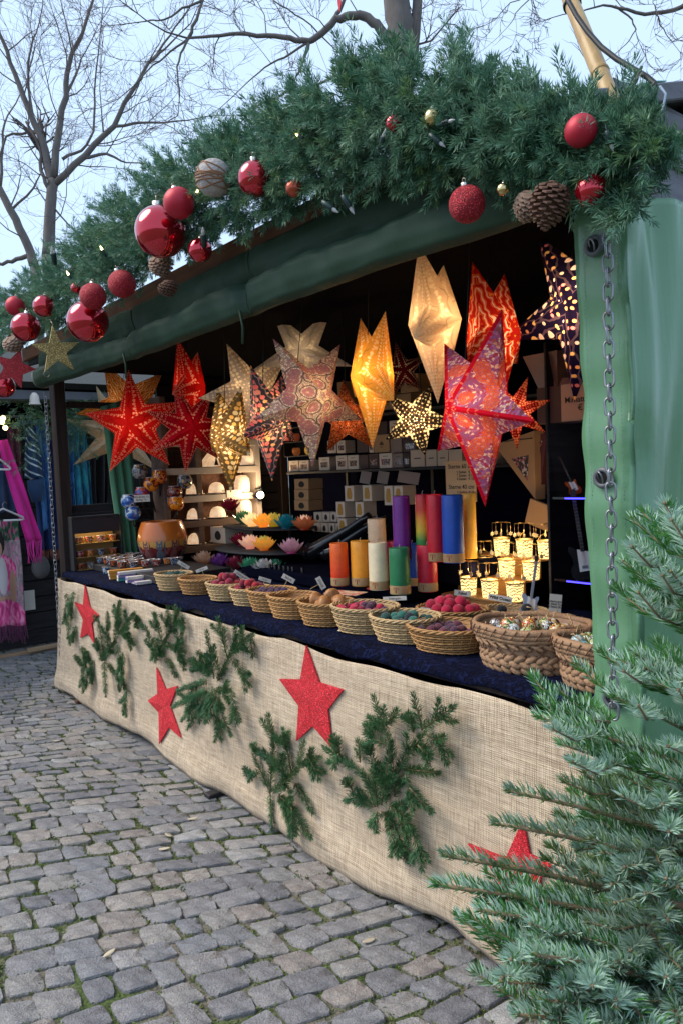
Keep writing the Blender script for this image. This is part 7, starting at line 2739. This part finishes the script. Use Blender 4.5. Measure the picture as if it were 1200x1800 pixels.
M_MAG = cloth_mat('magenta_pashmina', (.75, .02, .32))
M_DEN = cloth_mat('dark_blue_cloth', (.02, .05, .19))
M_TEAL = cloth_mat('teal_batik', (.01, .10, .16), print_=([(.01, .07, .2), (.02, .2, .34), (.03, .34, .42), (.015, .09, .18)], 5.))
M_BLU = cloth_mat('blue_batik', (.02, .10, .28), print_=([(.02, .08, .26), (.05, .22, .52), (.02, .1, .32), (.16, .36, .55)], 4.))
M_GRNC = cloth_mat('green_tarp_cloth', (.06, .20, .11))
M_BLKC = cloth_mat('black_coat_cloth', (.012, .012, .018))
M_STRP = cloth_mat('blue_stripe_knit', (.025, .07, .17), stripes=(.6, .74, .8))
M_FLOR = cloth_mat('burgundy_floral', (.1, .02, .04), print_=([(.03, .012, .02), (.16, .03, .06), (.05, .02, .03), (.4, .22, .2)], 14.))
M_ORF = cloth_mat('rust_fringe', (.32, .09, .05))
M_NAVC = cloth_mat('navy_denim', (.02, .045, .11))
hang('dark_coat', 'row of black coats hanging deep behind the window opening', 'coat', [(160, 745), (192, 742), (190, 930), (162, 932)], XN + .12, M_BLKC, 4, .05)
hang('blue_cloth', 'blue batik cloth hanging nearest the dark post behind the window', 'cloth', [(106, 738), (138, 736), (140, 930), (108, 935)], XN + .20, M_BLU, 5, .04)
hang('teal_cloth', 'teal batik cloth hanging behind the window between post and coats', 'cloth', [(128, 740), (150, 738), (168, 925), (134, 930)], XN + .26, M_TEAL, 5, .04)
hang('orange_cloth', 'thin orange cloth edge showing beside the dark post', 'cloth', [(108, 845), (116, 850), (126, 930), (118, 932)], XN + .32, M_ORF, 2, .01)
hang('denim_skirt', 'dark blue denim skirt hanging below the striped blouse', 'skirt', [(55, 775), (100, 770), (108, 965), (70, 968)], XN + .16, M_DEN, 5, .04, fringe=(24, .10, M_ORF))
hang('blue_shawl', 'plain blue shawl hanging beside the dark corner post', 'shawl', [(62, 738), (82, 736), (92, 930), (78, 932)], XN + .26, M_BLU, 3, .03)
hang('floral_blouse', 'burgundy floral blouse hanging behind the magenta scarf', 'blouse', [(12, 752), (36, 750), (40, 845), (20, 848)], XN + .18, M_FLOR, 4, .03)
# striped blouse: body, sleeve, collar
t, f, c = hang('striped_blouse', 'blue and white striped knitted blouse on a hanger', 'blouse', [(46, 752), (62, 750), (82, 838), (42, 843)], XN + .30, M_STRP, 3, .03)
q = [XP(x, y, XN + .33) for x, y in ((52, 845), (70, 842), (72, 880), (60, 884))]
MB().tube([tuple((q[0] + q[1]) / 2 - c), tuple((q[0] + q[1] + q[2] + q[3]) / 4 - c), tuple((q[2] + q[3]) / 2 - c)], [.07, .075, .05], 10, flat=.5).build('sleeve', M_STRP, t)
q = XP(52, 748, XN + .30)
MB().tube([tuple(q - c + np.array([0, .09 * math.cos(a), .03 * math.sin(a)])) for a in np.linspace(0, PI, 9)], .02, 8).build('collar', M_STRP, t)
hang('navy_trousers', 'navy trousers hanging at the left edge behind the scarf', 'trousers', [(-8, 815), (26, 812), (30, 900), (-6, 902)], XN + .22, M_NAVC, 4, .03)
hang('magenta_scarf', 'long magenta scarf with fringed end hanging diagonally', 'scarf', [(-6, 775), (14, 772), (74, 948), (47, 952)], XN + .42, M_MAG, 3, .02, fringe=(16, .20, M_MAG))


# printed shawl: flowers above, a seated figure in a pink dress, fringe below (a generic print)
def print_mat():
    m, nt, out = new_mat('printed_portrait_fabric')
    uv = nd(nt, 'ShaderNodeUVMap')
    sx = nd(nt, 'ShaderNodeSeparateXYZ', {0: uv.outputs[0]})
    u, v = sx.outputs[0], sx.outputs[1]
    n = nd(nt, 'ShaderNodeTexNoise', {'Vector': uv.outputs[0], 'Scale': 9., 'Detail': 4., 'Distortion': .8})
    bg = ramp(nt, n.outputs[0], [(.3, (.34, .16, .22)), (.45, (.52, .34, .38)), (.55, (.20, .20, .18)), (.66, (.62, .22, .36))])
    fl = nd(nt, 'ShaderNodeTexNoise', {'Vector': uv.outputs[0], 'Scale': 13., 'Detail': 1.})
    top = ramp(nt, fl.outputs[0], [(.35, (.03, .09, .045)), (.5, (.10, .2, .12)), (.58, (.65, .08, .25)), (.7, (.7, .3, .42))], 'CONSTANT')
    c = mixc(nt, math_(nt, 'GREATER_THAN', math_(nt, 'ADD', v, math_(nt, 'MULTIPLY', n.outputs[0], .12)), .86), bg, top)

    def ell(cx, cy, rx, ry, col, c):
        d = math_(nt, 'ADD', math_(nt, 'POWER', math_(nt, 'DIVIDE', math_(nt, 'SUBTRACT', u, cx), rx), 2.), math_(nt, 'POWER', math_(nt, 'DIVIDE', math_(nt, 'SUBTRACT', v, cy), ry), 2.))
        d = math_(nt, 'ADD', d, math_(nt, 'MULTIPLY', math_(nt, 'SUBTRACT', n.outputs[0], .5), .9))
        return mixc(nt, math_(nt, 'LESS_THAN', d, 1.), c, col)
    pk = ramp(nt, n.outputs[0], [(.3, (.4, .015, .12)), (.5, (.8, .07, .28)), (.65, (.9, .35, .5))])
    c = ell(.30, .78, .20, .12, (.02, .015, .015), c)
    c = ell(.30, .73, .12, .075, (.50, .28, .18), c)
    c = ell(.42, .50, .40, .17, pk, c)
    c = ell(.40, .48, .14, .17, (.55, .5, .5), c)
    c = ell(.70, .36, .11, .17, (.48, .26, .17), c)
    c = ell(.45, .25, .28, .04, (.48, .26, .17), c)
    c = ell(.40, .08, .65, .17, pk, c)
    b = nd(nt, 'ShaderNodeBsdfPrincipled', {'Base Color': c, 'Roughness': .7})
    nt.links.new(b.outputs[0], out.inputs[0])
    return m


hang('printed_shawl', 'printed shawl showing a figure in a pink dress with dark pink fringe', 'shawl', [(-22, 915), (33, 912), (46, 1098), (-16, 1104)], XN + .30, print_mat(), 3, .02, fringe=(30, .16, cloth_mat('plum_fringe', (.14, .012, .07))))
M_HANG = PM('white_plastic_hanger', (.75, .72, .72), .35)
for k, (x, y, w, lab) in enumerate(((6, 898, 30, 'white plastic hanger above the printed shawl'), (-4, 808, 18, 'white plastic hanger on the magenta scarf'))):
    P = XP(x, y, XN + .48)
    s = mpp(P)
    t = thing('clothes_hanger', lab, 'hanger', P, 'white hangers')
    MB().tube([(0, -w * s * 1.1, -12 * s), (0, 0, 4 * s), (0, w * s * 1.1, -14 * s), (0, w * s * 1.15, -17 * s), (0, w * s * 1.0, -18 * s), (0, 0, -17 * s)], 2.0 * s, 6).build('hanger_arm', M_HANG, t)
    MB().tube([(0, 0, 4 * s), (0, 0, 12 * s), (0, 4 * s, 16 * s), (0, 7 * s, 12 * s)], 1.0 * s, 5).build('hook', M_STEEL, t)
P = XP(53, 1055, XN + .05)
o = MB().bbox((0, 0, 0), (.01, .10, .20), .002).build('price_tag', M_CARD)
o.location = P
tag(o, 'white tag hanging on the dark planks beside the printed shawl', 'tag')
P = XP(72, 997, XN + .25)
t = thing('cloth_pouch', 'small grey pouch dangling below the magenta fringe', 'pouch', P)
MB().ball((0, 0, 0), .09, 12, 8, sz=1.3).build('pouch_body', PM('grey_pouch_cloth', (.12, .11, .11), .9), t)
MB().tube([(0, 0, .1), (0, 0, .25)], .006, 5).build('cord', M_CORD, t)
# neighbour's garland
gn = thing('fir_garland', 'green fir garland with warm lights along the neighbouring clothing stall', 'garland', (XN + .55, 1.9, zf))
lst = []
for _ in range(240):
    P = XP(rg.uniform(-30, 205), 0, XN + .55)
    y = P[1]
    z = zf - .02 - abs(rg.normal(0, .16)) * (1.7 if y < XP(75, 0, XN)[1] else .7)
    p0 = np.array([XN + .53 + rg.uniform(0, .1), y, z])
    d = np.array([rg.normal(.3, .4), rg.normal(0, .5), -.5 + rg.normal(0, .4)])
    d /= np.linalg.norm(d)
    lst.append(needles(p0, p0 + d * .16, 26, .05, .005, 50))
V, Q = join_nq(lst)
np_mesh('foliage', V - np.array([XN + .55, 1.9, zf]), Q, M_GARL2, gn)['kind'] = 'stuff'
MB().tube([(0, -3, 0), (0, 0, -.05), (0, 3, 0)], .02, 6).build('garland_stem', M_STEM, gn)
for x, y, lab in ((4, 742, 'lit warm bulb at the far left in the neighbour garland'), (10, 752, 'second lit bulb in the neighbour garland'), (6, 735, 'topmost lit bulb of the neighbour garland')):
    P = XP(x, y, XN + .62)
    o = MB().ball((0, 0, 0), .022, 8, 6).build('fairy_bulb', M_BULBLIT)
    o.location = P
    tag(o, lab, 'bulb', 'bulbs in the neighbour garland')
P = XP(61, 700, XN + .6)
t = thing('bell_ornament', 'small white bell hanging under the neighbour garland', 'bell', P)
MB().lathe([(.055, -.06), (.045, -.03), (.04, .02), (.02, .05), (.0005, .055)], 14).build('bell_body', M_PORC, t)
MB().ball((0, 0, -.06), .012, 8, 6).build('clapper', M_CAP, t)

# green curtain gathered inside the window of the candle stall
t, f, c = hang('green_curtain', 'green tarpaulin curtain hanging gathered beside the window inside the stall', 'curtain', [(178, 715), (228, 700), (248, 1000), (218, 1005)], -5.86, M_GRNC, 6, .03, None)
# small evergreen sprig on the boards
P = XP(300, 815, -5.88)
t = thing('fir_sprig', 'blue green fir twig pinned on the black boards behind the deep red star', 'fir sprig', P)
lst = []
for k in range(16):
    d = np.array([.4, rg.normal(0, .7), rg.normal(-.2, .7)])
    d /= np.linalg.norm(d)
    lst.append(needles((0, 0, 0), d * .14, 34, .035, .004, 50))
V, Q = join_nq(lst)
np_mesh('needle_foliage', V, Q, M_GARL, t)['kind'] = 'stuff'
MB().tube([(0, 0, 0), (.05, .06, -.1)], .004, 5).build('stem', M_SHOOT, t)

# ================================================================== roof top: bamboo pole, cable, hut behind, ribbon
M_BAMB = wood_mat('bamboo', (.50, .33, .15), (.38, .24, .10), .4, (40, 40, 3), rand=0, bump=.05)
bp0, bp1 = YP(1078, 188, 1.80), YP(985, -40, 1.95)
t = thing('bamboo_pole', 'yellow bamboo pole rising from the roof edge above the garland', 'pole', bp0)
mb = MB()
L = np.linalg.norm(bp1 - bp0)
pr = 15.5 * mpp(bp0)
pts, rad = [], []
for k in range(41):
    f = k / 40
    pts.append((bp1 - bp0) * f)
    rad.append(pr * (1 - .1 * f))
mb.tube(pts, rad, 18)
mb.build('pole_culm', M_BAMB, t)
for f in (.24, .78):
    mb = MB()
    mb.tube([(bp1 - bp0) * (f + d) for d in (-.012, -.004, .0, .004, .012)], [pr * q for q in (1.0, 1.12, 1.04, 1.10, 1.0)], 18)
    mb.build('node_ring', M_BAMB, t)
mb = MB()
mb.tube([(bp1 - bp0) * (.765 + d) for d in (-.006, .006)], [pr * 1.13, pr * 1.13], 18)
mb.build('black_tie', M_CORD, t)
cb = [(988, -20), (997, 0), (1013, 29), (1032, 56), (1056, 83), (1083, 104), (1112, 121), (1136, 135), (1149, 146), (1152, 156)]
Pc = [YP(x, y, 1.83 - .002 * i) for i, (x, y) in enumerate(cb)]
o = MB().tube([p for p in Pc], .0068, 8).build('power_cable', PM('black_rubber_cable', (.02, .02, .022), .5))
tag(o, 'thick black cable sagging from the bamboo pole to the dark gable', 'cable')
o = MB().tube([YP(1104, 168, 1.80), YP(1117, 140, 1.80), YP(1127, 116, 1.80)], [.005, .0045, .004], 6).build('dark_twig', M_TWIG)
tag(o, 'short dark twig sticking up from the near end of the garland', 'twig')
o = MB().tube([YP(1159, 152, 1.86), YP(1169, 165, 1.85), YP(1166, 182, 1.84), YP(1162, 198, 1.83)], .003, 6).build('tie_wire', PM('blue_grey_wire', (.28, .36, .46), .4))
tag(o, 'pale blue wire loop hanging on the dark gable boards', 'wire')
# green sheet on the roof edge
mb = MB()
A = [(XR - .14, 0, 0), (XR + .07, 0, 0)]
mb.grid(lambda u, v: (A[0][0] + (A[1][0] - A[0][0]) * u, 1.76 + v * .4, zroof(1.76 + v * .4) + .056 + .006 * math.sin(9 * u + 6 * v)), 12, 8)
o = mb.build('roof_sheet', vinyl('turquoise_sheet', (.09, .36, .27), .35), solid=.003)
tag(o, 'turquoise green sheet lying on the roof edge at the foot of the bamboo pole', 'sheet')
# dark hut roof beyond
bh = thing('market_hut', 'dark hut roof edge showing above the garland behind the stall', 'hut', (-4.5, 6.6, 0))
a, b_ = DP(868, 136, 5.2), DP(975, 166, 5.0)
d = b_ - a
nrm = np.array([d[1], -d[0], 0])
nrm /= np.linalg.norm(nrm)
mb = MB()
bk = np.array([-.3, 1.6, -.75])
mb.add([a, b_, b_ + bk, a + bk, a - np.array([0, 0, .05]), b_ - np.array([0, 0, .05]), b_ + bk - np.array([0, 0, .05]), a + bk - np.array([0, 0, .05])], [(0, 1, 2, 3), (7, 6, 5, 4), (4, 5, 1, 0), (5, 6, 2, 1), (6, 7, 3, 2), (7, 4, 0, 3)])
mb.build('roof', M_ROOF, bh, (-4.5, 6.6, 0))
mb = MB()
mb.add([(a[0] + .05, a[1] + .06, 0), (b_[0], b_[1] + .06, 0), (b_[0] + bk[0], b_[1] + bk[1], 0), (a[0] + bk[0], a[1] + bk[1], 0), tuple(a + np.array([.05, .06, -.06])), tuple(b_ + np.array([0, .06, -.06])), tuple(b_ + bk - np.array([0, .06, .06])), tuple(a + bk - np.array([0, .06, .06]))],
       [(0, 1, 5, 4), (1, 2, 6, 5), (2, 3, 7, 6), (3, 0, 4, 7)])
mb.build('wall', M_PLANK, bh, (-4.5, 6.6, 0))
P = YP(592, 6, 1.75)
o = MB().add([tuple(P + np.array(q)) for q in ((-.006, 0, .16), (.012, 0, .16), (.012, .01, .0), (.002, .01, -.028), (-.006, .01, .0))], [(0, 1, 2, 3, 4)]).build('red_ribbon', cloth_mat('red_ribbon_cloth', (.55, .02, .05)), solid=.002)
tag(o, 'red ribbon end hanging into view at the top above the garland', 'ribbon')

# ================================================================== fir tree in the near corner
M_NB = leaf_mat('fir_needles_two_tone', (.055, .20, .040), (.12, .32, .08), under=(.40, .57, .46), tr=.2, rough=.45)
M_NY = leaf_mat('fir_needles_young', (.10, .19, .05), (.16, .25, .09), under=(.25, .36, .28), tr=.2, rough=.45)
M_FBARK = PM('fir_branch_bark', (.20, .14, .08), .85, var=.4, vs=40)
TB = DP(1330, 1600, 1.42)
tree_ = thing('fir_tree', 'cut fir tree with blue green needles standing at the near corner of the stall', 'fir tree', (TB[0], TB[1], 0))
to = np.array([TB[0], TB[1], 0])
MB().tube([(0, 0, 0), (.01, 0, .6), (0, .01, 1.1), (0, 0, 1.58)], [.045, .032, .018, .006], 10).build('trunk', M_FBARK, tree_)
rt = np.random.default_rng(77)


def twig(st, lst, a, b, young=False, dens=1150, nl=.033):
    a, b = np.array(a), np.array(b)
    mid = (a + b) / 2 + np.array([0, 0, -.10 * np.linalg.norm(b - a)])
    st.tube([a, mid, b], [.0032, .0026, .0016], 5)
    for p, q in ((a, mid), (mid, b)):
        l = np.linalg.norm(q - p)
        lst.append(needles(p, q, int(l * dens) + 6, nl, .0034, 60, flat=.74, twist=1.1, noise=6, jitter=.12))
    # bud
    d = (b - mid) / np.linalg.norm(b - mid)
    lst.append(needles(b - d * .016, b, 12, nl * .75, .0022, 26))
    st.ball(tuple(b + d * .003), .0035, 6, 4)


def branch(base, tip, young=False, dens=1150, pairs=None):
    """a main shoot with side shoots in a flat spray, all in tree coordinates"""
    base, tip = np.array(base), np.array(tip)
    ax = tip - base
    L = np.linalg.norm(ax)
    ax = ax / L
    sd = np.cross(ax, [0, 0, 1.])
    sd /= np.linalg.norm(sd)
    st, lst = MB(), []
    P = [base + ax * L * f + np.array([0, 0, .05 * L * (1 - math.cos(f * 5)) * .5 - .04 * L * math.sin(PI * f)]) for f in np.linspace(0, 1, 7)]
    st.tube(P, [.007 * (1 - .65 * f) * max(.6, L / .5) for f in np.linspace(0, 1, 7)], 6)
    for i in range(2, 6):
        l = np.linalg.norm(P[i + 1] - P[i])
        lst.append(needles(P[i], P[i + 1], int(l * dens), .034, .0034, 60, flat=.72, twist=1.1, noise=6, jitter=.12))
    d = (P[6] - P[5]) / np.linalg.norm(P[6] - P[5])
    lst.append(needles(P[6] - d * .016, P[6], 14, .02, .0022, 26))
    k = max(2, int(L / .17))
    if pairs is not None:
        k = pairs
    for j in range(k):
        f = (.25 if pairs is None else .0) + .62 * (j + .5) / k
        i = min(int(f * 6), 5)
        p = P[i] + (P[i + 1] - P[i]) * (f * 6 - i)
        for s_ in (-1, 1):
            if rt.random() < .12:
                continue
            w = rt.uniform(.65, 1.0)
            dd = ax * math.cos(w) + sd * s_ * math.sin(w) + np.array([0, 0, rt.uniform(-.15, .25)])
            dd /= np.linalg.norm(dd)
            l2 = min(L * (1.0 - f) * rt.uniform(.6, .95) + .09, .24)
            twig(st, lst, p, p + dd * l2, dens=dens)
            if l2 > .225:
                q = p + dd * l2 * .5
                for s2 in (-1, 1):
                    w2 = w + s2 * .7
                    d3 = ax * math.cos(w2) + sd * s_ * math.sin(w2)
                    twig(st, lst, q, q + d3 / np.linalg.norm(d3) * l2 * .5, dens=dens)
    o = st.build('branch', M_FBARK, tree_)
    V, Q = join_nq(lst)
    np_mesh('needle_foliage', V, Q, M_NY if young else M_NB, o)['kind'] = 'stuff'


z = .18
ph = 0.
while z < 1.50:
    R_ = min(.38, (1.60 - z) * .44)
    n = 9 if z < 1.3 else 6
    for k in range(n):
        a = math.atan2(-.778, -.626) + rt.uniform(-1.0, 1.0) * 1.25 + (.25 if k % 2 else -.1)
        if k >= n - 3 and z < 1.3:
            a = math.atan2(.778, .626) + (k - n + 2) * .8 + rt.uniform(-.3, .3)
        # leave out what would point away from the view and out of the frame
        d = np.array([math.cos(a), math.sin(a)])
        r2 = R_ * rt.uniform(.82, 1.1)
        up = rt.uniform(.02, .16) * r2 + (.02 if z < 1.2 else .25 * r2)
        tip = np.array([d[0] * r2, d[1] * r2, z + up])
        if TB[1] + tip[1] > 1.78 and TB[0] + tip[0] < -1.0:
            tip[1] = 1.78 - TB[1]
        branch((0, 0, z), tip, rt.random() < .08)
    ph += 1.1
    z += .15 if z < 1.2 else .16
for px, py, dd_, zb_, yg in ((762, 1566, 1.36, .80, 1), (780, 1514, 1.40, .84, 3), (868, 1456, 1.38, .92, 3), (892, 1398, 1.42, .97, 3), (940, 1266, 1.44, 1.10, False), (985, 1315, 1.38, 1.04, False), (1075, 1228, 1.38, 1.14, False), (1090, 1165, 1.40, 1.2, False), (1113, 962, 1.42, 1.40, False),
                              (1150, 1012, 1.38, 1.36, False), (1170, 930, 1.40, 1.45, False), (1140, 1065, 1.42, 1.30, False), (840, 1610, 1.28, .74, False), (890, 1700, 1.22, .66, False), (960, 1770, 1.2, .6, False), (850, 1655, 1.3, .72, False), (875, 1735, 1.24, .64, False), (905, 1795, 1.2, .58, False), (935, 1690, 1.15, .68, False)):
    tip = DP(px, py, dd_) - to
    branch((0, 0, zb_ - .02), tip, yg == 3, 1150, 1 if yg else None)
